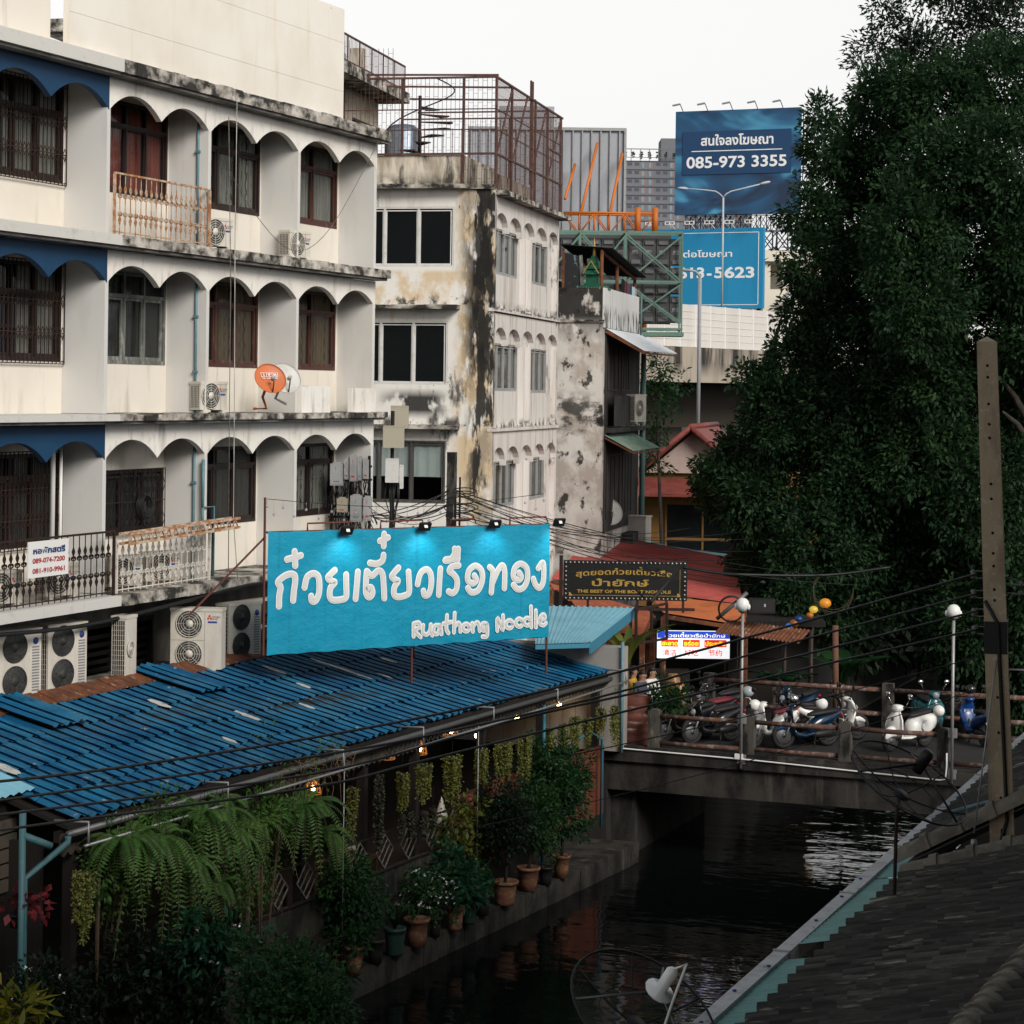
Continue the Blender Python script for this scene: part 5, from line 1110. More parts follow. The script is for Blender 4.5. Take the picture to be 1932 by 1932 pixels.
# ================================================================ the turquoise noodle banner
BP = V((-20.08, 38.86, -5.08)); BQ = V((-16.425, 44.47, -5.08)); bu = BQ-BP; BW = bu.length; BH = 2.37; FBn = frame(BP, bu)
bn = -(FBn.to_3x3() @ V((0, 1, 0)))
def bz(cx, cy): # pixel of the banner study -> (u,z) on the banner
    p = atP(470.9+cx*.30746, 963.5+cy*.30746, BP, bn); return ((p-BP).dot(bu.normalized()), p.z-BP.z)
pm('banner_teal', (.003, .265, .41), .5, [((.002, .20, .33), (.8, .8, .8), .42, .66, .5, 4), ((.05, .30, .40), (9, 9, .5), .62, .72, .35, 6), ((.002, .13, .22), (.25, 9, .2), .55, .7, .35, 3)], ((2.2, 2.2, 3), .45, .08)); pm('banner_white', (.78, .78, .77), .6); pm('banner_grey', (.60, .59, .57), .6)
BN = thing('noodle_sign', 'big turquoise fabric banner with white hand lettered Thai words above the blue roof', 'sign', BP+bu/2)
mb = MB(FBn); nu, nz = 60, 24; vs = []
for j in range(nz+1):
    for i in range(nu+1):
        u, z = i/nu, j/nz; e = min(u, 1-u)*BW; ez = min(z, 1-z)*BH
        cr_ = .018*math.sin(u*37+z*5)*math.exp(-min(e, ez)*7)+.02*math.exp(-e*5)*math.sin(z*22)*.6
        sag = -.02*abs(math.sin(u*math.pi*10))*(1 if j == nz else 0)+.02*abs(math.sin(u*math.pi*10))*(1 if j == 0 else 0)
        vs.append((u*BW, cr_*.5, z*BH+sag))
mb.add(vs, [(j*(nu+1)+i, j*(nu+1)+i+1, (j+1)*(nu+1)+i+1, (j+1)*(nu+1)+i) for j in range(nz) for i in range(nu)], True); mb.box(0.02, BW-.02, -.04, -.02, .03, BH-.03); mb.build('fabric', MT['banner_teal'], BN)
TS = [[(178, 585), (180, 520), (188, 470), (172, 438), (205, 405), (245, 388), (275, 398), (277, 440), (270, 490), (265, 550)], [(228, 298), (312, 274)], [(274, 250), (278, 336)],
 [(335, 470), (350, 408), (385, 385), (417, 400), (426, 450), (422, 510), (402, 552), (380, 552), (376, 524)],
 [(520, 365), (492, 392), (478, 412), (502, 432), (520, 440), (494, 474), (490, 525), (512, 548), (565, 543), (590, 528), (591, 460), (590, 392)],
 [(662, 375), (656, 450), (648, 540)], [(716, 372), (712, 430), (712, 505), (732, 530), (752, 505), (742, 470), (718, 478)], [(718, 372), (748, 398), (785, 368), (812, 385), (820, 450), (824, 536)],
 [(736, 320), (778, 325), (812, 305), (819, 272)], [(823, 142), (820, 216)], [(797, 185), (846, 164)],
 [(910, 350), (882, 382), (870, 405), (895, 425), (908, 432), (886, 468), (884, 512), (908, 528), (955, 518), (976, 498), (976, 440), (972, 375)],
 [(1028, 450), (1045, 385), (1082, 360), (1108, 388), (1112, 450), (1098, 508), (1072, 518), (1064, 492)], [(1168, 356), (1162, 440), (1158, 515)],
 [(1280, 335), (1240, 342), (1222, 368), (1248, 390), (1270, 425), (1266, 480), (1242, 505), (1218, 495)], [(1197, 305), (1228, 300), (1252, 268), (1255, 234)], [(1272, 302), (1277, 234)], [(1200, 300), (1275, 292)],
 [(1376, 398), (1388, 425), (1365, 445), (1336, 425), (1342, 368), (1382, 338), (1420, 368), (1424, 430), (1398, 488), (1358, 500), (1336, 475)],
 [(1470, 346), (1490, 372), (1485, 435), (1480, 500)], [(1488, 440), (1518, 370), (1546, 335), (1562, 372), (1560, 475)],
 [(1650, 380), (1664, 408), (1642, 425), (1616, 404), (1624, 350), (1660, 325), (1698, 355), (1700, 425), (1675, 472), (1640, 480), (1616, 455)],
 [(1768, 352), (1794, 318), (1802, 355), (1798, 435), (1776, 472), (1752, 455), (1738, 418)]]
def circ(x, y, r): return [(x+r*math.cos(t*.6283), y+r*1.15*math.sin(t*.6283)) for t in range(11)]
ES = [[(1003, 770), (1003, 692)], [(1003, 692), (1035, 686), (1040, 714), (1008, 732), (1046, 774)], [(1062, 702), (1060, 745), (1084, 758), (1104, 732), (1108, 698)], [(1107, 735), (1118, 764)], [(1162, 702), (1132, 706), (1126, 745), (1150, 754), (1168, 705), (1174, 756)],
 [(1208, 642), (1204, 720), (1216, 750)], [(1186, 692), (1232, 682)], [(1255, 628), (1250, 746)], [(1250, 716), (1275, 688), (1288, 702), (1290, 740)], circ(1325, 716, 20), [(1362, 690), (1366, 740)], [(1365, 712), (1390, 684), (1404, 700), (1408, 736)], [(1448, 692), (1426, 692), (1421, 722), (1438, 734), (1452, 695), (1454, 765), (1426, 772)],
 [(1516, 735), (1518, 658), (1550, 732), (1551, 642)], circ(1590, 696, 21), circ(1651, 686, 21), circ(1700, 680, 20), [(1722, 588), (1725, 714)], [(1752, 612), (1753, 714)], [(1779, 672), (1808, 656), (1800, 636), (1780, 650), (1776, 688), (1798, 702), (1814, 688)]]
k_ = BH/780
for nm, mt, w1, w2, o in (('lettering', 'banner_white', 44*k_, 31*k_, .014), ('lettering_inlay', 'banner_grey', 29*k_, 12*k_, .024)):
    mb = MB(FBn); i = 0
    for S_, w in ((TS, w1), (ES, w2)):
        for s in S_: stroke(mb, [bz(*p) for p in s], w, o+i*.00025); i += 1
    mb.build(nm, MT[mt], BN)
mb = MB(FBn)
for u in (-.04, BW*.5, BW): mb.beam((u, -.07, -.75 if u > 0 else .0), (u, -.07, BH+(.65 if u < 0 else .02)), .035)
for z in (0.02, BH-.02): mb.beam((0, -.07, z), (BW, -.07, z), .04)
mb.beam((0, -.1, BH-.1), (-1.2, -.9, .75), .04); mb.beam((BW*.5, -.1, .3), (BW*.62, -1.2, -.4), .04)
for a, b in ((.16, .28), (.41, .53), (.66, .72), (.88, .99)): mb.tube([(BW*a-.15, -.1, BH), (BW*a-.15, -.1, BH+.13), (BW*b, -.05, BH+.14), (BW*b, .0, BH+.04)], .018, 5)
mb.build('sign_frame', pm('frame_red', (.11, .035, .025), .7), BN)
FLP = [(571, 122), (1048, 98), (1478, 82), (1872, 72)]
for i, (cx, cy) in enumerate(FLP):
    u, z = bz(cx, cy); T = thing('floodlight', 'small black floodlight clipped over the turquoise banner, '+('leftmost of four', 'second from the left', 'third from the left', 'rightmost of four')[i], 'lamp', FBn @ V((u, .12, z)), 'floodlights on the banner')
    mb = MB(FBn); c = V((u, .16, z+.01)); d1 = V((0, .75, .45)).normalized(); 
    mb.beam(c-V((.13, 0, 0)), c+V((.13, 0, 0)), .06, .17, up=(0, .45, .9)); mb.build('housing', MT['black_plastic'], T)
    mb = MB(FBn); mb.add([(u-.05, .205, z+.06), (u+.03, .205, z+.06), (u+.03, .235, z-.01), (u-.05, .235, z-.01)], [(0, 1, 2, 3)]); mb.build('label_plate', MT['white_paint'], T)
    l = bpy.data.lights.new('flood', 'SPOT'); l.energy = 12; l.spot_size = R(105); l.spot_blend = .9; l.color = (.85, 1, 1); l.shadow_soft_size = .1
    o = bpy.data.objects.new('flood_beam', l); COL.objects.link(o); o.parent = T; lp = FBn @ V((u, .42, z-.04)); tg = FBn @ V((u, 0, z-.75)); o.location = lp-T.location; o.rotation_euler = (lp-tg).to_track_quat('Z', 'Y').to_euler()
# ================================================================ vegetation
import numpy as np
NR = np.random.RandomState(5)
def leaf_mat(nm, a, b, c=None, tr=.25, rough=.5):
    pm(nm, a, rough, ([(c, (.9, .9, .9), .48, .68, .7, 4)] if c else []), island=b, spec=.16, trans=(tuple(x*1.6 for x in b), tr))
leaf_mat('leaf_ficus', (.013, .036, .016), (.028, .066, .026), (.045, .095, .03), rough=.6); leaf_mat('leaf_airy', (.018, .036, .02), (.034, .060, .032), (.05, .08, .045), rough=.6)
leaf_mat('leaf_bush', (.012, .040, .016), (.026, .078, .026), (.05, .12, .03)); leaf_mat('leaf_fern', (.035, .085, .02), (.07, .15, .035), (.10, .18, .04)); leaf_mat('leaf_vine', (.13, .15, .035), (.22, .23, .07), (.16, .12, .03)); leaf_mat('leaf_lime', (.06, .10, .02), (.22, .22, .04), (.09, .13, .03))
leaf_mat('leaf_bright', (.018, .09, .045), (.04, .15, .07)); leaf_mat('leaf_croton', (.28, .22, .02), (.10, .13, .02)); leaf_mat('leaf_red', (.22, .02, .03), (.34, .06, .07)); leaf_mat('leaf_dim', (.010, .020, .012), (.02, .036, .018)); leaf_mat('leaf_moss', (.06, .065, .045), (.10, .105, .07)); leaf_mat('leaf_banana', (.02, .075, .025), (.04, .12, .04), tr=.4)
pm('petal_white', (.75, .75, .74), .6); pm('bark', (.035, .028, .022), .95, [((.09, .075, .06), (3, 3, .8), .5, .68, .7, 8)], (8, .6, .05)); pm('twig', (.07, .05, .03), .9)
def mesh_np(name, verts, quads, mat, parent=None, smooth=False):
    me = bpy.data.meshes.new(name); nv, nq = len(verts), len(quads)
    o = bpy.data.objects.new(name, me); COL.objects.link(o)
    if parent is not None: M = WM[parent.name]; o.parent = parent
    else:
        lo, hi = verts.min(0), verts.max(0); M = Matrix.Translation(((lo[0]+hi[0])/2, (lo[1]+hi[1])/2, lo[2])); o.location = M.translation
    WM[o.name] = M; I = np.array(M.inverted()); verts = verts @ I[:3, :3].T+I[:3, 3]
    me.vertices.add(nv); me.vertices.foreach_set('co', verts.astype(np.float32).ravel()); k = quads.shape[1]
    me.loops.add(nq*k); me.loops.foreach_set('vertex_index', quads.astype(np.int32).ravel()); me.polygons.add(nq)
    me.polygons.foreach_set('loop_start', np.arange(0, nq*k, k, dtype=np.int32)); me.polygons.foreach_set('loop_total', np.full(nq, k, dtype=np.int32))
    me.update(calc_edges=True); me.materials.append(mat); return o
def unit(v): return v/np.maximum(np.linalg.norm(v, axis=1, keepdims=True), 1e-9)
def leaves(P, D, L, W, fold=.25, up=.5):
    """leaf quads at P pointing along D"""
    n = len(P); D = unit(D); r = NR.normal(0, .6, (n, 3)); r[:, 2] += up*2; S = unit(np.cross(D, r)); N_ = np.cross(S, D)
    L = np.broadcast_to(np.asarray(L, float), (n,))[:, None]; W = np.broadcast_to(np.asarray(W, float), (n,))[:, None]
    a = P; t = P+D*L-N_*L*.08; m_ = P+D*L*.48
    v = np.stack([a, m_+S*W/2+N_*W*fold, t, m_-S*W/2+N_*W*fold], 1).reshape(-1, 3)
    return v, np.arange(4*n).reshape(n, 4)
def cloud(cent, rad, nc, per, cr, L, W, shell=.55, droop=.0, squash=None):
    """clumps of leaves spread through an ellipsoid"""
    d = unit(NR.normal(size=(nc, 3))); rr = (shell+(1-shell)*NR.rand(nc))**.7
    C_ = np.array(cent)+d*rr[:, None]*np.array(rad)*(1+.16*NR.normal(size=(nc, 1)))
    k = nc*per; C_ = np.repeat(C_, per, 0); dd = np.repeat(d, per, 0)
    o = unit(NR.normal(size=(k, 3)))*(NR.rand(k, 1)**.6)*cr
    P = C_+o; D = o/cr*.9+dd*.5+NR.normal(0, .35, (k, 3)); D[:, 2] -= droop
    return P, D, L*(.7+.6*NR.rand(k)), W*(.7+.6*NR.rand(k))
def crown(name, blobs, mat, parent, dens, L, W, cr, per=26, shell=.55, droop=.15):
    Ps = [[], [], [], []]
    for c, r in blobs:
        r = np.broadcast_to(np.asarray(r, float), (3,)); nc = max(4, int(dens*(r[0]*r[1]*r[2])**(2/3)*12.6/4))
        for s, q in zip(Ps, cloud(c, r, nc, per, cr, L, W, shell, droop)): s.append(q)
    Ps = [np.concatenate(s) for s in Ps]
    v, q = leaves(*Ps); return mesh_np(name, v, q, mat, parent)
def tree(lab, base, D, pxblobs, mat, dens, L, W, cr, per=26, seedd=2.0, trunk=.45, dshift=0):
    T = thing('tree', lab, 'tree', base); bl = []
    for px, py, r in pxblobs:
        d = D+dshift+rnd.uniform(-seedd, seedd)-1.2*math.sin((px*.013+py*.007)); c = atD(px, py, d); rm = r*d/4300
        bl.append((tuple(c), (rm, rm*1.1, rm)))
    crown('crown', bl, MT[mat], T, dens, L, W, cr, per)
    mb = MB(); b = V(base); cc = V((sum(q[0][0] for q in bl)/len(bl), sum(q[0][1] for q in bl)/len(bl), sum(q[0][2] for q in bl)/len(bl)))
    f = b.lerp(cc, .45); f.z = b.z+(cc.z-b.z)*.6; mb.tube([b, b.lerp(f, .5)+V((.15, .1, 0)), f], trunk, 10, rr=[trunk*1.25, trunk, trunk*.7])
    for c, r in bl[::max(1, len(bl)//9)]:
        c = V(c)+fw*1.2; mb.tube([f-V((0, 0, .6)), f.lerp(c, .4)+V((0, 0, .25))+fw*.6, f.lerp(c, .5)], .2, 7, rr=[trunk*.4, trunk*.2, .03])
    mb.build('trunk', MT['bark'], T); return T
MAINB = [(1547, 222, 30), (1560, 285, 48), (1625, 262, 55), (1660, 185, 50), (1640, 330, 75), (1530, 400, 55), (1620, 430, 90), (1535, 505, 58), (1640, 540, 105), (1512, 600, 48), (1590, 660, 95), (1500, 690, 60), (1440, 735, 42), (1404, 714, 20), (1480, 800, 80), (1600, 800, 100), (1405, 855, 52), (1365, 880, 40), (1338, 925, 24), (1500, 905, 95), (1420, 945, 62), (1362, 950, 28), (1610, 930, 100), (1440, 1005, 62), (1540, 1030, 90), (1455, 1075, 50), (1640, 1060, 95), (1570, 1135, 72), (1690, 640, 80), (1690, 800, 90), (1700, 960, 90), (1500, 1120, 45), (1320, 905, 18), (1345, 885, 26), (1385, 930, 40), (1395, 985, 30)]
RIGHTB = [(1715, 170, 60), (1790, 190, 80), (1880, 160, 90), (1700, 300, 75), (1790, 330, 105), (1900, 320, 110), (1720, 440, 95), (1840, 470, 120), (1940, 480, 100), (1730, 570, 100), (1850, 620, 120), (1950, 640, 90), (1740, 720, 100), (1860, 780, 125), (1960, 800, 90), (1740, 870, 100), (1860, 930, 120), (1950, 960, 100), (1750, 1020, 100), (1870, 1080, 110), (1960, 1100, 100), (1745, 1105, 70), (1830, 1190, 85), (1930, 1230, 80), (1810, 1235, 40), (1850, 1275, 50), (1930, 1300, 60)]
AIRYB = [(1640, 95, 30), (1625, 125, 28), (1690, 70, 50), (1670, 20, 38), (1740, 110, 60), (1760, 30, 70), (1840, 70, 80), (1690, 150, 40), (1760, 165, 50), (1850, -20, 80), (1910, 60, 90), (1640, 165, 22), (1770, -60, 70), (1930, -60, 90)]
tree('broad dark evergreen tree leaning over the canal beside the red gabled house', (-19.3, 66, G), 65, MAINB, 'leaf_ficus', 27, .18, .085, .34, 34, 2.0)
tree('dense tall evergreen tree behind the concrete pole', (-4.6, 62, G), 63, RIGHTB, 'leaf_ficus', 26, .18, .085, .34, 34, 2.0)
tree('airy tree with drooping leaves rising highest behind the dense trees', (-8, 84, G), 84, AIRYB, 'leaf_airy', 9, .26, .09, .5, 18, 1.5, .35)
# far bank growth under the trees
bl = []
for k in range(70):
    px = 1400+rnd.random()*620; d = rnd.uniform(74, 100); c = atD(px, 1000, d); c.z = G+rnd.uniform(.3, 3.8 if d > 88 else 1.2); bl.append((tuple(c), rnd.uniform(1.0, 1.7)))
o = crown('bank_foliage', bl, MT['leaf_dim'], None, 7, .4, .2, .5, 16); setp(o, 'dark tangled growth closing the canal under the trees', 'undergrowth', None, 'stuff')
# small tree on the annex
T = thing('tree', 'thin young tree with sparse leaves beside the annex awnings', 'tree', atD(1245, 900, 80)+V((0, 0, -5.4)))
bl = [(tuple(atD(x, y, 80+rnd.uniform(-.5, .5))), r*80/4300) for x, y, r in ((1232, 700, 24), (1255, 690, 26), (1275, 725, 24), (1240, 740, 26), (1262, 765, 22), (1235, 790, 20), (1225, 830, 20), (1250, 820, 16), (1222, 870, 18), (1245, 880, 14))]
crown('crown', bl, MT['leaf_bush'], T, 14, .2, .085, .3, 14)
b = T.location; mb = MB(); mb.tube([b, b+V((.1, 0, 3)), atD(1240, 800, 80), atD(1245, 715, 80)], .05, 6, rr=[.09, .07, .05, .02]); mb.build('trunk', MT['bark'], T)
# ---------------------------------------------------------------- ferns
def frond_np(base, a, length, arch, droop, npair=26, w=.16):
    t = np.linspace(0, 1, npair+2)[1:-1]
    def cur(t): s = length*t; return np.stack([np.cos(a)*s*arch*(1-.25*t), np.sin(a)*s*arch*(1-.25*t), s*(.55-droop*t)*1.0], 1)+np.array(base)
    P = cur(t); T_ = unit(cur(t+.01)-P); side = unit(np.cross(T_, np.array([[0, 0, 1.]]))+1e-6)
    prof = w*np.sin(np.pi*(t*.9+.08))**.6
    P2 = np.concatenate([P, P]); S2 = np.concatenate([side, -side]); T2 = np.concatenate([T_, T_]); pr = np.concatenate([prof, prof])
    N_ = np.cross(T2, S2)*np.sign(np.cross(T2, S2)[:, 2:3]+1e-9); wd = length/npair*.34
    tip = P2+S2*pr[:, None]+T2*pr[:, None]*.25-N_*pr[:, None]*.22; mid = P2+S2*pr[:, None]*.5+T2*pr[:, None]*.1
    v = np.stack([P2-T2*wd*.7, mid-T2*wd, tip, mid+T2*wd], 1).reshape(-1, 3); n = len(P2)
    return v, np.arange(4*n).reshape(n, 4), [V(p) for p in cur(np.linspace(0, 1, 7))]
def fern(lab, c, nf, ln, hang=True):
    T = thing('hanging_fern', lab, 'fern', c, 'big ferns hanging at the fern end'); vs, qs, n = [], [], 0; mb = MB()
    for i in range(nf):
        a = 2*math.pi*i*.618+rnd.uniform(-.5, .5); l = ln*rnd.uniform(.4, 1.2); v, q, cv = frond_np(tuple(V(c)+V((0, 0, .15))), a, l, rnd.uniform(.35, .95), rnd.uniform(.45, 1.5), w=.12*rnd.uniform(.8, 1.3))
        vs.append(v); qs.append(q+n); n += len(v); mb.tube(cv, .006, 4, False)
    mesh_np('frond', np.concatenate(vs), np.concatenate(qs), MT['leaf_fern'], T); mb.build('frond_stalk', MT['twig'], T)
    mb = MB(); mb.lathe([(.1, -.12), (.17, .1), (.18, .14), (.0, .12)], c, 10); 
    for k in range(3): mb.tube([V(c)+V((.17*math.cos(k*2.1), .17*math.sin(k*2.1), .12)), V(c)+V((0, 0, .75))], .005, 4)
    mb.build('basket', MT['dark_timber'], T); return T
FR = [(235, 1610, .55, 46, 1.25, 'lowest and leftmost fern behind the pale vine'), (300, 1605, .75, 54, 1.5, 'widest fern with long arching fronds, second from the pale vine'), (385, 1560, .6, 52, 1.35, 'high fern right under the slatted valance'), (428, 1600, .45, 54, 1.45, 'tall trailing fern third from the last'), (480, 1570, .3, 36, 1.0, 'small fern between the two biggest'), (575, 1540, .5, 58, 1.3, 'round fern beside the glowing lamp, nearest the bridge'), (345, 1650, .9, 40, 1.2, 'shadowed fern hanging lowest in the middle'), (265, 1655, .3, 34, .95, 'small fern under the leftmost ones'), (420, 1530, .35, 30, .85, 'young fern pushing up against the valance'), (620, 1590, .45, 34, .9, 'fern with tips over the first diamond rail'), (400, 1690, .6, 40, 1.1, 'dim fern below the tall trailing one')]
for px, py, off, nf, ln, lab in FR: fern('hanging fern, '+lab, ep(px, py, off), nf, ln)
# ---------------------------------------------------------------- trailing pot plants (string of leaves)
def vine(lab, p, h, w, mat='leaf_vine', n=900, grp='trailing plants hung along the eave', name='trailing_plant', ls=.045):
    T = thing(name, lab, 'hanging plant', p, grp); k = n
    nst = max(5, int(w*70)); st_ = NR.rand(nst, 2)*2-1; s = NR.randint(0, nst, k); t = NR.rand(k); ln = h*(.45+.55*NR.rand(nst))
    r = w/2*(.75-.15*t); P = np.stack([p[0]+st_[s, 0]*r, p[1]+st_[s, 1]*r, p[2]-t*ln[s]], 1)+NR.normal(0, .014, (k, 3))
    top = t < .12; P[top, 2] += .05*NR.rand(top.sum()); D = NR.normal(0, 1, (k, 3)); D[:, 2] -= .4
    v, q = leaves(P, D, ls*(.7+.6*NR.rand(k)), ls*.75*(.7+.6*NR.rand(k))); mesh_np('foliage', v, q, MT[mat], T)
    mb = MB(); mb.lathe([(.03, -.1), (.06, -.08), (.075, .03), (0, .03)], p, 8); mb.tube([p, V(p)+V((0, 0, .45))], .005, 4); mb.build('hanging_pot', MT['dark_timber'], T); return T
VN = [(240, 715, 265, 62), (495, 640, 190, 62), (612, 590, 205, 74), (755, 545, 240, 84), (902, 515, 195, 78), (1020, 475, 215, 92), (1135, 440, 255, 66), (1262, 400, 120, 32), (1330, 378, 180, 52), (1395, 342, 180, 62), (1460, 348, 130, 50), (1530, 300, 140, 46), (1602, 285, 215, 52)]
VL = ['long pale one just after the round fern', 'first of the pair before the white cone', 'second of the pair before the white cone', 'thick one above the white cone', 'one behind the pink basket', 'broadest one before the orange wall', 'long one at the near end of the orange wall', 'thin one behind the tall teal pipe', 'narrow one right after the tall teal pipe', 'thick one over the middle of the orange wall', 'short one touching the thick one', 'one on the second teal pipe', 'last one against the rusty tank']
for (cx, cy, h, w), lab in zip(VN, VL):
    p = ep(579.5+cx*.3626, 1231.5+cy*.3626, .4); s = (p.dot(fw))/4300*.3626; vine('yellow green trailing plant, '+lab, p, h*s, w*s*1.25, n=int(620+h*w*.05))
p = ep(160, 1648, .7); vine('yellow green trailing plant beside the lowest fern at the dark end', p, 1.05, .34, n=1500, ls=.05)
for cx, cy, h, w, lab in ((375, 650, 400, 52, 'long grey moss beard hanging between two dark posts'), (495, 860, 110, 34, 'short grey moss tuft above the second diamond'), (537, 850, 120, 36, 'short grey moss tuft beside the first tuft'), (602, 835, 120, 40, 'grey moss tuft over the last diamonds'), (655, 820, 110, 40, 'grey moss tuft nearest the white cone')):
    p = ep(579.5+cx*.3626, 1231.5+cy*.3626, .25); s = p.dot(fw)/4300*.3626; vine(lab, p, h*s, w*s, 'leaf_moss', int(300+h*2.5), 'grey moss beards', 'hanging_moss', .06)
# ---------------------------------------------------------------- potted plants on the quay
pm('terracotta', (.20, .085, .045), .85, [((.32, .22, .15), (6, 6, 14), .5, .64, .8, 7), ((.09, .04, .025), (3, 3, 3), .5, .68, .7, 6)]); pm('pot_green', (.02, .06, .045), .5, [((.05, .09, .08), (6, 6, 16), .5, .65, .6, 6)]); pm('pot_black', (.015, .014, .013), .6); pm('soil', (.02, .015, .01), 1); pm('pot_pale', (.22, .20, .17), .8, [((.1, .09, .075), (5, 5, 5), .45, .65, .7, 6)])
def pot(T, p, w, h, mat, ridged=False):
    mb = MB(); r = w/2; pr = [(r*.70, 0)]; n = 7 if ridged else 2
    for k in range(1, n+1): f = k/n*.86; q = r*(.70+.26*f); pr += [(q+(.012 if ridged and k % 2 else 0), h*f)]
    pr += [(r*1.06, h*.88), (r*1.08, h*.99), (r*.98, h), (r*.9, h*.93), (0, h*.92)]
    mb.lathe(pr, p, 16); mb.build('pot', MT[mat], T)
def bush(T, blobs, mat, dens=16, L=.10, W=.05, cr=.16, per=14, flowers=0, shell=.35, name='foliage'):
    crown(name, blobs, MT[mat], T, dens*6, L, W, cr, per, shell)
    if flowers:
        Ps = []
        for c, r in blobs: d = unit(NR.normal(size=(flowers, 3))); d[:, 2] = abs(d[:, 2])*.8-.2; Ps.append(np.array(c)+d*np.array(r)*1.02)
        P = np.repeat(np.concatenate(Ps), 4, 0); v, q = leaves(P, NR.normal(0, 1, P.shape)+np.array([0, 0, .5]), .045, .035); mesh_np('blossom', v, q, MT['petal_white'], T)
K8 = lambda x, y, z=QZ: atZ(579.5+x*.3626, 1231.5+y*.3626, z)
QP = [(150, 1640, 90, 78, 'terracotta', 0, 'small terracotta pot with a low plant at the dark end'), (245, 1672, 98, 140, 'terracotta', 0, 'terracotta pot closest to the water at the dark end'), (355, 1615, 92, 120, 'pot_black', 0, 'black plastic pot behind the pale stem'), (455, 1575, 112, 140, 'pot_green', 1, 'ribbed dark green pot with few leaves'), (570, 1525, 132, 140, 'terracotta', 0, 'large brown pot under the white flowers'), (665, 1478, 70, 100, 'pot_black', 0, 'dark pot half hidden by white flowers'), (770, 1442, 90, 118, 'terracotta', 1, 'banded terracotta pot beside a green pot'), (840, 1410, 80, 120, 'pot_green', 1, 'green ribbed pot beside the thin wire'), (912, 1365, 92, 110, 'pot_black', 0, 'dark shadowed pot right of the thin wire'), (1028, 1310, 132, 120, 'terracotta', 1, 'wide orange terracotta pot standing alone'), (1150, 1238, 118, 120, 'terracotta', 0, 'dull terracotta pot under the round dark bush'), (1240, 1205, 80, 90, 'pot_black', 0, 'dark pot between two terracotta pots'), (1322, 1170, 96, 115, 'terracotta', 0, 'terracotta pot nearest the bridge')]
PT = []
for cx, cy, w, h, mt, rg, lab in QP:
    p = K8(cx, cy); s = p.dot(fw)/4300*.3626; T = thing('potted_plant', lab, 'potted plant', p, 'pots along the quay'); pot(T, p, w*s, h*s*1.05, mt, rg); PT.append((T, p, w*s, h*s))
def up(i, dz, dx=0, dy=0): p = PT[i][1]; return (p.x+dx, p.y+dy, p.z+PT[i][3]+dz)
bush(PT[0][0], [(up(0, .18), .26)], 'leaf_bush', per=10); bush(PT[1][0], [(up(1, .1), .3), (up(1, .25, .1), .2)], 'leaf_bush', per=9)
bush(PT[2][0], [(up(2, .6, -.3), .5), (up(2, .95, -.5, -.4), .55), (up(2, .4, -.6), .45), (up(2, 1.2, -.5), .35)], 'leaf_bush', 15)
mb = MB(); 
for k in range(9): a = k*.7; b_ = V(up(3, 0)); mb.tube([b_, b_+V((.12*math.cos(a), .12*math.sin(a), .3)), b_+V((.35*math.cos(a), .35*math.sin(a), .45+.1*(k % 3)))], .02, 4, rr=[.02, .018, .003])
mb.build('spiky_leaf', MT['leaf_bush'], PT[3][0])
bush(PT[4][0], [(up(4, .35, .05), .42), (up(4, .65, .1, .15), .38)], 'leaf_bush', 10, flowers=16, per=8); bush(PT[5][0], [(up(5, .3), .36), (up(5, .55, .05, .1), .3)], 'leaf_bush', 12, flowers=26, per=8)
bush(PT[6][0], [(up(6, .4), .45), (up(6, .75, -.1), .4)], 'leaf_bright', 10, .16, .06, per=10); bush(PT[7][0], [(up(7, .3), .36)], 'leaf_bright', 12, .13, .05); bush(PT[8][0], [(up(8, .2), .3)], 'leaf_bush', 10)
bush(PT[9][0], [(up(9, 1.15), .55), (up(9, 1.35, -.2, .35), .6), (up(9, 1.0, .1, -.3), .45)], 'leaf_dim', 16); bush(PT[10][0], [(up(10, .95), .6), (up(10, 1.2, -.1, .35), .55), (up(10, .8, 0, .5), .45)], 'leaf_bush', 16)
vine('x', V(up(11, .9)), .9, .1, n=160, name='trailing_plant'); bpy.data.objects.remove([o for o in bpy.data.objects if o.get('label') == 'x'][0]) if False else None
for o in bpy.data.objects:
    if o.get('label') == 'x': o['label'] = 'single thin yellow strand of leaves above the dark pot by the bridge'; o['group'] = 'trailing plants hung along the eave'
bush(PT[11][0], [(up(11, .3), .28)], 'leaf_bush', 9)
bush(PT[12][0], [(up(12, 1.0), .65), (up(12, 1.5, -.3, .3), .7), (up(12, 1.9, -.6, .6), .6), (up(12, 1.2, -.3, .7), .6), (up(12, 1.65, -.1, 1.0), .45)], 'leaf_bush', 15)
for i in (9, 10, 12):
    mb = MB(); b_ = V(up(i, -.1)); mb.tube([b_, b_+V((.03, 0, .5)), b_+V((-.05, .1, 1.2))], .03, 6, rr=[.04, .03, .015]); mb.build('stem', MT['bark'], PT[i][0])
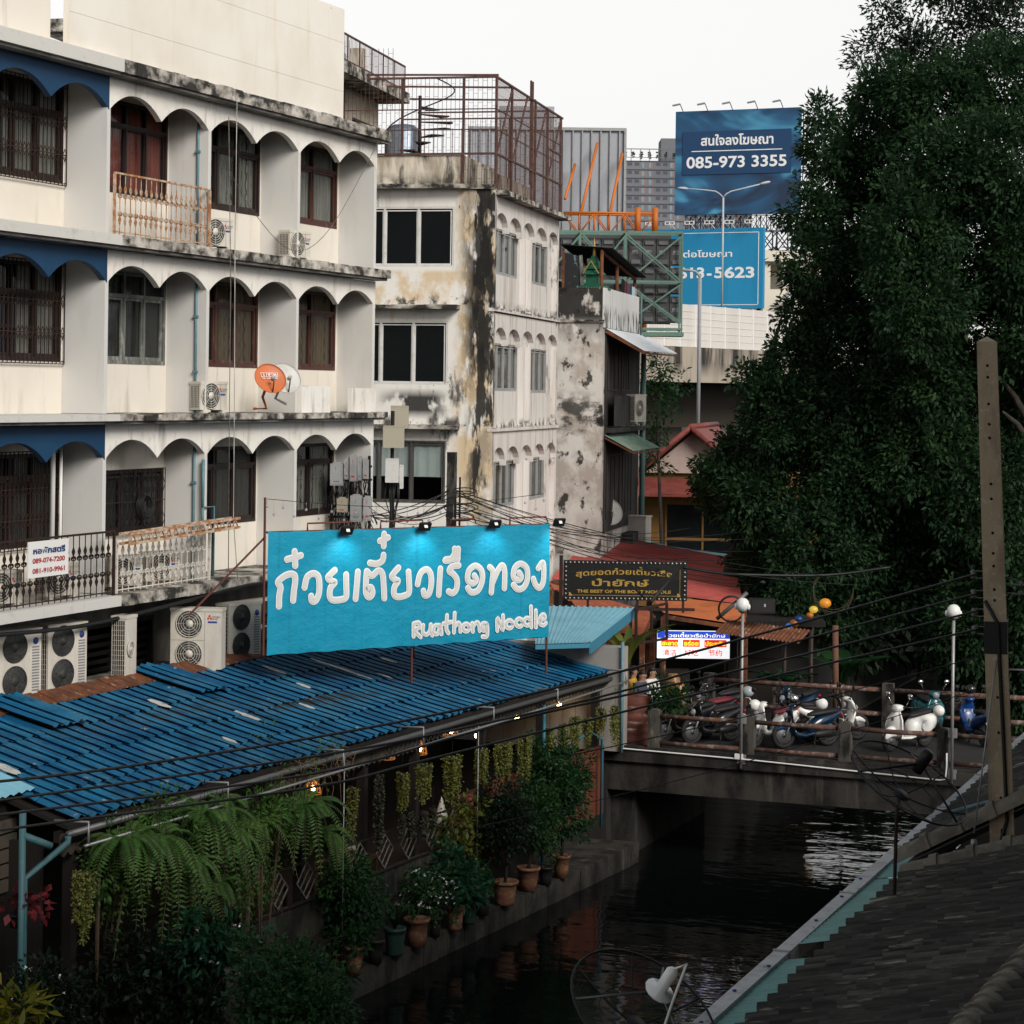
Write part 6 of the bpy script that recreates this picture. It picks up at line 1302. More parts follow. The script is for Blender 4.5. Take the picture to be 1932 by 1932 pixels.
# climbing yellow leaved creeper on the wire, fern-like shrub, bushes at the near end
T = thing('creeper', 'creeper with yellow green leaves climbing the thin wire beside the counter', 'creeper', ep(868, 1690, .35))
bush(T, [(tuple(ep(579.5+x*.3626, 1231.5+y*.3626, .35)), r) for x, y, r in ((790, 830, .3), (840, 800, .25), (770, 900, .35), (850, 930, .3), (790, 1000, .3), (830, 1080, .28), (760, 960, .25), (800, 1150, .2), (880, 850, .22))], 'leaf_lime', 6, .13, .09, per=7)
mb = MB(); mb.tube([ep(868, 1690, .35), ep(862, 1600, .35), ep(850, 1540, .35), ep(870, 1520, .35)], .012, 4); mb.build('stem', MT['twig'], T)
T = thing('shrub', 'bright green feathery shrub in front of the concrete low wall', 'shrub', ep(800, 1700, .5)); vs, qs, n = [], [], 0
for px, py in ((800, 1655), (835, 1680)):
    for i in range(16):
        v, q, cv = frond_np(tuple(ep(px, py, .5)), i*.41, rnd.uniform(.5, .75), .7, rnd.uniform(.3, .7), 12, .13); vs.append(v); qs.append(q+n); n += len(v)
mesh_np('foliage', np.concatenate(vs), np.concatenate(qs), MT['leaf_bright'], T); mb = MB(); mb.tube([ep(800, 1655, .5), ep(800, 1700, .5)-V((0, 0, .5))], .02, 5); mb.build('stem', MT['twig'], T)
def gbush(lab, blobs, mat, dens, L, W, fl=0, per=12, nm='shrub'):
    c = blobs[0][0]; T = thing(nm, lab, 'shrub', (c[0], c[1], QZ)); bush(T, blobs, mat, dens, L, W, per=per, flowers=fl); mb = MB()
    for b_, r in blobs[:4]: mb.tube([V((c[0], c[1], QZ)), V(b_)], .02, 5)
    mb.build('stem', MT['twig'], T)
N7 = lambda x, y, d: tuple(atD(x*.33746, 1304+y*.33746, d))
gbush('dark shrub with scattered yellowing leaves overhanging the near end of the quay', [(N7(x, y, 33+rnd.uniform(-.7, .7)), r) for x, y, r in ((1500, 1550, .55), (1650, 1600, .6), (1780, 1680, .55), (1600, 1750, .6), (1720, 1800, .6), (1450, 1700, .5), (1850, 1800, .4), (1550, 1880, .6), (1700, 1900, .5))], 'leaf_bush', 12, .10, .05)
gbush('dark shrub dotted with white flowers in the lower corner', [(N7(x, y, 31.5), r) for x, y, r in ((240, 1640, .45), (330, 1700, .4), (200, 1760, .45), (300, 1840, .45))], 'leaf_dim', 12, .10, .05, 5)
gbush('yellow croton at the very corner of the picture', [(N7(x, y, 30), r) for x, y, r in ((60, 1790, .4), (120, 1850, .4), (10, 1850, .4))], 'leaf_croton', 5, .30, .075, per=7)
gbush('dark leafy plant with long leaflets and white flowers below the ferns', [(N7(x, y, 34), r) for x, y, r in ((1120, 1400, .5), (1300, 1390, .4), (1050, 1480, .45), (1200, 1480, .4))], 'leaf_bright', 5, .22, .06, 4, per=8)
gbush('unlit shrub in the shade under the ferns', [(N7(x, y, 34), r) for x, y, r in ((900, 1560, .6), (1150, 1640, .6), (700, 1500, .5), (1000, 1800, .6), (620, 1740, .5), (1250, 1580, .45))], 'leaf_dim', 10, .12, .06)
T = thing('potted_plant', 'red leaved plant hung on the teal drain pipes', 'potted plant', V(N7(100, 1320, 32.5))); p = V(N7(100, 1320, 32.5)); pot(T, p, .3, .2, 'pot_black'); bush(T, [((p.x-.1, p.y, p.z+.3), .26), ((p.x+.16, p.y+.05, p.z+.27), .24)], 'leaf_red', 5, .16, .09, per=7)
p = V(N7(1330, 1850, 33.5)); T = thing('flower_pot', 'tall pale tapered pot standing in the dark near corner', 'pot', p); mb = MB(); mb.lathe([(.12, 0), (.2, .75), (.22, .78), (.18, .74), (0, .7)], p, 12); mb.build('vase', MT['pot_pale'], T)
mb = MB(); 
for k in range(4): a = V(N7(600+k*33, 1340+k*2, 34.5)); mb.box(a.x-.05, a.x+.05, a.y-.02, a.y+.02, a.z-.75, a.z)
mb.box(a.x-.5, a.x+.1, a.y+.021, a.y+.05, a.z-.5, a.z-.4); mb.build('picket_panel', MT['valance'], None, 'grey slatted panel in the dark below the ferns', 'fence panel')
for lab, px, y0, w_ in (('leafy mass of small ferns filling the gap under the first hanging ferns', 200, 1640, .5), ('leafy mass of green growth between the two trailing ferns', 330, 1560, .45), ('light green growth crowding the tall trailing fern', 455, 1640, .5), ('tangled growth hanging under the valance beside the dead vines', 500, 1530, .4)):
    gbush(lab, [(tuple(ep(px+rnd.uniform(-45, 45), y0+rnd.uniform(-35, 60), rnd.uniform(-.1, .6))), w_*rnd.uniform(.6, 1)) for k in range(6)], 'leaf_fern', 6, .12, .035, per=12)
# creeper growing on the eave
T = thing('creeper', 'weedy green creeper with dead brown vines growing over the eave', 'creeper', eave(35.2, .1, ZE-.3))
bush(T, [(tuple(eave(34.6+.35*k, rnd.uniform(-.2, .3), ZE+rnd.uniform(-.15, .2))), rnd.uniform(.16, .3)) for k in range(8)]+[(tuple(eave(34.9, -.3, ZE+.45)), .25), (tuple(eave(35.6, .2, ZE-.45)), .3)], 'leaf_fern', 4, .07, .035, per=8)
mb = MB()
for k in range(60):
    a = eave(34.4+rnd.random()*2.4, rnd.uniform(-.1, .35), ZE-.1+rnd.uniform(-.2, .2)); b_ = a+V((rnd.uniform(-.2, .3), rnd.uniform(-.5, .5), rnd.uniform(-.9, .1))); mb.tube([a, a.lerp(b_, .5)+V((rnd.uniform(-.15, .15), rnd.uniform(-.15, .15), .1)), b_], .006, 3, False)
mb.build('dead_vine', pm('dead_vine', (.16, .10, .055), .9), T)
# ================================================================ right bank houses behind the viewer: unseen, added to shade the canal
pm('house_wall', (.22, .20, .18), .9, [((.12, .11, .10), (1, 1, .6), .4, .65, .7, 6)])
for i, (y0, y1, x0, h, lab) in enumerate(((-16, -1.5, 1.0, 7.6, 'unseen right bank house added behind the viewer to shade the canal, farther back'), (-1.4, 15, 1.6, 8.2, 'unseen right bank house added beside the viewer to shade the canal'), (15.1, 30, .9, 6.8, 'unseen right bank house added past the tiled roof to shade the canal'))):
    T = thing('house', lab, 'house', (x0+5, (y0+y1)/2, G))
    mb = MB(); mb.box(x0, x0+10, y0, y1, G, h); mb.build('wall', MT['house_wall'], T)
    mb = MB(); mb.box(x0-.4, x0+10.4, y0-.2+.21*(i > 0), y1+.0, h, h+.25); mb.build('roof', MT['slab_dirty'], T)
    for z in (-4.8, -1.5, 1.8, 4.6):
        for k in range(4): y = y0+1.2+k*(y1-y0-2)/4; mb = MB(); mb.box(x0-.03, x0+.02, y, y+1.6, z, z+1.5); mb.build('window', MT['glass_dark'], T)
# ================================================================ bridge
BY0, BY1 = 49.92, 56.2
pm('bridge_concrete', (.105, .095, .082), .95, [(BLK, (1.1, 1.1, .55), .42, .60, .95, 9), ((.23, .205, .175), (2.2, 2.2, .28), .57, .70, .8, 9)], (16, .4, .03)); pm('asphalt', (.035, .032, .03), .95, [((.06, .055, .05), (2, 2, 2), .45, .65, .7, 7)], (30, .3)); pm('post_concrete', (.12, .11, .092), .95, [(BLK, (3.5, 3.5, 1.4), .44, .58, .93, 9), ((.33, .30, .25), (5, 5, 1.2), .60, .68, .8, 9)], (24, .4, .02))
BR = thing('footbridge', 'old mouldy concrete bridge over the canal with rusty pipe railings', 'bridge', (-11.5, 53, G))
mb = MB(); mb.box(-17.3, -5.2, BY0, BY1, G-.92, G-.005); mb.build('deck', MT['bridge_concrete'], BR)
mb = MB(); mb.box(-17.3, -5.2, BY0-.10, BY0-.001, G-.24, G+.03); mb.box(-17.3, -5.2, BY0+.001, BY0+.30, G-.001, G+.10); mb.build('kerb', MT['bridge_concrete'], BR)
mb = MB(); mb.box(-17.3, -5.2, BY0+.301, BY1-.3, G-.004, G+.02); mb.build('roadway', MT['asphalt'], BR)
PX = [(1235, 1410), (1413.5, 1424), (1594.5, 1437), (1780, 1450)]
pts = [atY(x, y, BY0+.15) for x, y in PX]; px_ = [p.x for p in pts]
for x in px_: mb = MB(); mb.box(x-.13, x+.13, BY0+.02, BY0+.28, G+.03, G+.93); mb.prism([(x-.13, G+.931), (x+.13, G+.931), (x+.08, G+.97), (x-.08, G+.97)], BY0+.04, BY0+.26); mb.build('rail_post', MT['post_concrete'], BR)
for i in range(4):
    x0 = px_[i]+.131; x1 = px_[i+1]-.131 if i < 3 else -5.2
    for z in (G+.82, G+.20): mb = MB(); mb.tube([(x0, BY0+.15, z), ((x0+x1)/2, BY0+.15, z-.012), (x1, BY0+.15, z)], .055, 9); mb.build('rail_pipe', MT['rust_pipe'], BR)
fx = atY(1675, 1372, BY1-.15).x
for x in (fx-4.6, fx, fx+4.4): mb = MB(); mb.box(x-.13, x+.13, BY1-.28, BY1-.02, G+.02, G+1.12); mb.build('rail_post', MT['post_concrete'], BR)
for x0, x1 in ((fx-4.47, fx-.13), (fx+.13, fx+4.27)):
    for z in (G+.95, G+.35): mb = MB(); mb.tube([(x0, BY1-.15, z), (x1, BY1-.15, z)], .06, 8); mb.build('rail_pipe', MT['rust_pipe'], BR)
for s in (-16.95, -5.6): mb = MB(); mb.box(s-.6, s+.6, BY0+.3, BY1-.3, WZ-.5, G-.921); mb.build('abutment', MT['bridge_concrete'], BR)
mb = MB(); q0 = atY(1130, 1408, BY0-.12); zc = q0.z; mb.tube([(q0.x-1.2, BY0-.13, zc+.06), (q0.x, BY0-.13, zc), (-13.5, BY0-.13, zc-.06), (-9.25, BY0-.13, zc-.2), (-9.12, BY0-.13, zc-.17), (-9.1, BY0-.13, zc+.1), (-9.1, BY0-.13, zc+.4)], .018, 7); mb.build('conduit', MT['white_paint'], BR)
mb = MB(); q = atY(1394, 1427, BY0-.13); mb.box(q.x-.09, q.x+.09, BY0-.17, BY0-.101, q.z-.06, q.z+.06); mb.build('junction_box', MT['white_paint'], BR)
# rusty tank at the left end
pm('rusty_tank', (.15, .045, .03), .75, [((.42, .36, .32), (2.2, 2.2, 7), .56, .64, .85, 9), ((.05, .02, .015), (2, 2, 2), .5, .7, .7, 7)], (9, .3, .03))
c = atD(1195, 1404, 53.3); prof = [(0, 0), (.40, 0), (.41, .03)]
for k in range(6): prof += [(.40, .12+k*.17), (.425, .17+k*.17), (.40, .22+k*.17)]
prof += [(.41, 1.13), (.36, 1.17), (0, 1.17)]
mb = MB(); mb.lathe(prof, c, 22); mb.build('water_barrel', MT['rusty_tank'], None, 'big dented rusty red drum at the left end of the bridge', 'drum')
mb = MB(); mb.lathe(prof, c+V((-1.1, -.35, -.35)), 18); mb.build('water_barrel', MT['rusty_tank'], None, 'second rusty drum half hidden behind the last hanging plants', 'drum')
# lamp posts on the bridge
pm('lamp_glass', (.70, .69, .67), .35)
for i, (px, y0, y1, lab) in enumerate(((1397.5, 1150, 1432, 'globe lamp on a thin steel post beside the black wire coil'), (1795.5, 1163, 1450, 'globe lamp on a thin steel post left of the concrete pole'))):
    b = atY(px, y1, BY0-.14); b.z = G-.2; t_ = atY(px, y0, BY0-.14); T = thing('street_lamp', lab, 'street lamp', b, 'globe lamps on the bridge'); z1 = t_.z
    mb = MB(); mb.tube([b, (b.x, b.y, z1-.02)], .035, 9); mb.build('post', MT['steel_grey'], T)
    for z in (G+.9, G-.0): mb = MB(); mb.box(b.x-.09, b.x+.09, b.y+.03, b.y+.13, z-.1, z+.1); mb.build('clamp', MT['steel_grey'], T)
    mb = MB(); mb.lathe([(.05, -.04), (.09, -.02), (.14, .03), (.155, .10), (.135, .19), (.08, .25), (0, .27)], (b.x, b.y, z1), 16); mb.build('globe', MT['lamp_glass'], T)
    mb = MB(); mb.lathe([(.04, -.08), (.11, -.03), (.11, -.015), (.05, -.01)], (b.x, b.y, z1), 12); mb.build('fitting', MT['galv'], T)
    for s in (-1, 1): mb = MB(); mb.ball((b.x+s*.14, b.y-.03, z1+.07), .05, .045, .075, 8, 6); mb.build('lug', MT['lamp_glass'], T)
# ================================================================ scooters and helmets
pm('scooter_white', (.72, .70, .66), .22, coat=.6); pm('scooter_black', (.012, .012, .014), .25, coat=.5); pm('scooter_blue', (.006, .035, .085), .25, coat=.6); pm('scooter_teal', (.006, .16, .19), .3, coat=.5); pm('scooter_bright', (.01, .10, .42), .3, coat=.5); pm('seat_black', (.015, .013, .013), .6); pm('seat_red', (.14, .018, .025), .6); pm('chrome', (.6, .6, .6), .12, metal=1); glass_mat('headlamp_glass', (.8, .8, .82), .05, 1.2, .35, (.55, .55, .57)); pm('tail_red', (.45, .01, .01), .3)
def ring(mb, c, R0, r, n=18, ax='y'):
    pts = [(c[0]+R0*math.cos(2*math.pi*k/n), c[1], c[2]+R0*math.sin(2*math.pi*k/n)) for k in range(n+1)]; mb.tube(pts, r, 7, False)
def hull(mb, secs, n=12, pw=2.6):
    """loft of super-ellipse sections: (x, zc, half width, half height)"""
    vs = []; fs = []
    for x, zc, w, h in secs:
        for k in range(n):
            t = 2*math.pi*k/n; c_, s_ = math.cos(t), math.sin(t); vs.append((x, w*math.copysign(abs(c_)**(2/pw), c_), zc+h*math.copysign(abs(s_)**(2/pw), s_)))
    m = len(secs)
    for i in range(m-1):
        for k in range(n): fs.append((i*n+k, i*n+(k+1) % n, (i+1)*n+(k+1) % n, (i+1)*n+k))
    fs += [tuple(range(n))[::-1], tuple((m-1)*n+k for k in range(n))]; mb.add(vs, fs, True)
def scooter(lab, body, seat='seat_black', classic=False, leg='scooter_black'):
    """front wheel towards +x, standing at z=0"""
    T = thing('scooter', lab, 'scooter', (0, 0, 0), 'scooters parked on the bridge'); b = MT[body]
    for x, nm in ((.62, 'front'), (-.62, 'rear')):
        r = .215 if classic else .27
        mb = MB(); ring(mb, (x, 0, r+.055), r, .055); t = mb.build('wheel', MT['dark_rubber'], T)
        mb = MB(); mb.lathe([(r*.75, -.03), (r*.8, 0), (r*.75, .03)], (x, 0, r+.055), 16, (0, 1, 0)); mb.lathe([(.06, -.06), (.06, .06)], (x, 0, r+.055), 10, (0, 1, 0))
        for k in range(5): a = k*1.2566; mb.beam((x, 0, r+.055), (x+r*.8*math.cos(a), 0, r+.055+r*.8*math.sin(a)), .045, .03, up=(0, 1, 0))
        mb.build('rim', MT['galv'], t)
    mb = MB()
    if classic:   # rounded step-through body
        hull(mb, [(-.98, .62, .03, .04), (-.92, .62, .13, .12), (-.75, .60, .22, .21), (-.5, .57, .25, .24), (-.25, .54, .22, .22), (-.08, .50, .17, .19), (.0, .45, .11, .16)])
        hull(mb, [(-.1, .31, .19, .04), (.1, .29, .20, .035), (.35, .31, .18, .04), (.43, .36, .16, .06)])
        mb.build('body', b, T)
        mb = MB(); vs = []; n = 9; pr = [(.36, .30, .16), (.43, .42, .24), (.46, .58, .25), (.44, .74, .22), (.40, .86, .14), (.37, .93, .08)]
        for th_ in (0, .05):
            for x, z, w in pr:
                for k in range(n): s = -1+2*k/(n-1); vs.append((x+th_+.05*(1-s*s), w*s, z))
        m = len(pr); N_ = m*n; fs = []
        for o in (0, N_):
            for i in range(m-1):
                for k in range(n-1): f = (o+i*n+k, o+i*n+k+1, o+(i+1)*n+k+1, o+(i+1)*n+k); fs.append(f if o else f[::-1])
        for i in range(m-1): fs += [(i*n, (i+1)*n, N_+(i+1)*n, N_+i*n), ((i+1)*n+n-1, i*n+n-1, N_+i*n+n-1, N_+(i+1)*n+n-1)]
        fs += [tuple(range(n))+tuple(N_+k for k in range(n))[::-1], tuple((m-1)*n+k for k in range(n))[::-1]+tuple(N_+(m-1)*n+k for k in range(n))]
        mb.add(vs, fs, True); mb.build('leg_shield', b, T)
        mb = MB(); hull(mb, [(.38, .40, .05, .08), (.48, .45, .10, .12), (.62, .47, .11, .13), (.76, .42, .10, .11), (.84, .34, .05, .06)]); mb.build('front_fender', b, T)
        mb = MB(); hull(mb, [(.22, 1.0, .03, .03), (.28, 1.0, .12, .07), (.38, 1.0, .15, .085), (.47, .99, .11, .08), (.5, .99, .05, .05)]); mb.build('headset', b, T)
        hl = (.505, .985, .085)
        for s in (-1, 1): mb = MB(); mb.ball((-.45, s*.235, .54), .22, .035, .15, 14, 8); mb.build('side_panel', b, T)
        mb = MB()
        for k in range(3): mb.box(.535, .55, -.05+.0, .03, .72+k*.025, .733+k*.025)
        mb.build('emblem', MT['black_plastic'], T)
    else:
        hull(mb, [(-1.0, .80, .03, .03), (-.9, .76, .10, .08), (-.65, .66, .15, .13), (-.35, .58, .17, .16), (-.15, .48, .15, .17), (-.05, .40, .13, .12)]); hull(mb, [(-.15, .33, .15, .06), (.1, .29, .16, .05), (.32, .33, .15, .08), (.42, .45, .11, .12)]); mb.build('body', b, T)
        mb = MB(); hull(mb, [(.34, .36, .10, .06), (.42, .50, .19, .17), (.48, .68, .20, .20), (.46, .84, .15, .13), (.40, .95, .07, .07)], pw=2.2); mb.build('leg_shield', b, T)
        mb = MB(); hull(mb, [(.40, .44, .04, .05), (.52, .50, .07, .08), (.66, .52, .07, .07), (.82, .46, .05, .05)]); mb.build('front_fender', MT[leg], T)
        mb = MB(); hull(mb, [(.24, 1.0, .04, .03), (.32, 1.0, .12, .06), (.42, .97, .10, .06), (.47, .93, .04, .03)]); mb.build('headset', b, T)
        hl = (.59, .78, .07)
        mb = MB(); mb.tube([(-.62, -.2, .2), (-.95, -.22, .36)], .055, 8, rr=[.05, .06]); mb.build('exhaust', MT['black_plastic'], T)
        mb = MB()
        for s in (-1, 1): mb.tube([(.42, s*.09, .75), (.62, s*.09, .3)], .022, 6)
        mb.build('fork', MT['steel_grey'], T)
        mb = MB(); mb.beam((-.98, 0, .62), (-1.08, 0, .5), .16, .02, up=(1, 0, .6)); mb.build('number_plate', MT['white_paint'], T)
    mb = MB(); mb.lathe([(hl[2], -.03), (hl[2]*.98, .0), (hl[2]*.6, .03), (0, .04)], (hl[0], 0, hl[1]), 14, (1, 0, .1)); mb.build('headlight', MT['headlamp_glass'], T)
    mb = MB(); z = .85 if classic else .83; hull(mb, [(-.9, z-.02, .05, .02), (-.8, z, .13, .05), (-.5, z-.02, .16, .06), (-.25, z-.05, .13, .06), (-.08, z-.07, .07, .04), (-.04, z-.08, .03, .02)]); mb.build('seat', MT[seat], T)
    mb = MB(); mb.tube([(.24, -.36, 1.03), (.34, -.14, 1.02), (.34, .14, 1.02), (.24, .36, 1.03)], .017, 6); mb.build('handlebar', MT['black_plastic'], T)
    for s in (-1, 1):
        mb = MB(); mb.tube([(.32, s*.2, 1.04), (.32, s*.3, 1.2), (.33, s*.32, 1.25)], .009, 5); mb.lathe([(.06, -.01), (.065, .01), (.0, .025)], (.33, s*.33, 1.29), 12, (-1, 0, 0)); mb.build('mirror', MT['chrome' if classic else 'black_plastic'], T)
    mb = MB(); mb.ball((-1.0, 0, .70), .03, .09, .04, 10, 6); mb.build('tail_light', MT['tail_red'], T)
    mb = MB(); hull(mb, [(-.8, .30, .05, .06), (-.62, .31, .10, .10), (-.3, .30, .12, .09), (-.15, .29, .08, .06)]); mb.tube([(-.2, .1, .25), (-.1, .2, .02)], .015, 5); mb.build('engine', MT['black_plastic'], T)
    return T
def put(T, px, py, deg, dy=None):
    p = atZ(px, py, G+.02); T.location = p; T.rotation_euler = (0, 0, R(deg)); return p
VW = scooter('cream white rounded scooter with black seat between the bridge posts', 'scooter_white', classic=True); put(VW, 1712, 1414, 242)
VT = scooter('turquoise rounded scooter seen behind the cream white one', 'scooter_teal', classic=True); put(VT, 1752, 1383, 300)
S1 = scooter('black scooter nearest the rusty drum, front to the rail', 'scooter_black'); put(S1, 1291, 1398, 238)
def again(src, lab, px, py, deg): o = dup(src, label=lab); put(o, px, py, deg); return o
again(S1, 'black scooter second from the rusty drum, in front of the lamp post', 1342, 1402, 238)
S2 = scooter('black scooter with a dark red seat behind the first two', 'scooter_black', 'seat_red'); put(S2, 1327, 1386, 232)
S3 = scooter('white scooter with a dark red seat just right of the lamp post', 'scooter_white', 'seat_red', leg='scooter_white'); put(S3, 1458, 1406, 243)
S4 = scooter('dark blue scooter with a blue front fender beside the white one', 'scooter_blue', leg='scooter_bright'); put(S4, 1520, 1410, 228)
again(S1, 'black scooter with its tail toward the middle of the bridge, behind the dark blue one', 1547, 1390, 28)
S5 = scooter('white tailed scooter half hidden by the third rail post', 'scooter_white', leg='scooter_white'); put(S5, 1573, 1398, 42)
S6 = scooter('bright blue scooter at the right end behind the concrete pole', 'scooter_bright', leg='scooter_bright'); put(S6, 1838, 1402, 120)
again(S4, 'dark blue scooter standing farthest back near the plants', 1500, 1372, 250); again(S1, 'black scooter farthest back beside the honey jar stall', 1352, 1368, 235)
def helmet(lab, p, col, vis=True, rz=0, patch=None):
    T = thing('helmet', lab, 'helmet', p); mb = MB(); X, Y, Z = p; M = Matrix.Translation(p) @ Matrix.Rotation(rz, 4, 'Z'); mb.fr = M
    mb.ball((0, 0, .12), .145, .125, .135, 16, 10); mb.build('shell', MT[col], T)
    mb = MB(M); mb.add([(.09+.06*math.cos(a), .125*math.sin(a)*1.02, z) for z in (.06, .15) for a in [(-1.1+.22*k) for k in range(11)]], [(k, k+1, 12+k, 11+k) for k in range(10)], True); mb.build('visor', MT['black_plastic'], T)
    if patch: mb = MB(M); mb.lathe([(.05, 0), (0, .008)], (-.02, -.122, .12), 10, (0, -1, .15)); mb.build('sticker', MT[patch], T)
zt = lambda px, py, dz=0: atZ(px, py, G+.86)
helmet('white helmet with a red sticker on the seat of the turquoise scooter', zt(1771, 1351), 'scooter_white', rz=2.6, patch='tail_red')
helmet('white helmet on a scooter right of the lamp post, the lower of two', zt(1424, 1340), 'scooter_white', rz=3.6); pm('helmet_grey', (.30, .33, .34), .3)
helmet('grey open helmet hung above the white one by the lamp post', zt(1411, 1322)+V((0, 0, .1)), 'helmet_grey', rz=3.3); helmet('black and red helmet at the right end of the bridge', zt(1830, 1318)+V((0, 0, .1)), 'scooter_black', rz=3, patch='tail_red'); helmet('pink and white helmet beside the wooden post in the background', atZ(1550, 1338, G+1.1), 'lamp_glass', rz=3, patch='tail_red')
helmet('silver helmet on the farthest dark blue scooter', zt(1496, 1328), 'chrome', rz=3)
# ================================================================ people
pm('skin', (.30, .17, .11), .6); pm('hair', (.012, .010, .009), .6); pm('shirt_white', (.62, .60, .58), .9); pm('shirt_navy', (.03, .035, .055), .9); pm('shirt_yellow', (.62, .36, .03), .9); pm('trousers', (.025, .025, .03), .9)
def person(lab, p, rz, shirt, arm, seated=False):
    """skinned figure facing +x; arm: list of (elbow, wrist) for left/right relative to shoulders"""
    T = thing('person', lab, 'person', p, None, rz)
    J = {'pel': (0, 0, .92), 'wai': (.0, 0, 1.08), 'che': (.01, 0, 1.30), 'nec': (.01, 0, 1.46), 'hea': (.03, 0, 1.60), 'top': (.02, 0, 1.70)}
    rad = {'pel': .145, 'wai': .13, 'che': .15, 'nec': .058, 'hea': .092, 'top': .065}; ed = [('pel', 'wai'), ('wai', 'che'), ('che', 'nec'), ('nec', 'hea'), ('hea', 'top')]
    for s, t in ((1, 'l'), (-1, 'r')):
        e, w = arm[0 if s > 0 else 1]
        J.update({'sh'+t: (0, s*.19, 1.39), 'el'+t: (e[0], s*e[1], e[2]), 'wr'+t: (w[0], s*w[1], w[2]), 'ha'+t: (w[0]+(w[0]-e[0])*.3, s*w[1], w[2]+(w[2]-e[2])*.3), 'hi'+t: (0, s*.10, .88), 'kn'+t: ((.42, s*.12, .84) if seated else (.03, s*.11, .48)), 'an'+t: ((.42, s*.12, .45) if seated else (0, s*.11, .08)), 'to'+t: ((.56, s*.12, .42) if seated else (.16, s*.12, .03))})
        rad.update({'sh'+t: .07, 'el'+t: .045, 'wr'+t: .033, 'ha'+t: .03, 'hi'+t: .095, 'kn'+t: .065, 'an'+t: .045, 'to'+t: .03})
        ed += [('che', 'sh'+t), ('sh'+t, 'el'+t), ('el'+t, 'wr'+t), ('wr'+t, 'ha'+t), ('pel', 'hi'+t), ('hi'+t, 'kn'+t), ('kn'+t, 'an'+t), ('an'+t, 'to'+t)]
    ks = list(J); me = bpy.data.meshes.new('body'); me.from_pydata([J[k] for k in ks], [(ks.index(a), ks.index(b)) for a, b in ed], []); o = bpy.data.objects.new('body', me); COL.objects.link(o); o.parent = T; WM[o.name] = WM[T.name]
    m = o.modifiers.new('skin', 'SKIN'); sv = me.skin_vertices[0].data
    for i, k in enumerate(ks): sv[i].radius = (rad[k], rad[k]*(1.2 if k in ('pel', 'wai', 'che') else 1)); sv[i].use_root = (k == 'pel')
    m.use_smooth_shade = True; o.modifiers.new('sub', 'SUBSURF').render_levels = 2
    # skin, shirt and trousers by height within the figure
    mt, t, pn = nodes('figure_'+shirt); N, L = t.nodes.new, t.links.new; tc = N('ShaderNodeTexCoord'); sp = N('ShaderNodeSeparateXYZ'); L(tc.outputs['Object'], sp.inputs[0]); cr = N('ShaderNodeValToRGB'); mp = N('ShaderNodeMath'); mp.operation = 'MULTIPLY'; mp.inputs[1].default_value = .5; L(sp.outputs[2], mp.inputs[0]); L(mp.outputs[0], cr.inputs[0]); cr.color_ramp.interpolation = 'CONSTANT'
    E_ = cr.color_ramp.elements; cols_ = {'shirt_white': (.62, .60, .58, 1), 'shirt_navy': (.035, .04, .06, 1), 'shirt_yellow': (.62, .36, .03, 1)}[shirt]
    E_[0].position = 0; E_[0].color = (.02, .02, .025, 1); E_[1].position = .475; E_[1].color = cols_; q = E_.new(.725); q.color = (.28, .16, .10, 1); L(cr.outputs[0], pn.inputs['Base Color']); pn.inputs['Roughness'].default_value = .8; me.materials.append(mt)
    Q = WM[T.name]; mb = MB(Q); mb.ball((.0, 0, 1.67), .105, .09, .085, 14, 8); mb.ball((-.045, 0, 1.62), .075, .085, .09, 12, 8); mb.build('hair', MT['hair'], T)
    mb = MB(Q); mb.ball((.125, 0, 1.585), .018, .014, .02, 8, 6); mb.ball((.03, .095, 1.59), .02, .012, .03, 6, 5); mb.ball((.03, -.095, 1.59), .02, .012, .03, 6, 5); mb.build('nose_and_ears', MT['skin'], T)
    for s, t in ((1, 'l'), (-1, 'r')):
        h = V(J['ha'+t]); d = (V(J['ha'+t])-V(J['wr'+t])).normalized(); mb = MB(Q)
        for k in range(4): b_ = h+V((0, (k-1.5)*.018, 0)); mb.tube([b_, b_+d*.045, b_+d*.07+V((.012, 0, -.012))], .0085, 6, rr=[.009, .0085, .006])
        mb.tube([h+V((.02, 0, 0)), h+V((.045, 0, 0))+d*.03], .009, 6); mb.build('fingers', MT['skin'], T)
    return T
AR_ = (((.03, .24, 1.12), (.16, .22, .93)), ((.03, .24, 1.12), (.14, .22, .92)))
p = atD(1229, 1330, 54.5); person('person in a white shirt with short dark hair standing behind the drum', V((p.x, p.y, p.z-.82)), R(-20), 'shirt_white', AR_)
p = atD(1211, 1333, 54.3); person('person in a dark navy shirt close beside the white shirt', V((p.x, p.y, p.z-.86)), R(-35), 'shirt_navy', AR_)
p = atD(1194, 1325, 55); person('person in a yellow and orange shirt beside the tall leaves', V((p.x, p.y, p.z-.86)), R(10), 'shirt_yellow', AR_)
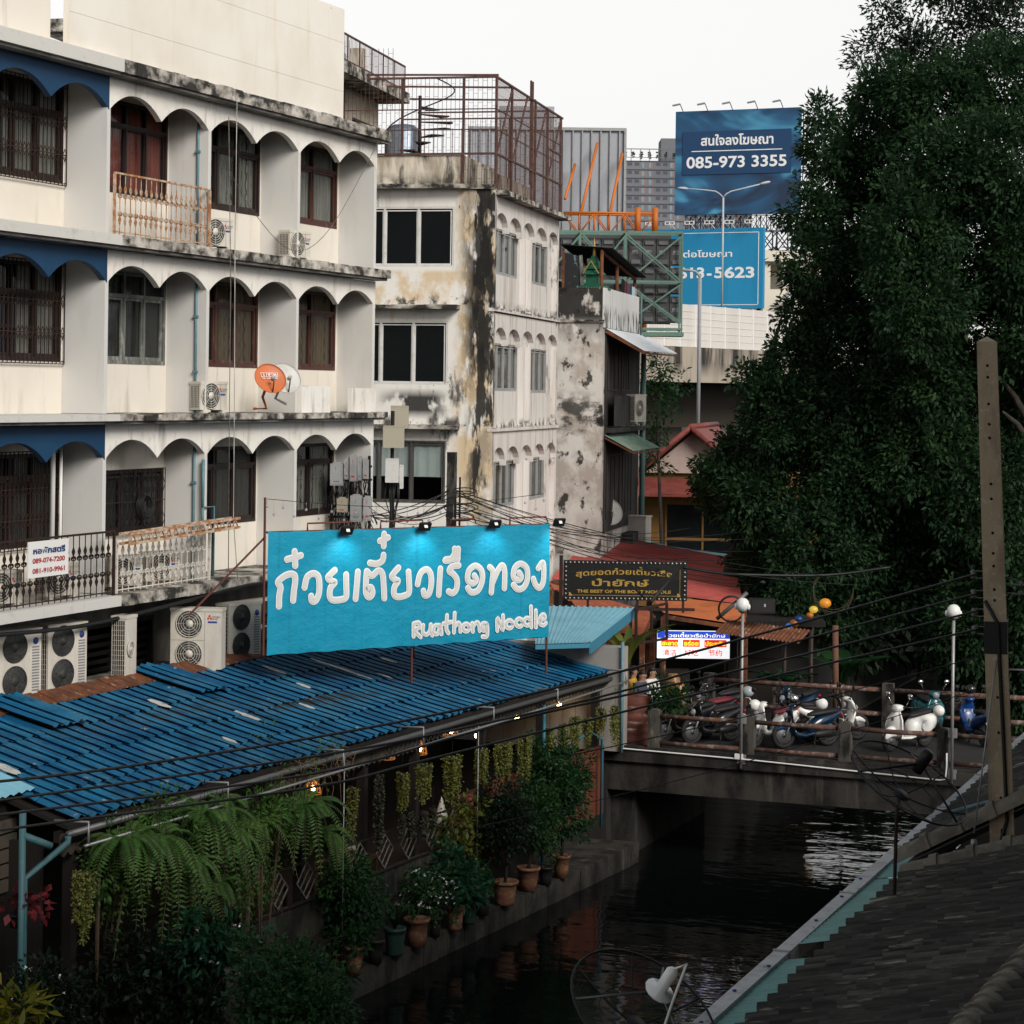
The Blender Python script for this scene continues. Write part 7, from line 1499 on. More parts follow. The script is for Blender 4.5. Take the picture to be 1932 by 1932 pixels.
# ================================================================ signs
def facing(px0, py0, px1, py1, d0, d1=None):
    """frame of an upright panel from its lower left and upper right survey points"""
    a = atD(px0, py1, d0); b = atD(px1, py0, d1 or d0); u = V((b.x-a.x, b.y-a.y, 0)); return frame(a, u), u.length, b.z-a.z, a
LB_, w, h, a = facing(1240, 1199, 1377, 1241.5, 58.5)
emit_mat('box_white', (.92, .93, .95), .42); emit_mat('box_blue', (.012, .05, .42), .42); emit_mat('box_red', (.62, .03, .015), .45); emit_mat('box_yellow', (1, .72, .03), .5)
h = 1.0*h; T = thing('lightbox_sign', 'lit white and blue lightbox sign with red, yellow and Chinese lettering', 'sign', a)
mb = MB(LB_); mb.box(0, w, -.16, 0, 0, h*1.16); mb.build('case', MT['box_white'], T)
mb = MB(LB_); mb.box(.0, w, .002, .008, h*.86, h*1.16); mb.build('top_band', MT['box_blue'], T)
for u0, u1 in ((.055, .29), (.35, .585), (.65, .955)):
    mb = MB(LB_); mb.box(w*u0, w*u1, .002, .008, h*.50, h*.80); mb.build('red_patch', MT['box_red'], T)
mb = MB(LB_); lettering(mb, 'ก๋วยเตี๋ยวเรือป๋ายักษ์', w*.52, h*.905, h*.135, w=w*.84, off=.012, bold=.012, align='c'); mb.build('lettering', MT['box_white'], T)
mb = MB(LB_)
for s, u, ww in (('สะอาด', .172, .22), ('อร่อย', .467, .20), ('ประหยัด', .80, .28)): lettering(mb, s, w*u, h*.555, h*.17, w=w*ww, off=.012, bold=.03, align='c')
mb.build('lettering', MT['box_yellow'], T)
mb = MB(LB_)
for s, u in (('清洁', .17), ('好吃', .47), ('节约', .80)): lettering(mb, s, w*u, h*.14, h*.20, w=w*.19, off=.012, bold=.012, align='c')
mb.build('lettering', MT['box_red'], T)
mb = MB(LB_)
for u in (.1, w-.1): mb.beam((u, -.1, -2), (u, -.1, h*1.3), .05)
mb.build('sign_post', MT['iron_brown'], T)
BS, w, h, a = facing(1062.5, 1060, 1297, 1131, 57.5)
pm('sign_black', (.008, .008, .008), .5); pm('sign_gold', (.42, .26, .05), .45); pm('sign_bulb', (.50, .48, .46), .3)
T = thing('restaurant_sign', 'black sign with gold lettering and a border of small round bulbs', 'sign', a)
mb = MB(BS); mb.box(0, w, -.14, 0, 0, h); mb.build('board', MT['sign_black'], T)
mb = MB(BS); arc = lambda u, z: (u, z-.42*((u-w/2)/w)**2*1.0)
lettering(mb, 'สุดยอดก๋วยเตี๋ยวเรือ', w*.49, h*.66, h*.13, w=w*.78, off=.006, bold=.018, align='c', fn=arc)
lettering(mb, 'ป๋ายักษ์', w*.46, h*.36, h*.155, w=w*.46, off=.006, bold=.022, align='c'); lettering(mb, 'THE BEST OF THE BOAT NOODLE', w*.49, h*.185, h*.075, w=w*.76, off=.006, bold=.03, align='c')
for z0, z1, u0, u1 in ((h*.115, h*.125, w*.06, w*.94), (h*.125, h*.80, w*.94, w*.943)): mb.box(u0, u1, .003, .006, z0, z1)
for u in (.055, .93): mb.add([(w*u-.03, .005, h*.10), (w*u+.05, .005, h*.10), (w*u+.05, .005, h*.13), (w*u-.0, .005, h*.19), (w*u-.03, .005, h*.19)], [(0, 1, 2, 3, 4)])
mb.build('lettering', MT['sign_gold'], T)
mb = MB(BS); k = 0
for i in range(29):
    for z in (h*.045, h*.955): mb.ball((w*(.02+.96*i/28), .02, z), .022, n=8, m=5)
for i in range(1, 8):
    for u in (.02, .98): mb.ball((w*u, .02, h*(.045+.91*i/8)), .022, n=8, m=5)
mb.build('bulbs', MT['sign_bulb'], T, kind='stuff')
mb = MB(BS); mb.beam((-.06, -.05, -.5), (-.06, -.05, h+.12), .09)
for u in (w*.2, w*.6, w*.97): mb.beam((u, -.05, -.3), (u, -.05, .02), .06)
mb.beam((-.1, -.05, -.22), (w+.2, -.05, -.22), .07); mb.beam((w*.2, -.5, -2), (w*.2, -.06, -.2), .08); mb.beam((w*.55, -.5, -2), (w*.55, -.06, -.2), .08); mb.build('sign_frame', MT['iron_brown'], T)
mb = MB(); mb.tube([atD(1228, 1135, 55), atD(1287, 1066, 56.5)], .045, 7); mb.tube([atD(1190, 1102, 55), atD(1215, 1128, 55.5)], .02, 6); mb.build('strut_pole', MT['iron_black'], None, 'dark pole leaning across the black sign', 'pole')
f0 = [atD(x, y, 55) for x, y in ((1200, 1150), (1258, 1139), (1258, 1205), (1200, 1214))]; mb = MB()
for i in range(4): mb.beam(f0[i], f0[(i+1) % 4], .06); mb.beam(f0[i], f0[i]+V((-.3, .9, 0)), .05)
mb.beam(f0[0].lerp(f0[1], .5), f0[3].lerp(f0[2], .5), .06); mb.build('steel_rack', MT['iron_brown'], None, 'empty rusty steel frame beside the light blue roof', 'rack')
# dormitory notice on the dark railing
RS_, w, h, a = facing(53, 1021, 130, 1087, 40.6, 41.6)
f3 = frame(V((X1+.40, 0, 0)), (0, 1)); p0 = atX(53, 1092, X1+.40); p1 = atX(129, 1078, X1+.40); z0, z1 = atX(53, 1092, X1+.40).z, atX(55, 1023, X1+.40).z
T = thing('notice_board', 'white notice with a blue Thai line and two red phone numbers on the dark railing', 'sign', p0); h = z1-z0; w = p1.y-p0.y; NBF = frame((X1+.40, p0.y, z0), (0, 1))
mb = MB(NBF); mb.box(0, w, -.02, 0, 0, h); mb.build('board', MT['white_paint'], T)
mb = MB(NBF); lettering(mb, 'หอพักสตรี', w*.51, h*.66, h*.15, w=w*.80, off=.006, bold=.045, align='c'); mb.build('lettering', pm('ink_blue', (.01, .03, .15), .6), T)
mb = MB(NBF); lettering(mb, '089-074-7200', w*.5, h*.40, h*.13, w=w*.80, off=.006, bold=.03, align='c'); lettering(mb, '081-910-9961', w*.5, h*.12, h*.13, w=w*.80, off=.006, bold=.03, align='c'); mb.build('lettering', pm('ink_red', (.38, .01, .02), .6), T)
# ================================================================ air conditioners
pm('badge_red', (.5, .03, .02), .5); pm('badge_blue', (.03, .06, .25), .5); pm('text_grey', (.2, .2, .22), .6)
def ac_unit(lab, p, rz, W=.95, D=.36, H=1.25, fans=2, style=0, group=None):
    """front towards local -y"""
    T = thing('air_conditioner', lab, 'air conditioner', p, group, rz); M = WM[T.name]; mb = MB(M); z0 = .06
    mb.box(-W/2, W/2, -D/2, D/2, z0, H); mb.box(-W/2-.012, W/2+.012, -D/2-.012, D/2+.012, H-.05, H+.006)
    for x in (-W*.35, W*.35): mb.box(x-.04, x+.04, -D/2-.02, D/2+.02, 0, z0)
    mb.build('casing', MT['ac_white'], T)
    cx = -W*.13; rf = min(W*.33, H/fans*.42)
    for k in range(fans):
        cz = z0+(H-z0)*(k+.5)/fans; mb = MB(M); mb.lathe([(0, .004), (rf, .004), (rf, .012), (rf*.97, .02)], (cx, -D/2, cz), 28, (0, -1, 0)); d = mb.build('fan_opening', MT['ac_grille'], T)
        mb = MB(M)
        for r_ in ((1.0, .82, .64, .46) if style != 1 else (1.0, .9, .8, .7, .6, .5, .4, .3)): mb.tube([(cx+rf*r_*math.cos(t*.2618), -D/2-.022, cz+rf*r_*math.sin(t*.2618)) for t in range(25)], .0055 if r_ < 1 else .011, 4, False)
        for t in range(8): a_ = t*.7854; mb.beam((cx+rf*.2*math.cos(a_), -D/2-.022, cz+rf*.2*math.sin(a_)), (cx+rf*math.cos(a_), -D/2-.022, cz+rf*math.sin(a_)), .006)
        mb.lathe([(rf*.30, .018), (rf*.30, .03), (0, .034)], (cx, -D/2, cz), 18, (0, -1, 0)); mb.build('fan_guard', MT['ac_white' if style != 1 else 'ac_grille'], d)
    mb = MB(M)   # coil on the flank
    mb.box(-W/2-.004, -W/2, -D/2+.03, D/2-.02, z0+.05, H-.08); c = mb.build('coil', MT['ac_grille'], T); mb = MB(M)
    n = 12
    for k in range(n+1): z = z0+.05+(H-.13-z0)*k/n; mb.beam((-W/2-.008, -D/2+.03, z), (-W/2-.008, D/2-.02, z), .006)
    for k in range(7): y = -D/2+.03+(D-.05)*k/6; mb.beam((-W/2-.008, y, z0+.05), (-W/2-.008, y, H-.08), .006)
    mb.build('coil_guard', MT['ac_white'], c)
    xb = W*.36
    if style == 1:
        mb = MB(M)
        for k in range(16): mb.box(W*.28, W*.45, -D/2-.006, -D/2-.001, z0+.1+k*.05, z0+.125+k*.05)
        mb.build('louvre', MT['text_grey'], T)
        mb = MB(M); mb.lathe([(0, .004), (.06, .004), (.06, .01), (0, .012)], (xb, -D/2, H-.22), 16, (0, -1, 0)); mb.build('badge', MT['badge_blue'], T)
    elif style == 0:
        mb = MB(M)
        for ox, oz in ((0, .03), (-.026, -.015), (.026, -.015)): mb.add([(xb-.1+ox, -D/2-.004, H-.17+oz-.026), (xb-.1+ox+.024, -D/2-.004, H-.17+oz), (xb-.1+ox, -D/2-.004, H-.17+oz+.03), (xb-.1+ox-.024, -D/2-.004, H-.17+oz)], [(0, 1, 2, 3)])
        mb.build('badge', MT['badge_red'], T)
        mb = MB(M); mf = M @ Matrix(((1, 0, 0, 0), (0, -1, 0, -D/2), (0, 0, 1, 0), (0, 0, 0, 1))); mb.fr = mf; lettering(mb, 'MITSUBISHI', xb-.05, H-.165, .028, w=.16, off=.004, bold=.02); lettering(mb, 'ELECTRIC', xb-.05, H-.205, .028, w=.12, off=.004, bold=.02); mb.build('lettering', MT['text_grey'], T)
        mb = MB(M); mb.box(xb-.13, xb+.05, -D/2-.006, -D/2-.001, H-.27, H-.235); mb.build('name_strip', MT['badge_blue'], T)
        mb = MB(M); mb.box(cx+rf+.04, cx+rf+.046, -D/2-.004, -D/2-.001, z0, H-.05); mb.box(-W/2, cx+rf+.04, -D/2-.004, -D/2-.001, H*.5, H*.505); mb.build('panel_joint', MT['text_grey'], T)
    return T
ZL = -5.45
for lab, px, py, rz, kw in (('two fan air conditioner farthest left, cut by the picture edge', 24, 1322, 74, dict(style=1)), ('two fan air conditioner with an oval blue badge, second from the edge', 113, 1307, 77, dict(style=1)), ('large two fan air conditioner facing straight out, with a red badge', 373, 1266, 16, dict(W=1.0, H=1.22)), ('two fan air conditioner right of the large one, turned aside', 449, 1247, 76, dict(style=1, H=1.18)), ('air conditioner almost hidden behind the turquoise banner', 494, 1232, 78, dict(style=1, H=1.12))):
    p = atZ(px, py, ZL); ac_unit(lab, p, R(rz), group='air conditioners on the ledge above the blue roof', **kw)
ac_unit('slim air conditioner standing on end with its grid turned to the canal', atZ(233, 1292, ZL), R(95), .42, .30, 1.28, fans=1, style=2, group='air conditioners on the ledge above the blue roof')
for lab, y, z, x, rz in (('white air conditioner on the top balcony behind the second partition', 40.42, 2.80, -.1, 72), ('white air conditioner at the last top balcony', 44.12, 2.80, -.15, 82), ('white air conditioner on the middle balcony left of the orange dish', 40.30, -.48, -.1, 76), ('air conditioner behind the white railing, the left one', 37.3, -3.78, -.25, 70), ('air conditioner behind the white railing, the right one', 38.7, -3.78, -.25, 70), ('air conditioner behind the dark railing under the notice', 35.0, -3.78, -.2, 75), ('air conditioner behind the dark railing at the left edge', 33.2, -3.78, -.2, 75), ('air conditioner behind the turquoise banner on the lowest balcony', 44.9, -3.78, -.1, 75)):
    ac_unit(lab, (X1+x, y, z), R(rz), .78, .28, .62, fans=1, style=0)
p = AS @ V((3.9, .45, -.95)); ac_unit('air conditioner hanging outside the annex under the white awning', p, R(82), .8, .3, .95, fans=1, style=2); p = AS @ V((2.2, .3, -5.6)); ac_unit('air conditioner low on the annex behind the white dish', p, R(80), .8, .3, .6, fans=1, style=2)
p = AS @ V((5.2, .35, -5.0)); mb = MB(); mb.box(p.x-.35, p.x+.35, p.y-.3, p.y+.3, p.z, p.z+.95); mb.box(p.x-.38, p.x+.38, p.y-.33, p.y+.33, p.z+.951, p.z+1.0); mb.build('metal_cabinet', MT['ac_white'], None, 'beige metal cabinet low on the annex side', 'cabinet')
# ================================================================ satellite dishes
pm('dish_orange', (.55, .15, .05), .5, [((.42, .12, .05), (4, 4, 4), .5, .7, .6, 5)]); pm('dish_white', (.55, .54, .51), .5, [((.4, .37, .33), (4, 4, 4), .5, .7, .6, 5)]); pm('mesh_dark', (.012, .013, .014), .6, alpha=.34)
def dish(nm, lab, c, ax, r, mat, depth=.16, ribs=False, lnb=None, arm=None, foot=None):
    T = thing(nm, lab, 'satellite dish', c); ax = V(ax).normalized(); c = V(c); mb = MB(); pr = [(r*k/8, depth*r*(k/8)**2) for k in range(9)]; pr = pr+([(r*1.0, depth*r+.012), (r*.985, depth*r+.012)] if not ribs else [])
    Q = ax.to_track_quat('Z', 'Y').to_matrix(); vs = []; fs = []; n = 32
    for q, z in pr:
        for k in range(n): t = 2*math.pi*k/n; vs.append(c+Q @ V((q*math.cos(t), q*math.sin(t), z)))
    for i in range(len(pr)-1):
        for k in range(n): fs.append((i*n+k, i*n+(k+1) % n, (i+1)*n+(k+1) % n, (i+1)*n+k))
    mb.add(vs, fs, True); mb.build('reflector', MT[mat], T)
    L_ = lambda a, b, z: c+Q @ V((a, b, z))
    if ribs:
        mb = MB(); mb.tube([L_(r*math.cos(t*.19635), r*math.sin(t*.19635), depth*r) for t in range(33)], .011, 6, False)
        for k in range(6): a = k*1.0472; mb.tube([L_(r*q/5*math.cos(a), r*q/5*math.sin(a), depth*r*(q/5)**2+.004) for q in range(6)], .008, 5)
        mb.tube([L_(r*.55*math.cos(t*.2618), r*.55*math.sin(t*.2618), depth*r*.3) for t in range(25)], .006, 4, False); mb.lathe([(.09, -.01), (.09, .02), (0, .03)], c, 12, ax); mb.build('rib', MT['black_plastic'], T)
        f = L_(0, 0, r*.64); mb = MB()
        for k in range(3): a = k*2.094+.6; mb.tube([L_(r*.97*math.cos(a), r*.97*math.sin(a), depth*r), f], .012, 5)
        mb.build('strut', MT['black_plastic' if lnb == 'dark' else 'galv'], T)
        mb = MB(); mb.lathe([(.12, -.02), (.13, .0), (.05, .02), (.055, .22), (.03, .25), (0, .26)] if lnb != 'dark' else [(.06, -.10), (.07, .12), (.05, .16), (0, .17)], f, 14, ax); mb.build('feed_horn', MT['white_gloss' if lnb != 'dark' else 'black_plastic'], T)
        if lnb != 'dark': mb = MB(); mb.tube([f+ax*.25, f+ax*.3+V((.08, 0, .02)), f+V((.13, -.05, -.05)), f+V((.0, -.05, -.45)), f+V((-.02, 0, -.8))], .012, 6); mb.build('cable', MT['white_paint'], T)
    else:
        f = c+ax*r*.95+V((0, 0, -r*.25)); mb = MB(); mb.tube([L_(0, -r*.9, depth*r), f], .016, 5); mb.build('arm', MT['dark_alu'], T); mb = MB(); mb.tube([f, f+ax*-.13], .04, 8); mb.build('feed_horn', MT['dish_white'], T)
    if foot: mb = MB(); mb.tube([c-ax*.05]+[V(q) for q in foot], .03 if not ribs else .02, 7); mb.build('mount', MT[mat] if not ribs else MT['iron_brown'], T)
    return T
c = atX(698, 0, 0) if False else atX(508, 717, X1+.62); q = atX(503, 771, X1+.2); dO = dish('satellite_dish', 'orange satellite dish with white letters on the middle balcony', c, (.66, -.58, .48), .34, 'dish_orange', .2, foot=[c+V((-.2, .1, -.35)), q, q+V((0, -.55, 0))])
ax = V((.66, -.58, .48)).normalized(); Q = ax.to_track_quat('Z', 'Y').to_matrix(); rt = V((.58, .66, 0)).normalized(); upv = ax.cross(rt); upv = upv if upv.z > 0 else -upv
mo = Matrix(((rt.x, ax.x, upv.x, c.x+ax.x*.02), (rt.y, ax.y, upv.y, c.y+ax.y*.02), (rt.z, ax.z, upv.z, c.z+ax.z*.02), (0, 0, 0, 1)))
mb = MB(mo); 
for k, ch in enumerate('IPM'): lettering(mb, ch, -.12+.12*k, .06, .06, off=.035, bold=.03, align='c')
for k in range(4): u = -.18+.12*k; mb.box(u-.005, u+.005, .028, .032, .045, .14)
for z in (.045, .134): mb.box(-.18, .185, .028, .0315, z, z+.007)
lettering(mb, 'TEL : 0-2540-6699', 0, .0, .028, w=.34, off=.03, bold=.02, align='c'); mb.build('lettering', MT['text_white'], dO)
c2 = atX(536, 716, X1+.3); dish('satellite_dish', 'cream satellite dish right behind the orange one', c2, (.7, -.5, .45), .36, 'dish_white', .18, foot=[c2+V((-.2, 0, -.4)), V((X1+.2, c2.y+.3, -.3))])
c3 = atD(1148, 967, 72); dish('satellite_dish', 'small white satellite dish at the foot of the annex', c3, (.62, -.72, .42), .45, 'dish_white', .15, foot=[c3+V((-.3, .2, -.5))])
rv, uv = V((ct, st, 0)), V((0, 0, 1)); vw = -fw
cm = atD(1700, 1500, 23.5); dish('mesh_dish', 'black mesh satellite dish raised on a bent pipe in front of the bridge', cm, rv*.42+uv*.84+vw*.36, .66, 'mesh_dark', .26, True, 'dark', foot=[cm+V((-.05, .02, -.25)), V((cm.x-.06, cm.y, -5.45)), V((cm.x+.2, cm.y+.05, -5.62)), V((-4.9, cm.y+.1, -5.3))])
cm = atD(1200, 1935, 18.5); dish('mesh_dish', 'black mesh satellite dish with a white feed horn at the bottom edge', cm, rv*.42+uv*.80+vw*.44, .66, 'mesh_dark', .24, True, 'white', foot=[cm+V((.05, .02, -.3)), V((cm.x+.1, cm.y, -6.4)), V((-5.1, cm.y, -6.4))])
# ================================================================ telecom boxes and mast
pm('box_grey', (.36, .36, .36), .55, [((.26, .25, .24), (3, 3, 3), .45, .65, .6, 5)]); pm('antenna_beige', (.36, .33, .25), .6)
def C4(x, y): return (608.5+x*.22497, 760.6+y*.22497)
for i, (x0, y0, x1, y1, m_, lab) in enumerate(((62, 508, 175, 690, 'box_grey', 'wide grey box at the left of the upper group'), (182, 468, 224, 640, 'box_grey', 'narrow box third in the upper group'), (226, 440, 288, 655, 'box_grey', 'tallest box in the middle of the upper group'), (291, 455, 334, 648, 'box_grey', 'box with a yellow tag in the upper group'), (338, 475, 386, 636, 'box_grey', 'box at the right of the upper group'), (118, 800, 210, 916, 'antenna_beige', 'dark beige box of the lower group'), (230, 775, 335, 995, 'box_grey', 'large box with an orange strip of the lower group'), (340, 790, 410, 985, 'box_grey', 'box at the right of the lower group'))):
    (ax0, ay0), (ax1, ay1) = C4(x0, y0), C4(x1, y1); fr, w, h, a = facing(ax0, ay0, ax1, ay1, 52.0-.06*(i % 3)); T = thing('equipment_box', 'grey telecom unit, '+lab if m_ == 'box_grey' else 'telecom unit, '+lab, 'telecom box', a, 'telecom units at the end of the apartment row')
    mb = MB(fr); mb.box(0, w, -.2, 0, 0, h); mb.box(.01, w-.01, .001, .012, h*.05, h*.30); mb.box(w*.2, w*.8, -.15, -.02, h+.001, h+.03); mb.build('casing', MT[m_], T)
    mb = MB(fr); mb.box(w*.25, w*.7, .013, .016, h*.15, h*.22); mb.box(w*.4, w*.45, .002, .005, h*.7, h*.85); mb.build('tag', MT['badge_red' if i % 3 else 'text_grey'], T)
    mb = MB(fr)
    for k in range(4): mb.tube([(w*(.2+.2*k), -.1, 0), (w*(.2+.2*k)+rnd.uniform(-.05, .05), -.12, -.15), (w*.5+rnd.uniform(-.1, .1), -.2, -.38-rnd.random()*.2)], .012, 5)
    mb.build('cable', MT['black_plastic'], T)
mb = MB()
for y_ in (880, 905, 955, 975): p_, q_ = atD(619, y_, 52.25), atD(702, y_, 52.25); mb.beam(p_, q_, .05)
for x_ in (625, 662, 697): p_, q_ = atD(x_, 860, 52.25), atD(x_, 1010, 52.25); mb.beam(p_, q_, .05)
for k in range(26): p_ = atD(rnd.uniform(622, 700), rnd.uniform(905, 950), 52.1); mb.tube([p_, p_+V((rnd.uniform(-.15, .15), 0, -.25)), p_+V((rnd.uniform(-.3, .3), .05, -.15)), p_+V((rnd.uniform(-.3, .3), .05, -.7))], .014, 4, False)
mb.build('cable_rack', MT['black_plastic'], None, 'dark rack with a tangle of black cables behind the grey telecom units', 'rack')
a = atD(738, 1012, 50.2); b = atD(738, 775, 50.2); T = thing('antenna_mast', 'telecom mast with beige panel antennas behind the banner', 'mast', a-V((0, 0, 2)))
mb = MB(); mb.tube([a-V((0, 0, 2)), V((a.x, a.y, b.z))], .045, 8); mb.build('mast', MT['black_plastic'], T)
for x0, y0, x1, y1, d, m_ in ((505, 190, 686, 374, 49.9, 'antenna_beige'), (570, 22, 722, 190, 50.5, 'antenna_beige'), (525, 465, 640, 666, 49.9, 'dish_white'), (642, 518, 680, 718, 50.1, 'dish_white')):
    (p0, q0), (p1, q1) = C4(x0, y0), C4(x1, y1); fr, w, h, a_ = facing(p0, q0, p1, q1, d); mb = MB(fr); mb.box(0, w, -.11, 0, .01, h-.01); mb.box(.006, w-.006, -.105, .008, 0, .03); mb.box(.006, w-.006, -.105, .008, h-.03, h); mb.build('panel_antenna', MT[m_], T)
mb = MB()
for k in range(8): q = atD(738+rnd.uniform(-10, 16), 912, 50.1); mb.tube([q, q+V((rnd.uniform(-.05, .05), 0, -.3)), V((a.x+rnd.uniform(-.1, .1), a.y, q.z-1.0)), V((a.x, a.y, q.z-2))], .012, 5)
mb.build('cable', MT['black_plastic'], T)
# ================================================================ poles
pm('pole_concrete', (.42, .325, .215), .95, [((.48, .43, .35), (16, 16, 16), .58, .64, .8, 3), ((.12, .10, .08), (2, 2, .7), .48, .66, .8, 8)], (40, .4, .01)); pm('hole', (.004, .004, .004), 1)
pt, pb = atD(1862, 645, 25.5), atD(1893, 1640, 25.5); ua = V((math.cos(R(8)), math.sin(R(8)), 0)); wa = V((ua.y, -ua.x, 0))
T = thing('utility_pole', 'tapering speckled concrete utility pole with bolt holes at the right', 'pole', V((pb.x, pb.y, G)))
def psec(f): c = pt.lerp(pb, f); s = .108+.028*f; return c, s
mb = MB(); vs = []; fr_ = [0, 1, 1.6]
outl = [(-1, -1), (1, -1), (1, -.45), (.55, -.3), (.55, .3), (1, .45), (1, 1), (-1, 1), (-1, .45), (-.55, .3), (-.55, -.3), (-1, -.45)]
outl = [(-1, 1), (-.85, 1.0), (1, 1), (1, .45), (.75, .3), (.75, -.3), (1, -.45), (1, -1), (-1, -1), (-1, -.45), (-.75, -.3), (-.75, .3), (-1, .45)]
for f in fr_:
    c, s = psec(f); vs += [c+ua*(x*s)+wa*(y*s*1.35) for x, y in outl]
n = len(outl); fs = [(i*n+k, i*n+(k+1) % n, (i+1)*n+(k+1) % n, (i+1)*n+k) for i in range(2) for k in range(n)]
c, s = psec(0); vs.append(c+V((0, 0, .06))); fs += [(k, n*3, (k+1) % n) for k in range(n)]; mb.add(vs, fs); mb.build('shaft', MT['pole_concrete'], T)
for y in (690, 712, 762, 800, 826, 912, 940, 1004, 1042, 1066, 1110, 1130, 1312, 1378, 1500):
    f = (y-645)/995; c, s = psec(f); mb = MB(); mb.lathe([(0, .0), (.016, .0), (.016, .004), (0, .004)], c+wa*(s*1.35+.0005), 8, wa); mb.build('bolt_hole', MT['hole'], T)
f = .93; c, s = psec(f); mb = MB(); mb.add([c+ua*(x*s)+wa*(s*1.352)+V((0, 0, z)) for x, z in ((-.1, -.25), (.3, -.25), (.3, .12), (-.1, .12))], [(0, 1, 2, 3)]); mb.build('slot', MT['hole'], T)
for i, y in enumerate((1083, 1120, 1155, 1188)):
    f = (y-645)/995; c, s = psec(f); mb = MB(); b0 = c-ua*s+wa*.02; mb.beam(b0+V((0, 0, .03)), b0-ua*.12+V((0, 0, .03)), .02, .008); mb.beam(b0-V((0, 0, .05)), b0-ua*.12-V((0, 0, .05)), .02, .008); mb.lathe([(.02, -.05), (.035, -.03), (.022, 0), (.035, .03), (.02, .05)], b0-ua*.11-V((0, 0, .01)), 10); mb.build('insulator', MT['galv'], T)
f = .56; c, s = psec(f); mb = MB(); mb.add([c+ua*(x*s*1.03)+wa*(y*s*1.38)+V((0, 0, z)) for z in (-.17, .19) for x, y in ((-1, -1), (1, -1), (1, 1), (-1, 1))], [(0, 1, 5, 4), (1, 2, 6, 5), (2, 3, 7, 6), (3, 0, 4, 7), (3, 2, 1, 0), (4, 5, 6, 7)]); mb.build('black_wrap', MT['black_plastic'], T)
mb = MB(); mb.tube([c-ua*s+wa*s*1.5+V((0, 0, .42)), c+ua*.02+wa*s*1.5+V((0, 0, .17)), psec(.75)[0]+ua*.05+wa*.2, psec(.9)[0]+ua*.06+wa*.21, psec(.96)[0]-ua*.05+wa*.25, psec(1.02)[0]-ua*.35+wa*.35], .022, 7); mb.build('down_cable', MT['black_plastic'], T)
mb = MB(); q = psec(.63)[0]+ua*.35; mb.ball(q, .055, n=12, m=8); mb.beam(psec(.62)[0], q+V((0, 0, .06)), .015); mb.build('lamp_bulb', MT['lamp_glass'], T)
mb = MB()
for z in (0, .1): p_ = psec(.475)[0]+V((0, 0, z)); mb.beam(p_, p_+ua*.32+wa*.1, .015); mb.lathe([(.02, -.03), (.035, 0), (.02, .03)], p_+ua*.28+wa*.08, 8, ua)
mb.tube([psec(.445)[0]+ua*.12, psec(.45)[0]+ua*.25, psec(.48)[0]+ua*.35, psec(.5)[0]+ua*.6], .01, 5); mb.build('side_bracket', MT['galv'], T)
mb = MB(); a = psec(.60)[0]+wa*.2; b = atD(1837, 1615, 24.9); mb.tube([a, b+V((0, 0, .25))], .01, 5); mb.lathe([(.03, 0), (.035, .02), (.035, .16), (.03, .18)], b, 8); mb.build('stay_wire', MT['steel_grey'], None, 'grey stay wire with a dark insulator tied to the tile ridge', 'wire')
# concrete pole behind the banner with looped cables
a, b = atD(851, 1010, 52), atD(850, 853, 52); T = thing('utility_pole', 'short dark concrete pole with looped cables behind the banner', 'pole', a-V((0, 0, 3.5)))
mb = MB(); mb.box(a.x-.09, a.x+.09, a.y-.09, a.y+.09, a.z-3.5, b.z); mb.build('shaft', MT['post_concrete'], T)
mb = MB()
for k in range(7):
    c = atD(872+rnd.uniform(-6, 8), 925+k*9+rnd.uniform(-5, 5), 51.7); q_ = rnd.uniform(.12, .28); mb.tube([c+rv*(q_*math.cos(t*.4)*1.3)+uv*(q_*.35*math.sin(t*.4)) for t in range(17)], .012, 4, False)
q = atD(868, 900, 51.8); mb.beam(q, q-V((0, 0, 1.5)), .035); mb.build('cable_loop', MT['black_plastic'], T)
# ================================================================ cables
def cable(lab, pts, r, group=None, sag=0., mat='black_plastic'):
    mb = MB(); P = [V(p) for p in pts]
    if len(P) == 2: a, b = P; P = [a.lerp(b, k/14)-V((0, 0, sag*4*(k/14)*(1-k/14))) for k in range(15)]
    mb.tube(P, r, 6); o = mb.build('overhead_cable', MT[mat], None, lab, 'cable', group); return o
pm('cable_sheath', (.045, .045, .045), .45)
NC = (('uppermost', [(1842, 1083, 25.3), (1346, 1220, 24.4), (1014, 1306, 23.3), (651, 1381, 21.6), (219, 1449, 20), (-60, 1480, 19)]), ('second', [(1842, 1120, 25.3), (1500, 1211, 24.4), (1166, 1306, 23.4), (844, 1380, 22), (579, 1429, 21), (0, 1510, 19), (-60, 1518, 18.8)]), ('third', [(1842, 1153, 25.3), (1430, 1256, 24.2), (1014, 1348, 22.8), (870, 1387, 22), (579, 1462, 21), (0, 1537, 19), (-60, 1544, 18.8)]), ('lowest', [(1845, 1187, 25.3), (1440, 1280, 24), (1014, 1382, 22.5), (780, 1440, 21.6), (579, 1487, 21), (0, 1566, 19), (-60, 1574, 18.8)]))
def smooth(P, m=5):
    Q = []; n = len(P)
    for i in range(n-1):
        p0, p1, p2, p3 = P[max(i-1, 0)], P[i], P[i+1], P[min(i+2, n-1)]
        for k in range(m): t = k/m; Q.append(.5*((2*p1)+(p2-p0)*t+(2*p0-5*p1+4*p2-p3)*t*t+(3*p1-p0-3*p2+p3)*t**3))
    return Q+[P[-1]]
for nm, pts in NC: cable(f'{nm} of the four thick cables sweeping down from the concrete pole', smooth([atD(*p) for p in pts]), .0125 if nm != 'uppermost' else .014, 'thick cables across the canal', mat='cable_sheath')
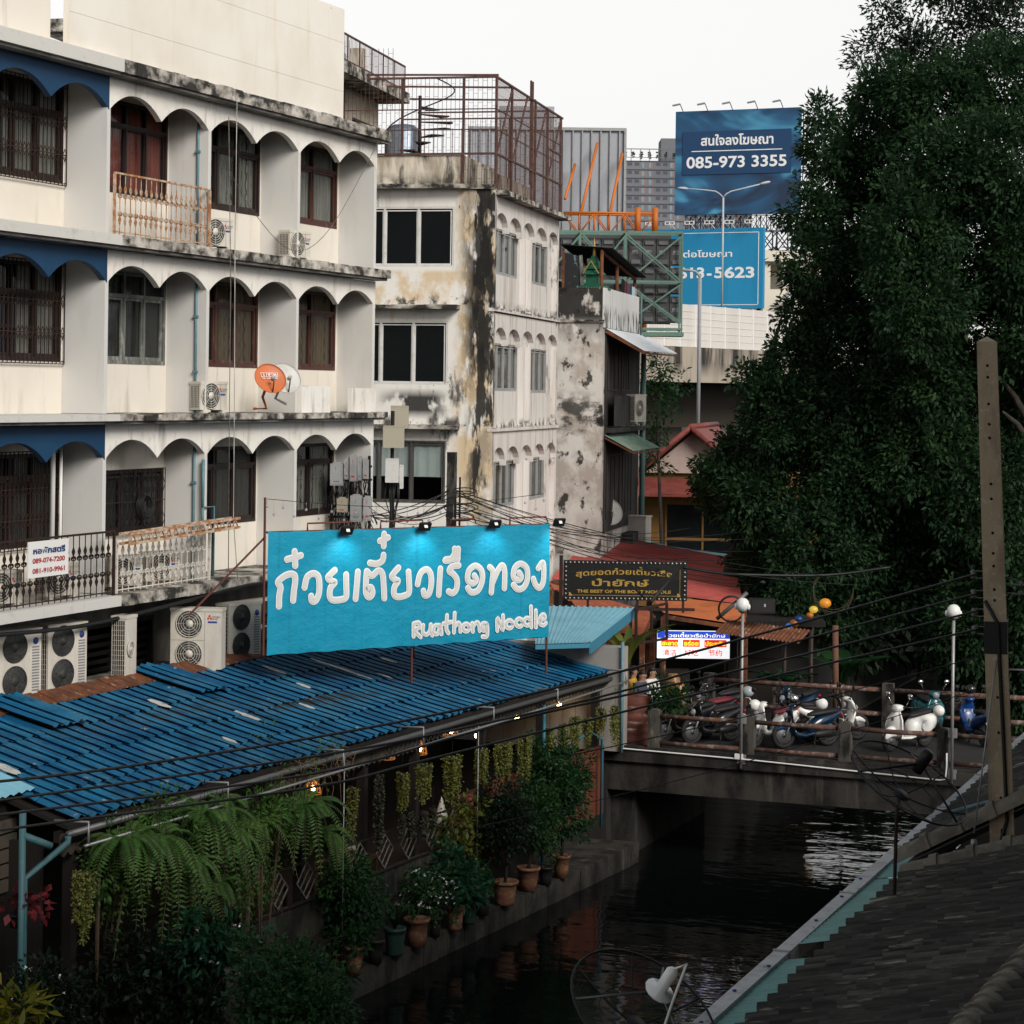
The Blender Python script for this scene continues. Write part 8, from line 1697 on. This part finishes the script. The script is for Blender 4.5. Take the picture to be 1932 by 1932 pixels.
cable('thin cable drooping below the four thick ones', [atD(1842, 1240, 25.4), atD(1000, 1440, 23)], .006, 'thin cables', .05); cable('thinnest cable crossing the quay plants', [atD(1842, 1300, 25.4), atD(900, 1560, 24)], .005, 'thin cables', .1)
for k in range(14):
    y0 = 925+rnd.uniform(-8, 75); y1 = 1040+rnd.uniform(-40, 75); x0 = 845+rnd.uniform(-4, 8); x1 = rnd.choice([1300, 1402, 1420, 1640]); a, b = atD(x0, y0, 52), atD(x1, y1+(x1-1400)*.08, 60 if x1 < 1500 else 58)
    cable('black cable of the tangle running from the short pole over the red roofs', [a, b], rnd.choice([.007, .009, .011]), 'tangled cables over the red roofs', rnd.uniform(.1, .5))
for k in range(9): cable('black cable of the tangle between the telecom boxes and the short pole', [atD(700+rnd.uniform(-6, 8), 925+rnd.uniform(0, 60), 50.9), atD(846, 915+rnd.uniform(0, 70), 51.9)], rnd.choice([.008, .012]), 'tangled cables by the telecom boxes', rnd.uniform(.05, .35))
cable('thick taped cable bundle right of the black sign', smooth([atD(1290, 1070, 56.6), atD(1340, 1079, 57), atD(1398, 1084, 57.5), atD(1560, 1085, 58), atD(1680, 1070, 58)]), .04)
cable('thin wire hanging down the middle of the apartment front', [V((X1+.4, 40.4, 5.9)), V((X1+.42, 40.35, 3.0)), V((X1+.40, 40.45, .0)), V((X1+.45, 40.38, -2.6)), V((X1+.5, 40.5, -3.8))], .008, mat='curtain_grey'); cable('second thin wire hanging down the apartment front', [V((X1+.38, 40.1, 5.4)), V((X1+.42, 40.2, 2.0)), V((X1+.40, 40.25, -.6)), V((X1+.45, 40.2, -3.6))], .008, mat='rail_pale')
cable('slack wire looping across the top storey windows', smooth([V((X1+.3, 40.0, 4.6)), V((X1+.2, 41.6, 3.6)), V((X1+.2, 43.4, 2.95)), V((X1+.2, 45.2, 3.6)), V((X1+.35, 47.3, 5.7))]), .007, mat='rail_pale')
cable('dark cable bundle under the lowest balcony edge', smooth([V((X1+.25, 32, -4.15)), V((X1+.3, 35, -4.25)), V((X1+.45, 38, -4.1)), V((X1+.5, 41, -3.95)), V((X1+.4, 44, -4.0))]), .04)
mb = MB(); c = V((XW+.06, 39.0, -2.35))
for k in range(5): mb.tube([(c.x+.03*k, c.y+.21*math.cos(t*.4)+rnd.uniform(-.01, .01), c.z+.25*math.sin(t*.4)) for t in range(17)], .012, 4, False)
mb.build('cable_coil', MT['black_plastic'], None, 'coil of black cable hung on the lowest balcony wall', 'coil')
mb = MB(); c = atD(1380, 1149, 56)
for k in range(6): q_ = .30+rnd.uniform(-.02, .02); mb.tube([c+rv*(q_*math.cos(t*.2618))+uv*(q_*math.sin(t*.2618))+fw*(k*.015) for t in range(25)], .016, 5, False)
mb.build('cable_coil', MT['black_plastic'], None, 'big ring of black cable left of the globe lamp', 'coil')
mb = MB(); mb.tube([atD(1352, 1168, 56.2), atD(1410, 1118, 56.2)], .05, 8); mb.build('conduit_tube', MT['galv'], None, 'grey tube slanting up through the big cable ring', 'pipe')
mb = MB(); c = atD(1572, 1118, 57)
for k in range(3): mb.tube([c+rv*(.5*math.cos(t*.2618))+uv*(.55*math.sin(t*.2618)+.06*k) for t in range(9+k, 25)], .007, 4, False)
mb.build('cable_coil', MT['twig'], None, 'loose thin cable loops hanging before the lanterns', 'coil')
# string of clear bulbs above the banner
mb = MB(); P = smooth([FBn @ V((0, -.07, BH+.62)), FBn @ V((BW*.3, -.1, BH+.45)), FBn @ V((BW*.6, -.1, BH+.42)), FBn @ V((BW*.98, -.05, BH+.62))], 8); T = thing('string_light', 'string of clear bulbs zigzagging above the turquoise banner', 'string light', FBn @ V((BW/2, -.1, BH+.4))); mb.tube(P, .006, 4); mb.build('wire', MT['black_plastic'], T)
for k, p in enumerate(P): mb = MB(); mb.tube([p, p-V((0, 0, .1+.15*(k % 2)))], .004, 4); q = p-V((0, 0, .14+.15*(k % 2))); mb.ball(q, .03, n=8, m=6); mb.build('bulb', MT['headlamp_glass'], T)
# lanterns, speaker, jars, leafy plants around the bridge head
LN = [(1557, 1138, 'orange cut-out', (1, .38, .03), 5, .2), (1535, 1150, 'bright yellow', (1, .62, .08), 6, .15), (1528, 1161, 'blue and orange', (.9, .3, .03), .5, .13), (1507, 1168, 'blue', (.01, .08, .35), .25, .16), (1498, 1176, 'dull orange', (.55, .18, .03), .5, .17), (1489, 1181, 'glowing blue', (.03, .25, 1), 3.5, .13), (1457, 1203, 'small blue', (.03, .15, .8), 1.6, .11), (1467, 1203, 'small yellow', (1, .55, .1), 6, .09)]
for x, y, nm, col, s_, r_ in LN:
    r_ *= .8; p = atD(x, y, 60); T = thing('lantern', f'{nm} paper lantern hanging in the dark beside the tree', 'lantern', p, 'coloured lanterns'); mb = MB(); mb.ball(p, r_, r_, r_*.8, 12, 8); mb.build('shade', emit_mat('lantern_'+nm.replace(' ', '_').replace('-', '_'), tuple(q_*.4 for q_ in col), s_*.08), T); mb = MB(); mb.tube([p, p+V((0, 0, .6))], .006, 4); mb.build('cord', MT['black_plastic'], T)
fr, w, h, a = facing(1415, 1130, 1463, 1157, 57); T = thing('loudspeaker', 'black speaker box hung right of the globe lamp', 'speaker', a); mb = MB(fr); mb.box(0, w, -.3, 0, 0, h); mb.build('cabinet', MT['black_plastic'], T); mb = MB(fr); mb.box(w*.06, w*.94, .001, .012, h*.1, h*.9); mb.build('grille', MT['dark_rubber'], T)
mb = MB(fr); mb.box(w*.55, w*.62, .013, .016, h*.45, h*.65); mb.build('emblem', MT['mark_grey'], T)
a, b = atD(1372, 1180, 58), atD(1530, 1196, 57.5); mb = MB(); corr(mb, a+V((0, 0, .15)), b+V((0, 0, .1)), b-fw*-0-V((0, 1.2, .12)), a-V((0, 1.2, .08)), 22, .02, 2); T = thing('lean_to_roof', 'low rusty tin roof sagging under the lanterns', 'roof', a); mb.build('sheet', MT['rust'], T)
for x in (1395, 1480, 1530): q = atD(x, 1250, 58); mb = MB(); mb.tube([V((q.x, q.y, G)), V((q.x, q.y, a.z-.1))], .06, 7); mb.build('post', MT['wood_brown'], T)
fr, w, h, a = facing(1180, 1192, 1560, 1330, 60.5); T = thing('noodle_shop', 'dark open noodle shop behind the bridge under the lightbox', 'shop', a); mb = MB(fr); mb.box(0, w, -4, -3.8, -.2, h+.25); mb.box(0, w, -4, -.2, h+.1, h+.25); mb.build('wall', MT['interior'], T)
for bx in ((w*.12, w*.33, -1.2, -.7, -.2, h*.42), (w*.55, w*.8, -2.5, -2.2, -.2, h*.5)): mb = MB(fr); mb.box(*bx); mb.build('counter', MT['dark_timber'], T)
pm('honey', (.34, .14, .03), .3, [((.5, .3, .1), (20, 20, 20), .5, .6, .8, 3)])
for x, y, r_ in ((1270, 1296, .17), (1281, 1312, .17)): p = atD(x, y+12, 54.8); mb = MB(); mb.lathe([(r_*.9, 0), (r_, .05), (r_, .35), (r_*.7, .42), (r_*.72, .46), (0, .47)], p, 14); mb.build('glass_jar', MT['honey'], None, ('upper' if y < 1300 else 'lower')+' amber jar of food on the stall behind the scooters', 'jar', 'amber jars')
mb = MB(); p = atD(1276, 1325, 54.8); mb.box(p.x-.6, p.x+.7, p.y-.3, p.y+.3, G, p.z-.001); mb.build('stall_table', MT['bench_wood'], None, 'small table carrying the amber jars behind the bridge rail', 'table')
def broad(lab, px, py, d, n, L_, W_, mat='leaf_banana', up_=.9, zdrop=1.2):
    p = atD(px, py, d); T = thing('leafy_plant', lab, 'plant', p-V((0, 0, zdrop))); vs = []; q = 0; V_, F_ = [], []
    for i in range(n):
        a = i*2.4; l = L_*rnd.uniform(.7, 1.1); m = 7
        for k in range(m+1):
            t = k/m; c_ = V(p)+V((math.cos(a)*l*t*(.3+.5*t), math.sin(a)*l*t*(.3+.5*t), l*(up_*t-.55*t*t))); s = V((-math.sin(a), math.cos(a), 0))*(W_/2*math.sin(math.pi*min(1, t*.95+.05))**.6)
            V_ += [c_-s+V((0, 0, .02)), c_-V((0, 0, .02)), c_+s+V((0, 0, .02))]
        o = i*3*(m+1)
        for k in range(m): F_ += [(o+k*3, o+k*3+1, o+k*3+4, o+k*3+3), (o+k*3+1, o+k*3+2, o+k*3+5, o+k*3+4)]
    mb = MB(); mb.add(V_, F_, True); mb.build('foliage', MT[mat], T); mb = MB(); mb.tube([p-V((0, 0, zdrop)), p], .05, 6); mb.build('stem', MT['twig'], T)
broad('tall upright banana leaves beside the light blue roof', 1183, 1262, 53.6, 11, 1.3, .20, 'leaf_lime', 1.3, 1.6); broad('large dark banana plant behind the bridge by the water', 1590, 1290, 60, 8, 1.6, .5, 'leaf_banana', 1.0, 1.2)
broad('potted palm beside the wooden post behind the scooters', 1490, 1300, 58, 14, .9, .12, 'leaf_banana', 1.0, .9); broad('second potted palm left of the wooden post', 1460, 1296, 58, 14, .8, .13, 'leaf_bright', 1.0, .9)
T = thing('shrub', 'glossy green shrub leaning over the left rail post', 'shrub', atD(1262, 1330, 53)); bush(T, [(tuple(atD(x, y, 53)), r_) for x, y, r_ in ((1245, 1312, .3), (1262, 1322, .32), (1280, 1318, .26), (1252, 1334, .26))], 'leaf_banana', 8, .14, .08, per=9)
pm('post_timber', (.12, .055, .035), .85); mb = MB(); p = atD(1577, 1345, 58); mb.tube([V((p.x, p.y, G)), atD(1576, 1180, 58)], .08, 8); mb.build('timber_post', MT['post_timber'], None, 'reddish timber post behind the scooters near the banana plant', 'post')
# ================================================================ near tiled roof, gutter and sheets
pm('roof_tile', (.030, .028, .025), .9, [((.085, .078, .065), (.8, 7, 3), .50, .66, .9, 8), ((.26, .235, .19), (1.4, 14, 5), .60, .70, .85, 8), ((.012, .012, .011), (.8, 9, 3), .48, .62, .85, 6)], (22, .5, .02)); pm('ridge_tile', (.115, .10, .08), .9, [((.05, .045, .036), (3, 3, 3), .42, .62, .85, 8), ((.2, .18, .15), (9, 9, 9), .62, .7, .7, 6)], (22, .4, .02)); pm('teal_sheet', (.055, .17, .155), .5, [((.09, .24, .22), (2, 2, 2), .45, .65, .7, 6), ((.2, .3, .28), (8, 3, 8), .64, .7, .6, 7)]); pm('gutter_white', (.36, .35, .35), .6, [((.2, .19, .19), (4, 4, 4), .48, .65, .7, 7), ((.09, .08, .08), (9, 3, 9), .62, .68, .7, 6)])  # roof tile: pale streaks paint highlights on the rolls, dark streaks draw the rows
XE, ZE2 = -4.97, -5.30
def tiled(lab, xe, ze, y0, y1, nx, pitch, ny0=0, tw=.34, tl=.30):
    T = thing('tiled_roof_house', lab, 'house', ((xe+3), (y0+y1)/2, G)); sl_ = V((1, 0, pitch)).normalized(); mb = MB(); n = int((y1-y0)/tw)
    nrm = V((-sl_.z, 0, sl_.x))
    for j in range(nx):
        for i in range(n):
            yy = y1-(i+1)*tw; base = V((xe, yy, ze))+sl_*(j*tl+rnd.uniform(-.015, .015)+(0 if i % 2 else .006)); vs = []; tilt = .035+rnd.uniform(-.006, .012)
            for e in (0, 1):
                for k in range(7): f = k/6; h = .12*math.sin(math.pi*min(1, f*1.6)) if f < .62 else -.035; vs.append(base+sl_*(e*(tl+.06))+V((0, f*(tw+.012), 0))+nrm*(h+tilt*(1-e)))
            vs += [p-nrm*.022 for p in vs[:7]]
            mb.add(vs, [(k, k+1, 8+k, 7+k) for k in range(6)]+[(14+k, 15+k, k+1, k) for k in range(6)])
    mb.build('roof_tiles', MT['roof_tile'], T); mb = MB(); a = V((xe, y0, ze))-nrm*.03; L_ = sl_*(nx*tl)
    mb.add([a, V((xe, y1, ze))-nrm*.03, V((xe, y1, ze))-nrm*.03+L_, a+L_, a-nrm*.06, V((xe, y1, ze))-nrm*.09, V((xe, y1, ze))-nrm*.09+L_, a-nrm*.06+L_], [(0, 1, 2, 3), (7, 6, 5, 4), (0, 4, 5, 1), (1, 5, 6, 2), (2, 6, 7, 3), (3, 7, 4, 0)]); mb.build('roof_deck', MT['dark_timber'], T)
    mb = MB(); mb.box(xe+.35, xe+nx*tl*.9, y0, y1-.12, G, ze-.08); mb.build('wall', MT['house_wall'], T); return T, sl_, nrm
def caps(T, a, b, r_, L_=.42):
    d = b-a; n = max(1, int(d.length/L_)); d.normalize(); s = d.cross(V((0, 0, 1))).normalized(); u_ = s.cross(d)
    mb = MB()
    for i in range(n):
        p = a+d*(i*L_)
        for e0, e1, q in ((0, L_*.86, r_), (L_*.80, L_*1.02, r_*1.2)):
            vs = [p+d*e+s*(q*math.cos(t*math.pi/8)*1.15)+u_*(q*math.sin(t*math.pi/8)) for e in (e0, e1) for t in range(9)]; mb.add(vs, [(k, k+1, 10+k, 9+k) for k in range(8)], True); mb.add(vs[:9]+vs[9:], [tuple(range(9))[::-1], tuple(range(9, 18))], False)
    mb.build('ridge_caps', MT['ridge_tile'], T)
T1, sl1, nr1 = tiled('house with the near dark streaked tiled roof at the lower right', XE, ZE2, 9.5, 24.8, 17, .33)
caps(T1, V((XE-.02, 24.85, ZE2+.05)), V((XE, 24.85, ZE2+.05))+sl1*4.4, .145)
rn = V((-.33, 0, 1)); rp0 = V((XE, 20, ZE2+.06)); h0, h1 = atP(1835, 1938, rp0, rn), atP(1938, 1822, rp0, rn); dv = h1-h0; caps(T1, h0-dv*1.2, h1+dv*2.5, .11, .3)
q0, q1 = atY(1702, 1629, 25.6), atY(1862, 1553, 25.6); pit = (q1.z-q0.z)/(q1.x-q0.x)
T2, sl2, nr2 = tiled('farther house with a grey tiled roof behind the concrete pole', q0.x-.05, q0.z-.05, 25.9, 45.5, 8, min(pit, .62))
caps(T2, q0+V((-.02, 0, .03)), q0+V((-.02, 0, .03))+sl2*2.4, .14)
mb = MB(); mb.tube([atD(1795, 1532, 26), atD(1872, 1512, 26.2), atD(1932, 1495, 26.4)], .025, 6); mb.build('hose', MT['blue_pipe'], None, 'pale blue pipe lying across the farther tiled roof', 'pipe')
T = thing('roof_gutter', 'long pale box gutter along the canal edge of the tiled roofs', 'gutter', (-5.56, 28, -5.6)); y = 9.0; k = 0
while y < 49.5:
    l = 1.42; mb = MB(); o = rnd.uniform(-.006, .006); x0, x1 = -5.64+o, -5.49+o; mb.box(x0, x1, y, y+l-.012, -5.60, -5.43+o); mb.build('gutter_section', MT['gutter_white'], T)
    if k % 2: mb = MB(); mb.box(x0-.012, x1+.012, y-.03, y+.012, -5.61, -5.418); mb.build('gutter_joint', MT['steel_grey'], T)
    y += l; k += 1
for i, (y0, y1, lab) in enumerate(((9.2, 21.6, 'teal fibreglass sheet beside the near tiles, nearest piece'), (22.15, 25.6, 'teal fibreglass sheet below the ridge caps, middle piece'), (25.65, 45.5, 'teal fibreglass sheet running on behind the concrete pole'))):
    mb = MB(); xe2 = XE+.12; corr(mb, V((xe2, y0, ZE2-.05+(.05 if i == 1 else 0))), V((xe2, y1, ZE2-.05)), V((-5.50, y1, -5.47)), V((-5.50, y0, -5.47+(.03 if i == 1 else 0))), int((y1-y0)/.16), .008, 1); mb.build('flashing_sheet', MT['teal_sheet'], None, lab, 'sheet')
mb = MB(); mb.box(-5.45, -5.2, 21.7, 21.95, -6.4, -5.55); mb.build('wall_post', MT['white_paint'], None, 'white post showing through the gap in the teal sheets', 'post')
for k in range(9): mb = MB(); q = V((-5.56+rnd.uniform(-.04, .04), 15+k*1.3+rnd.uniform(-.4, .4), -5.425)); mb.lathe([(.02, 0), (.022, .012), (.012, .016), (0, .016)], q, 8); mb.build('bottle_cap', MT['badge_blue'], None, 'small blue bottle cap lying on the pale gutter', 'bottle cap', 'bottle caps on the gutter')
